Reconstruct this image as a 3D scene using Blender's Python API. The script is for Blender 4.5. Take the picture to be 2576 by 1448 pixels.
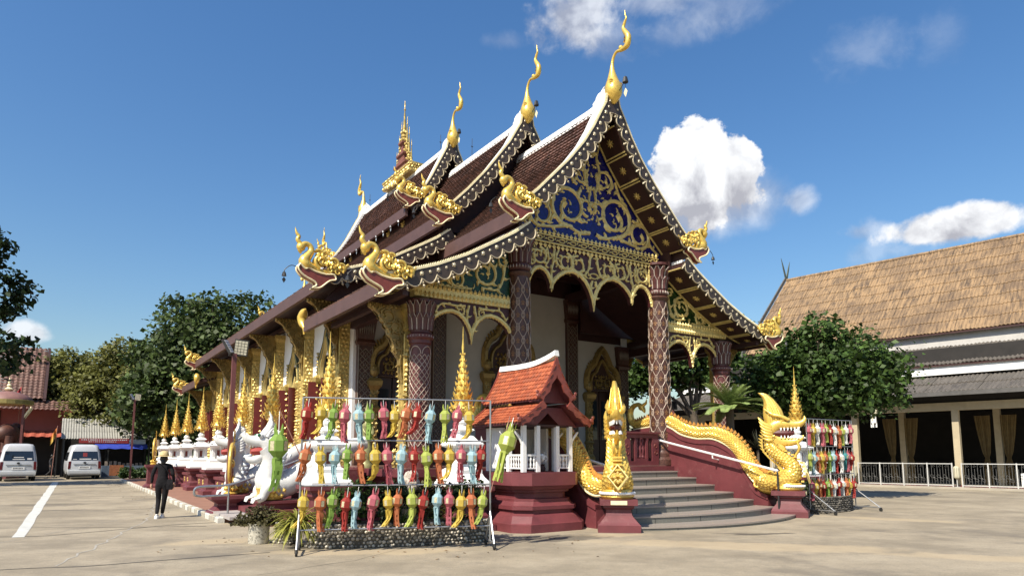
import bpy, math, random
import numpy as np
from mathutils import Vector, Matrix
from math import sin, cos, pi, radians, sqrt, atan2, hypot

for o in list(bpy.data.objects): bpy.data.objects.remove(o)
sc = bpy.context.scene
COL = sc.collection
rnd = random.Random(11)

# ------------------------------------------------------------------ camera
CAM_H = 1.6; PITCH = radians(6.8); FPX = 1695.0; WPX = 2576.0
PYC = 1143.0 - FPX * math.tan(PITCH)
cd = bpy.data.cameras.new("camera"); cam = bpy.data.objects.new("camera", cd); COL.objects.link(cam)
cam.location = (0, 0, CAM_H); cam.rotation_euler = (pi / 2 + PITCH, 0, 0)
cd.sensor_width = 36; cd.lens = FPX / WPX * 36; cd.shift_y = (PYC - 724) / WPX
cd.clip_end = 3000; cd.clip_start = 0.1
sc.camera = cam
def pix_dir(x, y):
    f = Vector((0, cos(PITCH), sin(PITCH))); u = Vector((0, -sin(PITCH), cos(PITCH)))
    return (f + Vector((1, 0, 0)) * ((x - 1288) / FPX) + u * ((PYC - y) / FPX)).normalized()

# ------------------------------------------------------------------ light
SUN_AZ = radians(33.7 + 180 + 20); SUN_EL = radians(48)
S = Vector((cos(SUN_AZ) * cos(SUN_EL), sin(SUN_AZ) * cos(SUN_EL), sin(SUN_EL)))
sl = bpy.data.lights.new("sun", 'SUN'); sl.energy = 5.0; sl.angle = radians(0.53); sl.color = (1.0, 0.92, 0.78)
so = bpy.data.objects.new("sun", sl); COL.objects.link(so)
so.rotation_euler = (-S).to_track_quat('-Z', 'Y').to_euler(); so.location = (0, -20, 40)

wd = bpy.data.worlds.new("World"); sc.world = wd; wd.use_nodes = True
nt = wd.node_tree; N = nt.nodes; L = nt.links
for n in list(N): N.remove(n)
def nd(t, **k):
    n = N.new(t)
    for a, b in k.items(): setattr(n, a, b)
    return n
def mth(op, a, b=None, c=None, clamp=False):
    n = N.new('ShaderNodeMath'); n.operation = op; n.use_clamp = clamp
    for i, q in enumerate((a, b, c)):
        if q is None: continue
        if isinstance(q, (int, float)): n.inputs[i].default_value = q
        else: L.new(q, n.inputs[i])
    return n.outputs[0]
sky = nd('ShaderNodeTexSky', sky_type='NISHITA'); sky.sun_disc = False
sky.sun_elevation = SUN_EL; sky.sun_rotation = pi / 2 - SUN_AZ
sky.altitude = 400; sky.air_density = 1.5; sky.dust_density = 1.8; sky.ozone_density = 5.0
geo = nd('ShaderNodeTexCoord'); DIR = geo.outputs['Generated']
hs = nd('ShaderNodeHueSaturation'); hs.inputs['Saturation'].default_value = 1.22; hs.inputs['Value'].default_value = 1.0; hs.inputs['Hue'].default_value = 0.505
L.new(sky.outputs[0], hs.inputs['Color'])
colr = hs.outputs[0]
def dot(v):
    n = nd('ShaderNodeVectorMath', operation='DOT_PRODUCT'); L.new(DIR, n.inputs[0]); n.inputs[1].default_value = v
    return n.outputs['Value']
# one cloud field in the sky: soft ellipses broken up by turbulence
def nz(scale, detail, rough, off, dist=0.0):
    m = nd('ShaderNodeVectorMath', operation='ADD'); L.new(DIR, m.inputs[0]); m.inputs[1].default_value = off
    n = nd('ShaderNodeTexNoise'); n.inputs['Scale'].default_value = scale; n.inputs['Detail'].default_value = detail
    n.inputs['Roughness'].default_value = rough; n.inputs['Distortion'].default_value = dist
    L.new(m.outputs[0], n.inputs['Vector']); return n.outputs['Fac']
n1 = nz(13, 9, 0.56, (3.1, 0.2, 1.7), 0.4)
n1b = nz(13, 9, 0.56, (3.1 + 0.016, 0.2, 1.7 - 0.024), 0.4)   # the same turbulence a step towards the sun
n2 = nz(42, 8, 0.62, (0.3, 5.2, 0.9))
LIT = mth('MULTIPLY_ADD', mth('SUBTRACT', n1, n1b), 3.0, 0.5, True)
def cloud(x, y, rx, ry, dens, edge, turb, base, colr, warp=0.0, pw=2.0):
    f = pix_dir(x, y); r = Vector((0, 0, 1)).cross(-f).normalized(); u = r.cross(f).normalized()
    if u.z < 0: u = -u
    if r.x < 0: r = -r
    df = dot(tuple(f)); a = mth('DIVIDE', dot(tuple(r)), df); b = mth('DIVIDE', dot(tuple(u)), df)
    k = FPX
    a = mth('MULTIPLY', a, k / rx); b = mth('MULTIPLY', b, k / ry)
    # flat-ish base: stretch the lower half
    low = mth('LESS_THAN', b, 0.0)
    b2 = mth('MULTIPLY', b, mth('MULTIPLY_ADD', low, 0.25, 1.0))
    rr = mth('SQRT', mth('ADD', mth('MULTIPLY', a, a), mth('MULTIPLY', b2, b2)))
    q = mth('ADD', mth('SUBTRACT', 1.0, rr), mth('MULTIPLY', mth('SUBTRACT', n1, 0.5), turb))
    q = mth('ADD', q, mth('MULTIPLY', mth('SUBTRACT', n2, 0.5), turb * 0.5))
    front = mth('GREATER_THAN', df, 0.2)
    mr = nd('ShaderNodeMapRange', interpolation_type='SMOOTHSTEP'); L.new(q, mr.inputs['Value'])
    mr.inputs['From Min'].default_value = -edge * 0.2; mr.inputs['From Max'].default_value = edge
    mr.inputs['To Max'].default_value = dens
    al = mth('MULTIPLY', mr.outputs[0], front)
    # underside a little greyer, billows shaded by their own relief
    sh = mth('MULTIPLY_ADD', b, 0.22, base)
    sh = mth('ADD', sh, mth('MULTIPLY', mth('SUBTRACT', LIT, 0.5), 0.75))
    sh = mth('MAXIMUM', mth('MINIMUM', sh, 1.06), 0.5)
    cc = nd('ShaderNodeCombineColor'); 
    L.new(mth('MULTIPLY', sh, 6.6), cc.inputs[0]); L.new(mth('MULTIPLY', sh, 6.7), cc.inputs[1]); L.new(mth('MULTIPLY_ADD', sh, 6.3, 0.6), cc.inputs[2])
    mx = nd('ShaderNodeMix', data_type='RGBA'); L.new(al, mx.inputs[0]); L.new(colr, mx.inputs[6]); L.new(cc.outputs[0], mx.inputs[7])
    return mx.outputs[2]
for a in [(1455, 35, 108, 80, .68, .6, 1.7, .92), (1540, 95, 70, 55, .3, .9, 2.0, .86), (1790, 20, 150, 70, .2, 1.2, 2.4, .85), (1700, 90, 110, 40, .15, 1.1, 2.6, .85),
          (1620, 10, 120, 36, .3, 1.0, 2.0, .86),
          (1772, 452, 136, 128, 1.0, .10, 1.25, .93), (1830, 515, 135, 95, .75, .9, .9, .78), (1735, 545, 95, 55, .7, .7, 1.2, .72),
          (2190, 135, 85, 60, .17, 1.2, 2.4, .85), (2365, 110, 50, 70, .13, 1.2, 2.4, .85), (2015, 505, 34, 34, .5, .8, 1.8, .85),
          (2400, 568, 140, 46, 1.0, .3, 1.2, .93), (2180, 578, 60, 26, .4, .8, 2.2, .85), (2240, 630, 110, 34, .25, .9, 2.4, .85),
          (66, 835, 46, 30, .8, .5, 1.3, .9), (1265, 105, 46, 22, .14, 1.0, 2.4, .85)]:
    colr = cloud(*a, colr)
bg = nd('ShaderNodeBackground'); bg.inputs['Strength'].default_value = 0.092
L.new(colr, bg.inputs['Color']); wo = nd('ShaderNodeOutputWorld'); L.new(bg.outputs[0], wo.inputs[0])

vs_ = sc.view_settings; sc.display_settings.display_device = 'sRGB'
vs_.view_transform = 'Standard'; vs_.look = 'None'; vs_.exposure = 0.68; vs_.gamma = 1.0; vs_.use_curve_mapping = False
sc.render.engine = 'CYCLES'
sc.cycles.max_bounces = 6; sc.cycles.transparent_max_bounces = 6
sc.render.resolution_x = 1024; sc.render.resolution_y = 575

# ------------------------------------------------------------------ materials
MATS = {}
def pm(name, col, rough=.6, metal=0., var=.18, vs=2.5, bump=0., bs=25., col2=None, c2=.5, c2w=.15, island=0., spec=.5, trans=0., stain=None):
    if name in MATS: return MATS[name]
    kk = .8 if max(col) < .75 else .93
    col = tuple(q * kk for q in col); col2 = tuple(q * kk for q in col2) if col2 else None
    m = bpy.data.materials.new(name); m.use_nodes = True; t = m.node_tree; n = t.nodes; l = t.links
    p = n['Principled BSDF']; p.inputs['Roughness'].default_value = rough; p.inputs['Metallic'].default_value = metal
    p.inputs['Specular IOR Level'].default_value = spec
    tc = n.new('ShaderNodeTexCoord')
    no = n.new('ShaderNodeTexNoise'); no.inputs['Scale'].default_value = vs; no.inputs['Detail'].default_value = 8; no.inputs['Roughness'].default_value = .65
    l.new(tc.outputs['Object'], no.inputs['Vector'])
    def mix(f, a, b):
        x = n.new('ShaderNodeMix'); x.data_type = 'RGBA'
        if isinstance(f, float): x.inputs[0].default_value = f
        else: l.new(f, x.inputs[0])
        for i, q in ((6, a), (7, b)):
            if isinstance(q, tuple): x.inputs[i].default_value = (*q[:3], 1)
            else: l.new(q, x.inputs[i])
        return x.outputs[2]
    mr = n.new('ShaderNodeMapRange'); l.new(no.outputs['Fac'], mr.inputs[0]); mr.inputs[1].default_value = .32; mr.inputs[2].default_value = .68
    c = mix(mr.outputs[0], tuple(q * (1 - var) for q in col), tuple(min(1, q * (1 + var)) for q in col))
    if col2:
        n3 = n.new('ShaderNodeTexNoise'); n3.inputs['Scale'].default_value = vs * 2.7; n3.inputs['Detail'].default_value = 9; n3.inputs['Roughness'].default_value = .7
        l.new(tc.outputs['Object'], n3.inputs['Vector'])
        m3 = n.new('ShaderNodeMapRange'); l.new(n3.outputs['Fac'], m3.inputs[0]); m3.inputs[1].default_value = c2; m3.inputs[2].default_value = c2 + c2w
        c = mix(m3.outputs[0], c, col2)
    if island:
        g = n.new('ShaderNodeNewGeometry'); h = n.new('ShaderNodeHueSaturation')
        m4 = n.new('ShaderNodeMapRange'); l.new(g.outputs['Random Per Island'], m4.inputs[0]); m4.inputs[3].default_value = 1 - island; m4.inputs[4].default_value = 1 + island
        l.new(m4.outputs[0], h.inputs['Value']); l.new(c, h.inputs['Color']); c = h.outputs[0]
    l.new(c, p.inputs['Base Color'])
    if bump:
        bn = n.new('ShaderNodeTexNoise'); bn.inputs['Scale'].default_value = bs; bn.inputs['Detail'].default_value = 6
        l.new(tc.outputs['Object'], bn.inputs['Vector'])
        b = n.new('ShaderNodeBump'); b.inputs['Strength'].default_value = bump; b.inputs['Distance'].default_value = .02
        l.new(bn.outputs['Fac'], b.inputs['Height']); l.new(b.outputs[0], p.inputs['Normal'])
    if trans:
        o = n['Material Output']; tr = n.new('ShaderNodeBsdfTranslucent'); l.new(c, tr.inputs[0]); ms = n.new('ShaderNodeMixShader'); ms.inputs[0].default_value = trans
        l.new(p.outputs[0], ms.inputs[1]); l.new(tr.outputs[0], ms.inputs[2]); l.new(ms.outputs[0], o.inputs[0])
    MATS[name] = m; return m
GOLD = pm('gold_paint', (.62, .45, .14), .38, .45, .3, 5, .35, 40, (.09, .055, .02), .56, .10)
GOLDS = pm('gold_statue', (.82, .565, .125), .32, .45, .16, 5, .25, 40, (.42, .26, .06), .55, .12)
GOLDB = pm('shaded_gilding', (.36, .25, .08), .42, .4, .35, 3, .4, 40, (.06, .038, .018), .56, .14)  # darker copy of the gold: eave and porch shade put into its colour
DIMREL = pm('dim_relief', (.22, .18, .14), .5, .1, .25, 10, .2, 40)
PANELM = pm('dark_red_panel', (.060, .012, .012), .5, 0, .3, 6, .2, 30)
CAPM = pm('capital_maroon', (.095, .028, .024), .5, 0, .3, 8, .2, 30)
GOLDC = pm('pale_gilding', (.78, .62, .24), .42, .3, .2, 8, .2, 50)
MAROON = pm('maroon_paint', (.150, .034, .040), .55, 0, .2, 1.7, .15, 30, (.205, .075, .075), .56, .16)
MAROONW = pm('worn_maroon_paint', (.165, .036, .042), .55, 0, .2, 3, .15, 30, (.30, .24, .20), .66, .05)
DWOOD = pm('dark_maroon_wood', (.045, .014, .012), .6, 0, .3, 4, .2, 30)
BROWN = pm('brown_fascia', (.105, .055, .047), .55, 0, .15, 2, .1, 20)
BLACKW = pm('barge_brown', (.058, .040, .029), .5, 0, .25, 6, .1, 30)
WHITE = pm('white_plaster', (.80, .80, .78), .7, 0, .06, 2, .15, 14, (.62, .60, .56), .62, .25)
WHITEP = pm('white_paint', (.82, .82, .80), .5, 0, .05, 4, .1, 20, (.66, .64, .6), .64, .2)
CREAM = pm('cream_edge', (.78, .68, .42), .5, 0.1, .15, 8, .1, 30)
SILVER = pm('pale_relief', (.50, .43, .37), .45, .1, .2, 10, .2, 40)
MIRROR = pm('mirror_stud', (.72, .64, .46), .25, .35, .1, 20)
TILE = pm('dark_roof_tile', (.140, .070, .052), .55, 0, .3, 1.2, .1, 30, (.07, .04, .033), .58, .2, .5)
OTILE = pm('orange_roof_tile', (.46, .105, .035), .6, 0, .2, 3, .2, 30, (.20, .07, .04), .6, .15, .25)
BLUE = pm('blue_glass_mosaic', (.012, .013, .17), .16, .2, .6, 9, .3, 60, (.012, .01, .03), .52, .08)
GREEN = pm('green_glass_mosaic', (.012, .055, .012), .2, .2, .6, 9, .3, 60, (.018, .015, .006), .5, .08)
REDW = pm('red_lacquer', (.13, .013, .010), .45, 0, .2, 4, .1, 20)
BELLY = pm('terracotta_lacquer', (.22, .05, .035), .45, 0, .25, 8, .15, 30)
COLM = pm('column_mosaic', (.085, .032, .022), .4, 0, .5, 14, .3, 50, (.055, .05, .025), .55, .1)
COLR = pm('red_column_mosaic', (.115, .03, .027), .45, 0, .3, 10, .3, 50)
STEEL = pm('galvanised_tube', (.42, .43, .44), .38, .8, .12, 12)
STEELD = pm('dark_steel', (.05, .05, .05), .45, .5, .2, 12)
RUBBER = pm('black_rubber', (.015, .015, .015), .7, 0, .2, 10)
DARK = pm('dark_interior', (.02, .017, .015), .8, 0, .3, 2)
GRAN = pm('granite_step', (.19, .185, .16), .4, 0, .2, 30, .1, 60, (.11, .107, .095), .55, .1)
WALLP = pm('shaded_porch_plaster', (.52, .50, .45), .75, 0, .08, 1.5, .15, 14, (.47, .44, .39), .6, .25)  # white wall greyed: the porch shade is put into this plaster colour
GRANT = pm('granite_tread', (.36, .31, .27), .3, 0, .15, 30, .05, 60)

# ------------------------------------------------------------------ mesh helpers
class MB:
    def __init__(s): s.v = []; s.f = []; s.m = None
    def add(s, vs, fs):
        b = len(s.v)
        if s.m is not None: vs = [tuple(s.m @ Vector(p)) for p in vs]
        s.v.extend(vs); s.f.extend([tuple(b + i for i in f) for f in fs]); return s
    def box(s, x0, x1, y0, y1, z0, z1):
        return s.add([(x0, y0, z0), (x1, y0, z0), (x1, y1, z0), (x0, y1, z0), (x0, y0, z1), (x1, y0, z1), (x1, y1, z1), (x0, y1, z1)],
                     [(0, 3, 2, 1), (4, 5, 6, 7), (0, 1, 5, 4), (1, 2, 6, 5), (2, 3, 7, 6), (3, 0, 4, 7)])
    def rings(s, rs, closed=True, cap=True):
        n = len(rs[0]); vs = [p for r in rs for p in r]; fs = []
        for i in range(len(rs) - 1):
            for j in range(n if closed else n - 1):
                k = (j + 1) % n; fs.append((i * n + j, i * n + k, (i + 1) * n + k, (i + 1) * n + j))
        if cap and closed: fs.append(tuple(range(n - 1, -1, -1))); fs.append(tuple((len(rs) - 1) * n + j for j in range(n)))
        return s.add(vs, fs)
    def mould(s, x0, x1, y0, y1, prof, ch=0.):       # rectangular stack of mouldings, prof = [(outset, z)]
        rs = []
        for o, z in prof:
            a, b, c, d = x0 - o, x1 + o, y0 - o, y1 + o
            if ch: rs.append([(a + ch, c, z), (b - ch, c, z), (b, c + ch, z), (b, d - ch, z), (b - ch, d, z), (a + ch, d, z), (a, d - ch, z), (a, c + ch, z)])
            else: rs.append([(a, c, z), (b, c, z), (b, d, z), (a, d, z)])
        return s.rings(rs)
    def lathe(s, prof, seg=12, c=(0, 0, 0), rot=0., sx=1., sy=1.):
        return s.rings([[(c[0] + r * sx * cos(rot + 2 * pi * j / seg), c[1] + r * sy * sin(rot + 2 * pi * j / seg), c[2] + z) for j in range(seg)] for r, z in prof])
    def ball(s, c, r, seg=10, ring=6, sx=1, sy=1, sz=1):
        pr = [(max(1e-3, sin(pi * i / ring)) * r, -cos(pi * i / ring) * r * sz) for i in range(ring + 1)]
        return s.lathe(pr, seg, c, 0, sx, sy)
    def prism(s, pts, y0, y1):                        # polygon in x-z, thick along y
        n = len(pts); A = sum(pts[i][0] * pts[(i + 1) % n][1] - pts[(i + 1) % n][0] * pts[i][1] for i in range(n))
        if A < 0: pts = pts[::-1]
        vs = [(x, y0, z) for x, z in pts] + [(x, y1, z) for x, z in pts]
        fs = [tuple(range(n)), tuple(range(2 * n - 1, n - 1, -1))] + [(i, i + n, (i + 1) % n + n, (i + 1) % n) for i in range(n)]
        return s.add(vs, fs)
    def tube(s, path, rad, seg=8, flat=1., up=None, scales=0.):
        P = [Vector(p) for p in path]; n = len(P)
        if not isinstance(rad, (list, tuple)): rad = [rad] * n
        rs = []; ref = Vector(up) if up else None; prev = None
        for i in range(n):
            t = (P[min(i + 1, n - 1)] - P[max(i - 1, 0)]).normalized()
            if ref is not None: a = ref.cross(t)
            else:
                a = prev - t * prev.dot(t) if prev is not None else (Vector((0, 0, 1)).cross(t) if abs(t.z) < .9 else Vector((1, 0, 0)).cross(t))
            if a.length < 1e-6: a = Vector((1, 0, 0))
            a.normalize(); b = t.cross(a); prev = a
            ring = []
            for j in range(seg):
                q = 2 * pi * j / seg; rr = rad[i] * (1 + (scales if (i + j) % 2 else -scales))
                ring.append(tuple(P[i] + a * (cos(q) * rr * flat) + b * (sin(q) * rr)))
            rs.append(ring)
        return s.rings(rs)
    def scales(s, path, rad, seg, flat, up, sz, keep=None):
        # overlapping pointed scales laid over a tube made with the same arguments
        P = [Vector(p) for p in path]; n = len(P); ref = Vector(up); acc = 0.; row = 0
        for i in range(1, n - 1):
            acc += (P[i] - P[i - 1]).length
            if acc < sz * .62: continue
            acc = 0.; row += 1
            t = (P[i + 1] - P[i - 1]).normalized(); a = ref.cross(t).normalized(); b = t.cross(a)
            for j in range(seg):
                q = 2 * pi * (j + .5 * (row % 2)) / seg; nn = (a * cos(q) / flat + b * sin(q)).normalized()
                if keep and not keep(nn, t): continue
                p = P[i] + a * (cos(q) * rad[i] * flat) + b * (sin(q) * rad[i])
                s.leaf(p + nn * .002, nn, -t, 2 * pi * rad[i] * .92 / seg, sz * 1.15, sz * .30)
        return s
    def leaf(s, p, nrm, up, w, h, d):
        p = Vector(p); nrm = Vector(nrm); up = Vector(up); sd = nrm.cross(up)
        return s.add([tuple(p - up * h * .45), tuple(p + sd * w * .5), tuple(p + up * h * .55), tuple(p - sd * w * .5), tuple(p + nrm * d)],
                     [(0, 1, 4), (1, 2, 4), (2, 3, 4), (3, 0, 4)])
    def strip(s, pts, w, d, y=0.):                    # raised ribbon in the x-z plane facing -y; w may vary
        n = len(pts); vs = []; fs = []
        for i, (x, z) in enumerate(pts):
            a = pts[max(i - 1, 0)]; b = pts[min(i + 1, n - 1)]; tx, tz = b[0] - a[0], b[1] - a[1]; l = hypot(tx, tz) or 1
            nx, nz_ = -tz / l, tx / l; ww = (w[i] if isinstance(w, list) else w) * .5
            vs += [(x + nx * ww, y, z + nz_ * ww), (x + nx * ww * .45, y - d, z + nz_ * ww * .45), (x - nx * ww * .45, y - d, z - nz_ * ww * .45), (x - nx * ww, y, z - nz_ * ww)]
        for i in range(n - 1):
            for k in range(3): fs.append((4 * i + k, 4 * i + k + 1, 4 * i + 4 + k + 1, 4 * i + 4 + k))
        return s.add(vs, fs)
    def xf(s, m): s.m = m; return s
    def turned(s, m): s.v = [tuple(m @ Vector(p)) for p in s.v]; return s
    def parts(s):
        par = list(range(len(s.v)))
        def find(i):
            while par[i] != i: par[i] = par[par[i]]; i = par[i]
            return i
        for f in s.f:
            r = find(f[0])
            for i in f[1:]: par[find(i)] = r
        g = {}
        for f in s.f: g.setdefault(find(f[0]), []).append(f)
        for fs in g.values():
            ids = sorted({i for f in fs for i in f}); mp = {i: k for k, i in enumerate(ids)}
            m = MB(); m.v = [s.v[i] for i in ids]; m.f = [tuple(mp[i] for i in f) for f in fs]; yield m
    def build(s, name, mat, parent=None, smooth=False, ang=40, split=False, **k):
        if split:
            for m in s.parts(): o = mk(name, m.mesh(name, mat, smooth, ang), parent, **k)
            return o
        return mk(name, s.mesh(name, mat, smooth, ang), parent, **k)
    def mesh(s, name, mat, smooth=False, ang=40):
        me = bpy.data.meshes.new(name); me.from_pydata(s.v, [], s.f); me.update()
        if smooth:
            me.polygons.foreach_set('use_smooth', [True] * len(me.polygons))
            me.set_sharp_from_angle(angle=radians(ang))
        me.materials.append(mat); return me
def mk(name, mesh, parent=None, loc=None, rot=None, scale=None, label=None, cat=None, group=None, kind=None):
    o = bpy.data.objects.new(name, mesh); COL.objects.link(o)
    if parent is not None: o.parent = parent
    if loc is not None: o.location = loc
    if rot is not None: o.rotation_euler = rot if isinstance(rot, (tuple, list)) else (0, 0, rot)
    if scale is not None: o.scale = scale if isinstance(scale, (tuple, list)) else (scale,) * 3
    if kind is None and name in TINYSET: kind = 'stuff'
    return tag(o, label, cat, group, kind)
TINYSET = {'belly_plates', 'teeth', 'pearl_band', 'dorsal_crest', 'lotus_band', 'capital_edging', 'shaft_net', 'relief_lattice', 'beaded_edge', 'wave_trim', 'gilded_boss', 'led_array', 'plate_marks', 'banner_lettering', 'tassels', 'gold_marks', 'ribs', 'scroll_infill', 'ridge_curl', 'panel_relief', 'riser_joint', 'eyes', 'foil_window', 'leaf_blades', 'fronds', 'leaves', 'foliage', 'stems', 'shutter_relief', 'capital', 'niche', 'fin_relief', 'gable_scrollwork', 'arch_scrollwork', 'aisle_scrollwork', 'aisle_arch_scrollwork', 'arch_rim', 'gilded_surround', 'gilded_frame', 'flank_scroll', 'gilded_batten', 'body_edging', 'belly_border', 'hood_edging', 'ridge_tiles'}
def tag(o, label=None, cat=None, group=None, kind=None):
    if label: o['label'] = label
    if cat: o['category'] = cat
    if group: o['group'] = group
    if kind: o['kind'] = kind
    return o
def thing(name, label, cat, loc=(0, 0, 0), rot=0., group=None, scale=None):
    return mk(name, None, None, loc, rot, scale, label, cat, group)
def copy_tree(o, parent=None):
    c = o.copy(); COL.objects.link(c); c.parent = parent
    for ch in o.children: copy_tree(ch, c)
    return c
def cr(pts, n=6):                                     # Catmull-Rom through points of any dimension
    P = [np.array(p, float) for p in pts]; P = [2 * P[0] - P[1]] + P + [2 * P[-1] - P[-2]]; out = []
    for i in range(1, len(P) - 2):
        for k in range(n):
            t = k / n; a, b, c, d = P[i - 1:i + 3]
            out.append(tuple(.5 * ((2 * b) + (c - a) * t + (2 * a - 5 * b + 4 * c - d) * t * t + (3 * b - a - 3 * c + d) * t ** 3)))
    out.append(tuple(P[-2])); return out
def lerp(pts, x):
    for (a, b), (c, d) in zip(pts, pts[1:]):
        if a <= x <= c: return b + (d - b) * (x - a) / (c - a if c != a else 1)
    return pts[-1][1] if x > pts[-1][0] else pts[0][1]
def spiral(mb, cx, cz, r, a0, turns, w, d, y=0., r1=.25, leaves=True, lw=.5):
    n = max(10, int(abs(turns) * 22)); pts = []; ws = []
    for i in range(n + 1):
        t = i / n; a = a0 + turns * 2 * pi * t; rr = r * (1 - t * (1 - r1)) if t > .55 else r * (1 - .12 * t)
        if t > .55: rr = r * (.934 + (r1 - .934) * (t - .55) / .45)
        pts.append((cx + rr * cos(a), cz + rr * sin(a))); ws.append(w * (1 - .35 * t))
    mb.strip(pts, ws, d, y)
    if leaves:
        sg = 1 if turns > 0 else -1
        for i in range(3, n - 2, 5):
            a = a0 + turns * 2 * pi * i / n; x, z = pts[i]
            hook(mb, x, z, a + sg * .7, r * lw, w * 1.1, d, y)
        x, z = pts[-1]; mb.leaf((x, y, z), (0, -1, 0), (cos(a0), 0, sin(a0)), r * .45, r * .6, d * 1.4)
def hook(mb, x, z, ang, l, w, d, y=0.):               # a small curved flame leaf
    pts = [(x + l * t * cos(ang + t * .9), z + l * t * sin(ang + t * .9)) for t in (0, .3, .6, 1.)]
    mb.strip(pts, [w, w * 1.15, w * .7, w * .08], d, y)
def vine(mb, pts, w, d, y=0., hl=.16, step=4):
    q = cr(pts, 6); mb.strip(q, [w * (1 - .4 * i / len(q)) for i in range(len(q))], d, y)
    for i in range(2, len(q) - 1, step):
        a = atan2(q[i + 1][1] - q[i - 1][1], q[i + 1][0] - q[i - 1][0])
        hook(mb, q[i][0], q[i][1], a + (.9 if (i // step) % 2 else -.9), hl, w, d, y)
# ------------------------------------------------------------------ ground
TA = radians(33.7); TC = Vector((2.48, 20.1, 0))
TM = Matrix.Translation(TC) @ Matrix.Rotation(TA, 4, 'Z')
def W(u, v, z=0.): return TM @ Vector((u, v, z))
def ground_mat():
    m = bpy.data.materials.new('weathered_concrete'); m.use_nodes = True; t = m.node_tree; n = t.nodes; l = t.links; p = n['Principled BSDF']
    p.inputs['Roughness'].default_value = .75; p.inputs['Specular IOR Level'].default_value = .3
    tc = n.new('ShaderNodeTexCoord')
    def noise(sc_, det, ro, scl=(1, 1, 1), rot=0.):
        mp = n.new('ShaderNodeMapping'); mp.inputs['Scale'].default_value = scl; mp.inputs['Rotation'].default_value = (0, 0, rot); l.new(tc.outputs['Object'], mp.inputs[0])
        x = n.new('ShaderNodeTexNoise'); x.inputs['Scale'].default_value = sc_; x.inputs['Detail'].default_value = det; x.inputs['Roughness'].default_value = ro
        l.new(mp.outputs[0], x.inputs['Vector']); return x.outputs['Fac']
    def rng(v, a, b, c=0., d=1.):
        x = n.new('ShaderNodeMapRange'); x.interpolation_type = 'SMOOTHSTEP'; l.new(v, x.inputs[0]); x.inputs[1].default_value = a; x.inputs[2].default_value = b; x.inputs[3].default_value = c; x.inputs[4].default_value = d; return x.outputs[0]
    def mix(f, a, b, bl='MIX'):
        x = n.new('ShaderNodeMix'); x.data_type = 'RGBA'; x.blend_type = bl
        if isinstance(f, float): x.inputs[0].default_value = f
        else: l.new(f, x.inputs[0])
        for i, q in ((6, a), (7, b)):
            if isinstance(q, tuple): x.inputs[i].default_value = (*q, 1)
            else: l.new(q, x.inputs[i])
        return x.outputs[2]
    def mm(op, a, b):
        x = n.new('ShaderNodeMath'); x.operation = op
        for i, q in enumerate((a, b)):
            if isinstance(q, (int, float)): x.inputs[i].default_value = q
            else: l.new(q, x.inputs[i])
        return x.outputs[0]
    c = mix(rng(noise(.45, 10, .68), .35, .66), (0.232, 0.196, 0.140), (0.368, 0.312, 0.224))
    c = mix(rng(noise(.7, 9, .7, (1, 1.8, 1), radians(-12)), .47, .7, 0, .6), c, (0.424, 0.364, 0.268))
    c = mix(rng(noise(.33, 9, .7), .52, .66, 0, .7), c, (0.160, 0.138, 0.108))
    c = mix(rng(noise(5, 8, .75), .5, .68, 0, .4), c, (0.160, 0.140, 0.112))
    c = mix(rng(noise(38, 4, .7), .35, .72, 0, .5), c, (0.128, 0.112, 0.092))
    # sandy, water-borne stains in front of the stairs and along the planter
    def blot(x, y, rx, ry, rot, ns, amt):
        mp = n.new('ShaderNodeMapping'); mp.vector_type = 'TEXTURE'; mp.inputs['Location'].default_value = (x, y, 0); mp.inputs['Rotation'].default_value = (0, 0, rot); mp.inputs['Scale'].default_value = (rx, ry, 1)
        l.new(tc.outputs['Object'], mp.inputs[0])
        ln = n.new('ShaderNodeVectorMath'); ln.operation = 'LENGTH'; l.new(mp.outputs[0], ln.inputs[0])
        q = mm('ADD', mm('SUBTRACT', 1.0, ln.outputs['Value']), mm('MULTIPLY', mm('SUBTRACT', noise(ns, 8, .65), .5), 1.9))
        return rng(q, 0., .45, 0, amt)
    for x, y, rx, ry, rot in [(4.2, 12.2, 3.2, .7, radians(-14)), (8, 10.6, 3, .4, radians(-20)), (9.5, 17.2, 1.6, .5, radians(-35)), (-2.5, 11.5, 2.2, .45, radians(5)), (-5.3, 12.9, 1.4, .5, radians(25)), (1.9, 13.8, 1.2, .35, radians(15))]:
        c = mix(blot(x, y, rx, ry, rot, .9, .5), c, (0.416, 0.328, 0.208))
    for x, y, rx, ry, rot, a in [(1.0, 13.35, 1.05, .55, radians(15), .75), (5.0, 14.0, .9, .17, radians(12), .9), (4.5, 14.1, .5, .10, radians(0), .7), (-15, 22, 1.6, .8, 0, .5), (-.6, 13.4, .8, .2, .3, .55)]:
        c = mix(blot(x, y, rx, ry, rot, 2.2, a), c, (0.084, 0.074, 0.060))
    l.new(c, p.inputs['Base Color'])
    bp = n.new('ShaderNodeBump'); bp.inputs['Strength'].default_value = .25; bp.inputs['Distance'].default_value = .02; l.new(noise(28, 6, .7), bp.inputs['Height']); l.new(bp.outputs[0], p.inputs['Normal'])
    return m
g = MB(); g.add([(-400, -60, 0), (400, -60, 0), (400, 900, 0), (-400, 900, 0)], [(0, 1, 2, 3)])
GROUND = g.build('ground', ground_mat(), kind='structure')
JOINT = pm('joint_dirt', (.09, .08, .065), .9, 0, .3, 4)
CRACKP = pm('crack_filler', (.40, .37, .32), .8, 0, .2, 4)
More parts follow.
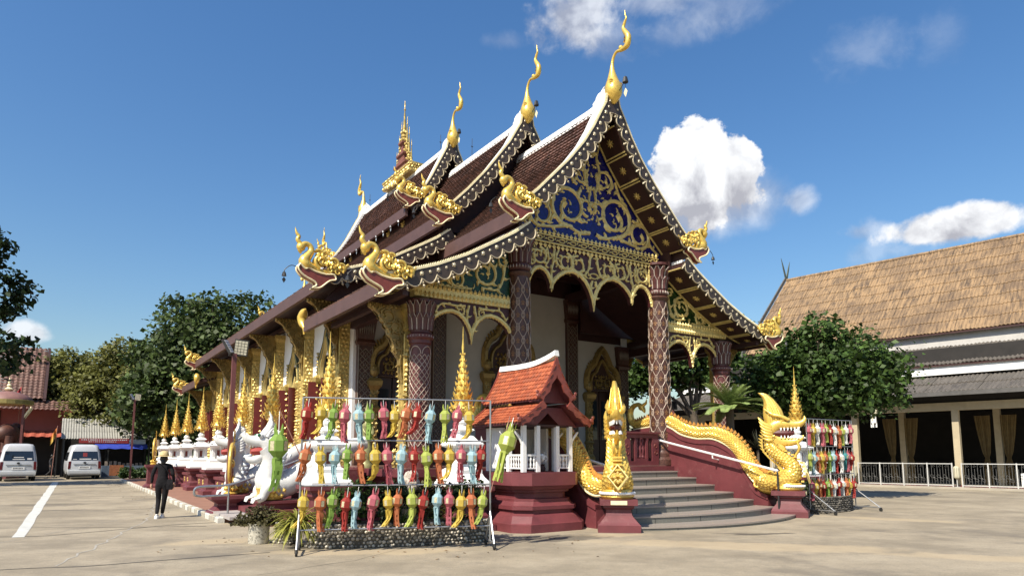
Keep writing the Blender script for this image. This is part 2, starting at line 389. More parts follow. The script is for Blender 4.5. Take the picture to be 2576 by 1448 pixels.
def gline(pts, w, mat, name='ground_joint', jit=.03, z=.004):
    q = []
    for (a, b), (c, d) in zip(pts, pts[1:]):
        k = max(2, int(hypot(c - a, d - b) / .35))
        for i in range(k): q.append((a + (c - a) * i / k + rnd.uniform(-jit, jit), b + (d - b) * i / k + rnd.uniform(-jit, jit)))
    q.append(pts[-1]); vs = []; fs = []
    for i, (x, y) in enumerate(q):
        a = q[max(i - 1, 0)]; b = q[min(i + 1, len(q) - 1)]; tx, ty = b[0] - a[0], b[1] - a[1]; ln = hypot(tx, ty) or 1
        ww = w * rnd.uniform(.5, 1.2) * .5; vs += [(x - ty / ln * ww, y + tx / ln * ww, z), (x + ty / ln * ww, y - tx / ln * ww, z)]
    for i in range(len(q) - 1): fs.append((2 * i, 2 * i + 1, 2 * i + 3, 2 * i + 2))
    MB().add(vs, fs).build(name, mat, GROUND)
gline([(-9.6, 9.0), (-6.2, 10.0), (-4.0, 11.4)], .06, JOINT)
gline([(-14, 15.1), (-9.6, 15.2), (-6.9, 15.5)], .05, JOINT)
gline([(-13, 13.2), (-9.3, 13.6), (-7.8, 15.8), (-7.0, 16.4)], .055, JOINT)
gline([(-15.5, 19.5), (-11, 20.2), (-9.2, 22)], .06, JOINT)
gline([(-19, 27), (-13, 26.5)], .04, JOINT)
gline([(-16.5, 33), (-12.5, 24), (-9.0, 17), (-6.6, 10)], .035, CRACKP, 'ground_crack', .07)
gline([(-12, 41), (-9, 9)], .02, CRACKP, 'ground_crack', .05)
gline([(8.5, 20.5), (14, 17), (19, 14.5)], .03, JOINT)
gline([(-3.4, 9.3), (-2.4, 10.5), (-1.8, 12)], .012, JOINT, 'ground_crack', .05)
LINEW = pm('road_paint', (.62, .62, .58), .7, 0, .15, 3, .1, 20, (.38, .36, .32), .60, .12)
g = MB(); a0, a1, b0, b1 = Vector((-9.74, 13.4, .005)), Vector((-9.53, 13.47, .005)), Vector((-27.1, 40.2, .005)), Vector((-26.8, 40.3, .005))
K = 30; vs = []; fs = []
for i in range(K + 1):
    t = i / K; vs += [tuple(a0.lerp(b0, t) + Vector((rnd.uniform(-.02, .02), 0, 0))), tuple(a1.lerp(b1, t) + Vector((rnd.uniform(-.02, .02), 0, 0)))]
for i in range(K): fs.append((2 * i, 2 * i + 1, 2 * i + 3, 2 * i + 2))
g.add(vs, fs); g.build('parking_line', LINEW, kind='structure')

# side walk along the temple with painted kerb stones
WALK = pm('terracotta_paving', (.30, .15, .10), .7, 0, .15, 2, .1, 40, (.24, .11, .075), .55, .2)
swm = TM
sw = mk('sidewalk', None, None, TC, TA, kind='structure'); 
pv = MB(); pv.box(-9.86, -6.4, 2.0, 33.5, .006, .12); pv.build('paving', WALK, sw)
KERB = [pm('kerb_white', (.62, .60, .54), .8, 0, .2, 5, .2, 20, (.35, .32, .27), .58, .15), pm('kerb_grey', (.42, .38, .30), .8, 0, .2, 5, .2, 20, (.20, .19, .15), .56, .15)]
km = []
for q in KERB:
    b = MB(); b.mould(-.075, .075, -.26, .26, [(0, 0), (0, .11), (-.015, .135)]); km.append(b.mesh('kerb_stone', q))
v = 2.2; i = 0
while v < 33.2:
    mk('kerb_stone', km[(i // 1) % 2], sw, (-9.94 + rnd.uniform(-.012, .012), v, .004 + rnd.uniform(-.01, 0)), rnd.uniform(-.03, .03)); v += .56; i += 1

# ------------------------------------------------------------------ the temple
T = thing('temple', 'large ornate temple hall with tiered dark red tile roof and gilded gables', 'temple', TC, TA)
def P(name, mb, mat, smooth=False, parent=None, **k): return mb.build(name, mat, parent or T, smooth, **k)
FZ = 1.25
pf = [(.40, 0), (.40, .18), (.30, .22), (.12, .40), (.12, .50), (.02, .56), (.02, .80), (.12, .86), (.12, .95), (.28, 1.04), (.34, 1.07), (.34, FZ)]
b = MB(); b.mould(-6.2, 6.2, -.25, 29.6, pf); P('platform', b, MAROON)
FLOOR = pm('porch_floor', (.22, .12, .10), .35, 0, .15, 3)
b = MB(); b.box(-6.3, 6.3, -.4, 4.6, FZ + .004, FZ + .03); P('porch_floor', b, FLOOR)

# walls with real openings
WX = 5.8; WV = 4.7
WINV = [7.05, 10.85, 14.85, 19.0, 23.3, 26.9]
def wall_cols(mb, horiz, a0, a1, z0, z1, opens, th, fix):
    # opens: (centre, width, zlo, zhi)
    xs = [a0]
    for c, w, lo, hi in opens: xs += [c - w / 2, c + w / 2]
    xs.append(a1)
    for k in range(0, len(xs), 2): put(mb, horiz, xs[k], xs[k + 1], z0, z1, th, fix)
    for c, w, lo, hi in opens:
        if lo > z0: put(mb, horiz, c - w / 2, c + w / 2, z0, lo, th, fix)
        put(mb, horiz, c - w / 2, c + w / 2, hi, z1, th, fix)
def put(mb, horiz, a, b, z0, z1, th, fix):
    if horiz: mb.box(a, b, fix, fix + th, z0, z1)
    else: mb.box(fix, fix + th, a, b, z0, z1)
b = MB(); wall_cols(b, False, WV, 28.4, FZ, 6.6, [(v, 1.25, 2.0, 5.0) for v in WINV], .3, -WX); P('side_wall', b, WHITE)
b = MB(); wall_cols(b, False, WV, 28.4, FZ, 6.6, [(v, 1.25, 2.0, 5.0) for v in WINV], .3, WX - .3); P('side_wall', b, WHITE)
b = MB()
wall_cols(b, True, -5.5, -2.95, FZ, 6.0, [(-4.4, 1.15, FZ, 4.1)], .3, WV)
wall_cols(b, True, -2.95, 2.95, FZ, 7.55, [(0, 1.6, FZ, 4.6)], .3, WV)
wall_cols(b, True, 2.95, 5.5, FZ, 6.0, [(4.4, 1.15, FZ, 4.1)], .3, WV)
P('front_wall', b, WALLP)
b = MB(); b.box(-5.5, 5.5, 28.1, 28.4, FZ, 7.5); P('rear_wall', b, WHITE)
b = MB(); b.box(-2.95, 2.95, WV + .05, WV + .25, 7.56, 9.4); b.box(-5.5, -2.96, WV + .05, WV + .25, 6.01, 7.2); b.box(2.96, 5.5, WV + .05, WV + .25, 6.01, 7.2)
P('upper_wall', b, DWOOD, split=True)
b = MB(); b.box(-5.45, 5.45, WV + .31, 28.05, FZ + .003, FZ + .03); P('hall_floor', b, DARK)

# ---- roofs
P1U = [(0, 12.25), (.17, 11.97), (.36, 11.67), (.66, 11.14), (1.06, 10.56), (1.6, 9.92), (2.21, 9.29), (2.75, 8.73), (3.2, 8.32)]
P1L = [(3.02, 7.75), (3.5, 7.38), (4.06, 7.04), (4.96, 6.52), (5.8, 6.13), (6.5, 5.88), (7.15, 5.70)]
P2U = [(0, 13.55), (.17, 13.25), (.36, 12.95), (.66, 12.45), (1.08, 11.93), (1.62, 11.22), (2.39, 10.33), (3.0, 9.7), (3.25, 9.47)]
P2L = [(u, z + 1.08) for u, z in P1L]
P3U = [(0, 14.85), (.17, 14.55), (.5, 13.92), (.91, 13.12), (1.25, 12.58), (1.6, 12.1), (2.0, 11.72)]
def arc(prof, n):
    ds = [0]
    for a, c in zip(prof, prof[1:]): ds.append(ds[-1] + hypot(c[0] - a[0], c[1] - a[1]))
    out = []
    for i in range(n + 1):
        s = ds[-1] * i / n
        for k in range(len(prof) - 1):
            if s <= ds[k + 1] + 1e-9:
                t = (s - ds[k]) / (ds[k + 1] - ds[k]); out.append((prof[k][0] + (prof[k + 1][0] - prof[k][0]) * t, prof[k][1] + (prof[k + 1][1] - prof[k][1]) * t)); break
    return out, ds[-1]
def tiles(prof, v0, v1, sg, pv=.19, pc=.20):
    pts, Ln = arc(prof, max(2, round(sum(hypot(c[0] - a[0], c[1] - a[1]) for a, c in zip(prof, prof[1:])) / pc)))
    n = len(pts) - 1; nv = max(1, round((v1 - v0) / pv)); st = (v1 - v0) / nv; vs = []; fs = []
    for i in range(n):
        (u0, z0), (u1, z1) = pts[i], pts[i + 1]
        du, dz = u1 - u0, z1 - z0; l = hypot(du, dz); nu, nz_ = -dz / l, du / l     # outward normal of the slope
        ue, ze = u1 + du * .22, z1 + dz * .22
        for j in range(-1, nv):
            a = v0 + (j + (.5 if i % 2 else 0)) * st; c = a + st * .97
            if a < v0 - 1e-6:
                if i % 2 == 0: continue
                a = v0
            if c > v1: c = v1
            if c - a < .02: continue
            h1 = .065 + rnd.uniform(-.004, .006); k = len(vs)
            m_ = (a + c) / 2; x = lambda u, h: sg * (u + nu * h)
            vs += [(x(u0, .002), a, z0 + nz_ * .002), (x(u0, .002), c, z0 + nz_ * .002),
                   (x(u1, h1), c, z1 + nz_ * h1), (x(ue, h1), m_, ze + nz_ * h1), (x(u1, h1), a, z1 + nz_ * h1),
                   (x(u1, 0), c, z1), (x(ue, 0), m_, ze), (x(u1, 0), a, z1)]
            fs += [(k, k + 1, k + 2, k + 3, k + 4), (k + 4, k + 3, k + 6, k + 7), (k + 3, k + 2, k + 5, k + 6)]
    return vs, fs
def slope_sheet(mb, prof, v0, v1, sg, off, th):
    # a curved board `off` below the tile line, `th` thick
    rs = []
    for u, z in prof: rs.append([(sg * u, v0, z - off), (sg * u, v1, z - off), (sg * u, v1, z - off - th), (sg * u, v0, z - off - th)])
    mb.rings(rs)
RIDGEW = WHITEP
def tier(U, Lw, v0, v1, fin_front=True, fin_back=True, name=''):
    for sg in (-1, 1):
        vs, fs = tiles(U, v0 + .1, v1 - .05, sg); MB().add(vs, fs).build('roof_tiles', TILE, T, kind='stuff')
        b = MB(); slope_sheet(b, U, v0 + .03, v1, sg, .04, .16); P('roof_deck', b, DWOOD)
        eu, ez = U[-1]
        b = MB(); b.box(min(sg * (eu - .02), sg * (eu + .1)), max(sg * (eu - .02), sg * (eu + .1)), v0 + .1, v1, ez - .42, ez - .02); P('eave_fascia', b, BROWN)
        if Lw:
            vs, fs = tiles(Lw, v0 + .1, v1 - .05, sg); MB().add(vs, fs).build('roof_tiles', TILE, T, kind='stuff')
            b = MB(); slope_sheet(b, Lw, v0 + .03, v1, sg, .04, .14); P('roof_deck', b, DWOOD)
            eu, ez = Lw[-1]
            b = MB(); b.box(min(sg * (eu - .03), sg * (eu + .09)), max(sg * (eu - .03), sg * (eu + .09)), v0 + .05, v1, ez - .36, ez - .02); P('eave_fascia', b, BROWN)
            b = MB(); su = Lw[0][0]; b.box(min(sg * (su - .1), sg * su), max(sg * (su - .1), sg * su), v0 + .6, v1, Lw[0][1] - .2, U[-1][1] - .1); P('aisle_fascia', b, DWOOD)
            b = MB(); b.box(min(sg * (su + .002), sg * (su + .09)), max(sg * (su + .002), sg * (su + .09)), v0 + .15, v1, Lw[0][1] - .02, Lw[0][1] + .07); P('flashing', b, WHITEP)
tier(P1U, P1L, -1.0, 3.9)
tier(P2U, P2L, 3.5, 25.6)
tier(P3U, None, 9.1, 19.4)
tier(P1U, P1L, 25.2, 30.1)
# lower roof of front bay reaches a little further back beneath the next tier
for sg in (-1, 1):
    b = MB(); eu, ez = P1L[-1]
    vs, fs = tiles(P1L[4:], 3.85, 5.1, sg); MB().add(vs, fs).build('roof_tiles', TILE, T, kind='stuff')
    b = MB(); b.box(min(sg * (eu - .03), sg * (eu + .09)), max(sg * (eu - .03), sg * (eu + .09)), 3.901, 5.15, ez - .36, ez - .02); P('eave_fascia', b, BROWN)
    b = MB(); slope_sheet(b, P1L[4:], 3.901, 5.15, sg, .04, .14); P('roof_deck', b, DWOOD)
# clerestory under the top tier
b = MB()
for sg in (-1, 1): b.box(min(sg * 1.62, sg * 1.7), max(sg * 1.62, sg * 1.7), 9.5, 19.0, 10.8, 11.95)
P('clerestory_wall', b, DWOOD, split=True)
ros = MB()
for k in range(16): a = k * pi / 8; rr = .15 if k % 2 else .085; ros.add([(0, -.035, 0), (rr * cos(a), 0, rr * sin(a)), ((.15 if k % 2 == 0 else .085) * cos(a + pi / 8), 0, (.15 if k % 2 == 0 else .085) * sin(a + pi / 8))], [(0, 1, 2)])
ros.ball((0, -.02, 0), .045, 8, 4)
ROS = ros.mesh('rosette', GOLD)
for k in range(6): mk('rosette', ROS, T, (-1.702, 10.3 + k * 1.55, 11.35), (0, 0, -pi / 2), 1.5)
bell = MB(); bell.lathe([(.004, 0), (.004, -.12), (.03, -.13), (.05, -.17), (.065, -.25), (.06, -.26)], 8); 
bell.add([(0, 0, -.28), (0, .07, -.36), (0, 0, -.50), (0, -.07, -.36), (.012, 0, -.37), (-.012, 0, -.37)], [(0, 1, 4), (1, 2, 4), (2, 3, 4), (3, 0, 4), (1, 0, 5), (2, 1, 5), (3, 2, 5), (0, 3, 5)])
BELL = bell.mesh('wind_bell', pm('pewter', (.6, .6, .58), .35, .6, .1, 10))
for k in range(12): mk('wind_bell', BELL, T, (-2.08, 9.9 + k * .8, 11.42), rnd.uniform(-.5, .5), .75)

# white ridge caps that sweep up to the finials
def ridge(z, v0, v1, up0, up1):
    b = MB(); n = 30; rs = []
    for i in range(n + 1):
        v = v0 + (v1 - v0) * i / n; h = 0
        if up0: h += .42 * max(0, 1 - (v - v0) / 1.1) ** 2
        if up1: h += .42 * max(0, 1 - (v1 - v) / 1.1) ** 2
        zz = z + h
        rs.append([(-.16, v, zz - .24 - h * .6), (-.12, v, zz - .02), (-.07, v, zz), (-.07, v, zz + .07), (.07, v, zz + .07), (.07, v, zz), (.12, v, zz - .02), (.16, v, zz - .24 - h * .6)])
    b.rings(rs); P('ridge_cap', b, RIDGEW)
    for f, e, s in ((up0, v0, 1), (up1, v1, -1)):
        if not f: continue
        w = MB()
        for q in range(3):
            c = cr([(0, e + s * (.75 - q * .2), z + .12 + q * .1), (0, e + s * (.86 - q * .2), z + .2 + q * .12), (0, e + s * (.74 - q * .2), z + .3 + q * .13)], 4); w.tube(c, [.05 * (1 - .8 * i / len(c)) for i in range(len(c))], 6)
        P('ridge_curl', w, RIDGEW, True)
ridge(12.28, -1.0, 3.95, True, False); ridge(13.58, 3.5, 9.15, True, False); ridge(13.58, 19.35, 25.6, False, True)
ridge(14.88, 9.1, 19.4, True, True); ridge(12.28, 25.55, 30.1, False, True)

# ---- finials on the gables (one shape, copied)
def chofa_mesh():
    path = [(-1.03, 12.05, .05), (-1.06, 12.2, .17), (-1.07, 12.38, .26), (-1.05, 12.58, .255), (-1.03, 12.85, .16), (-1.02, 13.1, .09), (-1.03, 13.32, .055), (-1.09, 13.52, .042), (-1.23, 13.63, .042), (-1.45, 13.58, .06), (-1.68, 13.60, .085), (-1.74, 13.84, .09), (-1.62, 14.06, .075), (-1.54, 14.22, .055), (-1.60, 14.37, .042), (-1.67, 14.48, .03), (-1.63, 14.6, .022), (-1.62, 14.76, .005)]
    q = cr(path, 4); b = MB(); b.tube([(0, v + 1.0, z - 12.0) for v, z, r in q], [max(.004, r) for v, z, r in q], 12, 1., (1, 0, 0))
    for s in (-1, 1):
        for k in range(5): b.leaf((s * .2, -.17, .42 + k * .07), (s * .8, -.6, 0), (0, 0, 1), .14, .14, .05)
    b.ball((0, -.42, 1.66), .075, 8, 6)
    for k in range(4): b.leaf((0, -.60 - .02 * k, 1.78 + k * .1), (0, 1, 0), (0, 0, 1), .1, .14, .09)
    return b.mesh('chofa_finial', GOLDS, True, 50)
CHO = chofa_mesh()
fb = MB(); fb.tube(cr([(0, 0, 0), (0, -.2, .12), (0, -.34, .28), (0, -.36, .38)], 4), .012, 5); 
FBARM = fb.mesh('bell_arm', STEELD)
fl = MB(); fl.lathe([(.01, .38), (.06, .34), (.085, .22), (.09, .18)], 8, (0, -.36, 0)); fl.box(-.003, .003, -.365, -.355, .0, .2)
FBELL = fl.mesh('wind_bell', STEELD)
lf = MB(); lf.add([(0, -.36, .02), (.0, -.28, -.12), (0, -.36, -.28), (0, -.44, -.12), (.01, -.36, -.1), (-.01, -.36, -.1)], [(0, 1, 4), (1, 2, 4), (2, 3, 4), (3, 0, 4), (0, 1, 5), (1, 2, 5), (2, 3, 5), (3, 0, 5)])
FLEAF = lf.mesh('bell_leaf', CREAM)
def chofa(v, z, back=False, sc_=1., mat=None):
    o = mk('chofa_finial', CHO, T, (0, v, z), pi if back else 0, sc_)
    if not back:
        mk('bell_arm', FBARM, o, (0, -.22, .3)); mk('wind_bell', FBELL, o, (0, -.22, .3)); mk('bell_leaf', FLEAF, o, (0, -.22, .3))
    return o
chofa(-1.0, 12.05); chofa(3.5, 13.36); chofa(9.1, 14.66); chofa(19.4, 14.66, True); chofa(25.6, 13.36, True); chofa(30.1, 12.05, True)

# ---- barge boards with studs, teeth and wave trim
stud = MB(); stud.ball((0, -.01, 0), .075, 8, 5, 1, .6, 1)
for k in range(8): a = k * pi / 4; stud.leaf((.085 * cos(a), 0, .085 * sin(a)), (0, -1, 0), (cos(a), 0, sin(a)), .06, .07, .03)
STUD = stud.mesh('stud', MIRROR, True, 50)
def barge(prof, v, sg, back=False, apex=False, detail=True):
    y = -1 if not back else 1
    pts = [(u, z) for u, z in prof]
    if apex: pts = [(.0, prof[0][1] + .38)] + [(.10, prof[0][1] + .22)] + [(u, z + .12 * max(0, 1 - u / 1.2)) for u, z in prof[1:]]
    q, Ln = arc(pts, max(10, int(sum(hypot(c[0] - a[0], c[1] - a[1]) for a, c in zip(pts, pts[1:])) / .1)))
    def nrm(i):
        a = q[max(i - 1, 0)]; c = q[min(i + 1, len(q) - 1)]; du, dz = c[0] - a[0], c[1] - a[1]; l = hypot(du, dz); return -dz / l, du / l
    Wd = .40
    b = MB(); rs = []
    for i, (u, z) in enumerate(q):
        nu, nz_ = nrm(i); up = .10; lo = Wd - .10
        A = (u + nu * up, z + nz_ * up); B = (max(.0, u - nu * lo), z - nz_ * lo)
        f0, f1 = (v - .04, v + .05) if not back else (v - .05, v + .04)
        rs.append([(sg * A[0], f0, A[1]), (sg * A[0], f1, A[1]), (sg * B[0], f1, B[1]), (sg * B[0], f0, B[1])])
    b.rings(rs); o = P('barge_board', b, BLACKW)
    # white verge on the upper, steep part
    if apex:
        b = MB(); rs = []
        for i, (u, z) in enumerate(q):
            if u > 2.6: break
            nu, nz_ = nrm(i); w_ = .40 * (1 - u / 3.0) + .10
            y0, y1 = (v + .052, v + .052 + w_) if not back else (v - .052 - w_, v - .052)
            rs.append([(sg * (u + nu * .115), y0, z + nz_ * .115), (sg * (u + nu * .085), y1, z + nz_ * .085), (sg * (u - nu * .02), y1, z - nz_ * .02), (sg * (u - nu * .02), y0, z - nz_ * .02)])
        b.rings(rs); mk_ = b.build('verge_cap', WHITEP, o)
    t = MB(); fy = v + y * .045
    for i in range(1, len(q) - 1):
        (u, z) = q[i]; nu, nz_ = nrm(i)
        for s in (0, .5):
            uu = u + (q[i + 1][0] - u) * s; zz = z + (q[i + 1][1] - z) * s
            t.leaf((sg * (uu + nu * .115), v + y * .03, zz + nz_ * .115), (0, y, 0), (sg * nu, 0, nz_), .05, .085, .03)
    rs = [[(sg * (u + nrm(i)[0] * .12), v - .05, z + nrm(i)[1] * .12), (sg * (u + nrm(i)[0] * .12), v + .03, z + nrm(i)[1] * .12), (sg * (u + nrm(i)[0] * .085), v + .03, z + nrm(i)[1] * .085), (sg * (u + nrm(i)[0] * .085), v - .055, z + nrm(i)[1] * .06)] for i, (u, z) in enumerate(q)]
    t.rings(rs); t.build('beaded_edge', CREAM, o)
    if detail:
        w = MB(); pts = []; n = len(q)
        per = .42
        for i in range(n * 4 - 3):
            k = i / 4; i0 = min(int(k), n - 2); f = k - i0
            u = q[i0][0] + (q[i0 + 1][0] - q[i0][0]) * f; z = q[i0][1] + (q[i0 + 1][1] - q[i0][1]) * f; nu, nz_ = nrm(i0)
            s = Ln * k / (n - 1); ph = (s % per) / per
            off = -.15 - .17 * (abs(sin(pi * ph)) ** .7)
            px, pz = u + nu * off, z + nz_ * off
            if px > .02: pts.append((sg * px, pz))
        w.xf(Matrix.Translation((0, fy, 0)) @ Matrix.Diagonal((1, -y, 1, 1)))
        w.strip(pts, .034, .03)
        for i in range(int(Ln / per)):
            k = (i + .02) * per / Ln * (n - 1); i0 = min(int(k), n - 2); f = k - i0; nu, nz_ = nrm(i0)
            u = q[i0][0] + (q[i0 + 1][0] - q[i0][0]) * f; z = q[i0][1] + (q[i0 + 1][1] - q[i0][1]) * f
            for d_, s_ in ((-.26, .09), (-.34, .07)):
                if u + nu * d_ > .03: w.leaf((sg * (u + nu * d_), 0, z + nz_ * d_), (0, -1, 0), (sg * -nu, 0, -nz_), .08, s_ * 1.6, .04)
        w.build('wave_trim', pm('dull_cream', (.55, .47, .32), .5, .1, .2, 10), o)
        k = 0; s = .22
        while s < Ln - .15:
            i0 = min(int(s / Ln * (n - 1)), n - 2); f = s / Ln * (n - 1) - i0; nu, nz_ = nrm(i0)
            u = q[i0][0] + (q[i0 + 1][0] - q[i0][0]) * f; z = q[i0][1] + (q[i0 + 1][1] - q[i0][1]) * f
            if u - nu * .07 > .06: mk('stud', STUD, o, (sg * (u - nu * .05), fy, z - nz_ * .05), (0, 0, pi if back else 0), .54 if k % 2 else .36)
            s += .235; k += 1
    return o
for sg in (-1, 1):
    barge(P1U, -1.0, sg, apex=True); barge(P1L, -1.0, sg)
    barge(P2U, 3.5, sg, apex=True, detail=True); barge(P2L, 3.5, sg, detail=True)
    barge(P3U, 9.1, sg, apex=True, detail=True)
    barge(P3U, 19.4, sg, True, True, False); barge(P2U, 25.6, sg, True, True, False); barge(P2L, 25.6, sg, True, False, False)
    barge(P1U, 30.1, sg, True, True, False); barge(P1L, 30.1, sg, True, False, False)

# ---- bird finials at the ends of the barge boards
HO = Vector((-6.75, 0, 5.72))
def hx(p): return (p[0] + 6.75, p[1] - 5.72)
belly = [(-7.70, 5.84), (-7.75, 5.72), (-7.62, 5.55), (-7.33, 5.42), (-7.28, 5.33), (-7.38, 5.26), (-7.19, 5.28), (-7.05, 5.40), (-6.93, 5.50), (-6.78, 5.55), (-6.84, 5.67), (-7.05, 5.65), (-7.33, 5.69), (-7.48, 5.76), (-7.58, 5.72)]
bm_ = MB(); bm_.prism([hx(p) for p in belly], -.10, .10); HB = bm_.mesh('belly', BELLY)
tr_ = MB(); q = cr([hx(p) for p in belly + [belly[0]]], 3)
for yy in (-.10, .10): tr_.tube([(x, yy, z) for x, z in q], .026, 6)
HT = tr_.mesh('belly_border', CREAM, True, 60)
gb = MB()
nk = cr([(-7.30, 5.76, .10), (-7.52, 5.84, .15), (-7.58, 5.94, .145), (-7.50, 6.08, .115), (-7.42, 6.22, .085), (-7.45, 6.35, .07), (-7.56, 6.39, .07), (-7.66, 6.31, .09), (-7.70, 6.22, .07), (-7.68, 6.12, .02)], 5)
gb.tube([(hx((x, z))[0], 0, hx((x, z))[1]) for x, z, r in nk], [max(.01, r) for x, z, r in nk], 10, 1., (0, 1, 0), .04)
x, z = hx((-7.68, 6.29)); gb.ball((x, 0, z), .115, 10, 7, 1, .9, 1)
cq = cr([(-7.70, 6.38, .06), (-7.77, 6.47, .055), (-7.74, 6.56, .05), (-7.80, 6.64, .035), (-7.84, 6.78, .006)], 4)
gb.tube([(hx((x, z))[0], 0, hx((x, z))[1]) for x, z, r in cq], [r for x, z, r in cq], 8)
def sp3(mb, cx, cz, r, a0, turns, rad, y=0.):
    x, z = hx((cx, cz)); n = int(abs(turns) * 18); pp = []
    for i in range(n + 1):
        t = i / n; a = a0 + turns * 2 * pi * t; rr = r * (1 - .8 * t); pp.append((x + rr * cos(a), y, z + rr * sin(a)))
    mb.tube(pp, [rad * (1 - .5 * i / n) for i in range(n + 1)], 7)
for yy in (-.07, .07):
    sp3(gb, -7.15, 5.98, .19, -1.8, -1.4, .05, yy); sp3(gb, -7.22, 6.16, .12, 2.4, -1.2, .04, yy); sp3(gb, -7.08, 6.16, .1, .3, 1.2, .035, yy)
    sp3(gb, -6.82, 5.97, .14, 2.8, -1.4, .045, yy); sp3(gb, -6.62, 5.88, .12, 2.2, -1.3, .04, yy); sp3(gb, -6.72, 5.76, .10, .5, 1.2, .035, yy); sp3(gb, -6.95, 5.80, .1, 3.6, 1.1, .04, yy)
gb.tube([(hx(p)[0], 0, hx(p)[1]) for p in cr([(-7.3, 5.75), (-7.1, 5.71), (-6.9, 5.78), (-6.6, 5.86), (-6.42, 6.02)], 4)], [.1 - .004 * i for i in range(17)], 8)
for k in range(26):
    a = rnd.uniform(0, 1); px = -7.3 + .75 * a; pz = 6.2 - .3 * a + rnd.uniform(-.2, .05); x, z = hx((px, pz))
    for s in (-1, 1): gb.leaf((x, s * .09, z), (0, s, 0), (rnd.uniform(-.5, .5), 0, 1), .09, .13, .05)
HG = gb.mesh('gilded_bird', GOLDS, True, 55)
hb_ = MB(); hb_.tube(cr([(-.95, 0, .02), (-1.15, 0, .06), (-1.3, 0, -.06), (-1.32, 0, -.12)], 4), .01, 5); hb_.lathe([(.01, -.12), (.04, -.15), (.06, -.24)], 8, (-1.32, 0, 0))
hb_.add([(-1.32, 0, -.26), (-1.27, 0, -.33), (-1.32, 0, -.42), (-1.37, 0, -.33)], [(0, 1, 2, 3)])
HBELL = hb_.mesh('wind_bell', STEELD)
def hong(u, v, z, sg, s=1., bellp=True):
    o = mk('bird_finial', HG, T, (sg * u, v, z), 0, (-s * sg, s, s))
    mk('belly', HB, o); mk('belly_border', HT, o)
    if bellp: mk('wind_bell', HBELL, o)
    return o
for sg in (-1, 1):
    hong(6.75, -1.02, 5.72, sg, 1.02); hong(3.0, -1.02, 8.22, sg, 1.0)
    hong(6.85, 3.45, 6.82, sg, 1.12); hong(3.02, 3.45, 9.42, sg, 1.05); hong(1.55, 9.05, 12.1, sg, 1.05)
    hong(1.55, 19.45, 12.1, sg, .9, False); hong(3.02, 25.65, 9.42, sg, .9, False); hong(6.85, 25.65, 6.72, sg, .9, False); hong(3.02, 30.15, 8.22, sg, .8, False); hong(6.85, 30.15, 5.62, sg, .9, False)
# curled stops on the eave ends
st = MB(); qq = cr([(0, .0, .14), (0, -.12, .16), (0, -.2, .3), (0, -.08, .46), (0, .02, .62)], 4)
st = MB(); 
ring = []
pth = cr([(0, .05, -.35, .03), (0, .06, -.15, .06), (0, .25, .02, .13), (0, .3, .22, .16), (0, .16, .36, .12), (0, .02, .44, .03)], 4)
st.tube([(x, y, z) for x, y, z, r in pth], [r for x, y, z, r in pth], 8); STOP = st.mesh('eave_curl', GOLDS, True, 60)
for sg in (-1, 1):
    mk('eave_curl', STOP, T, (sg * 7.2, 5.15, 5.62)); mk('eave_curl', STOP, T, (sg * 7.2, 25.65, 6.7)); mk('eave_curl', STOP, T, (sg * 7.2, 25.2, 5.6), pi)
# ---- gables, arches and soffits
def mir(f):
    for s in (-1, 1): f(s)
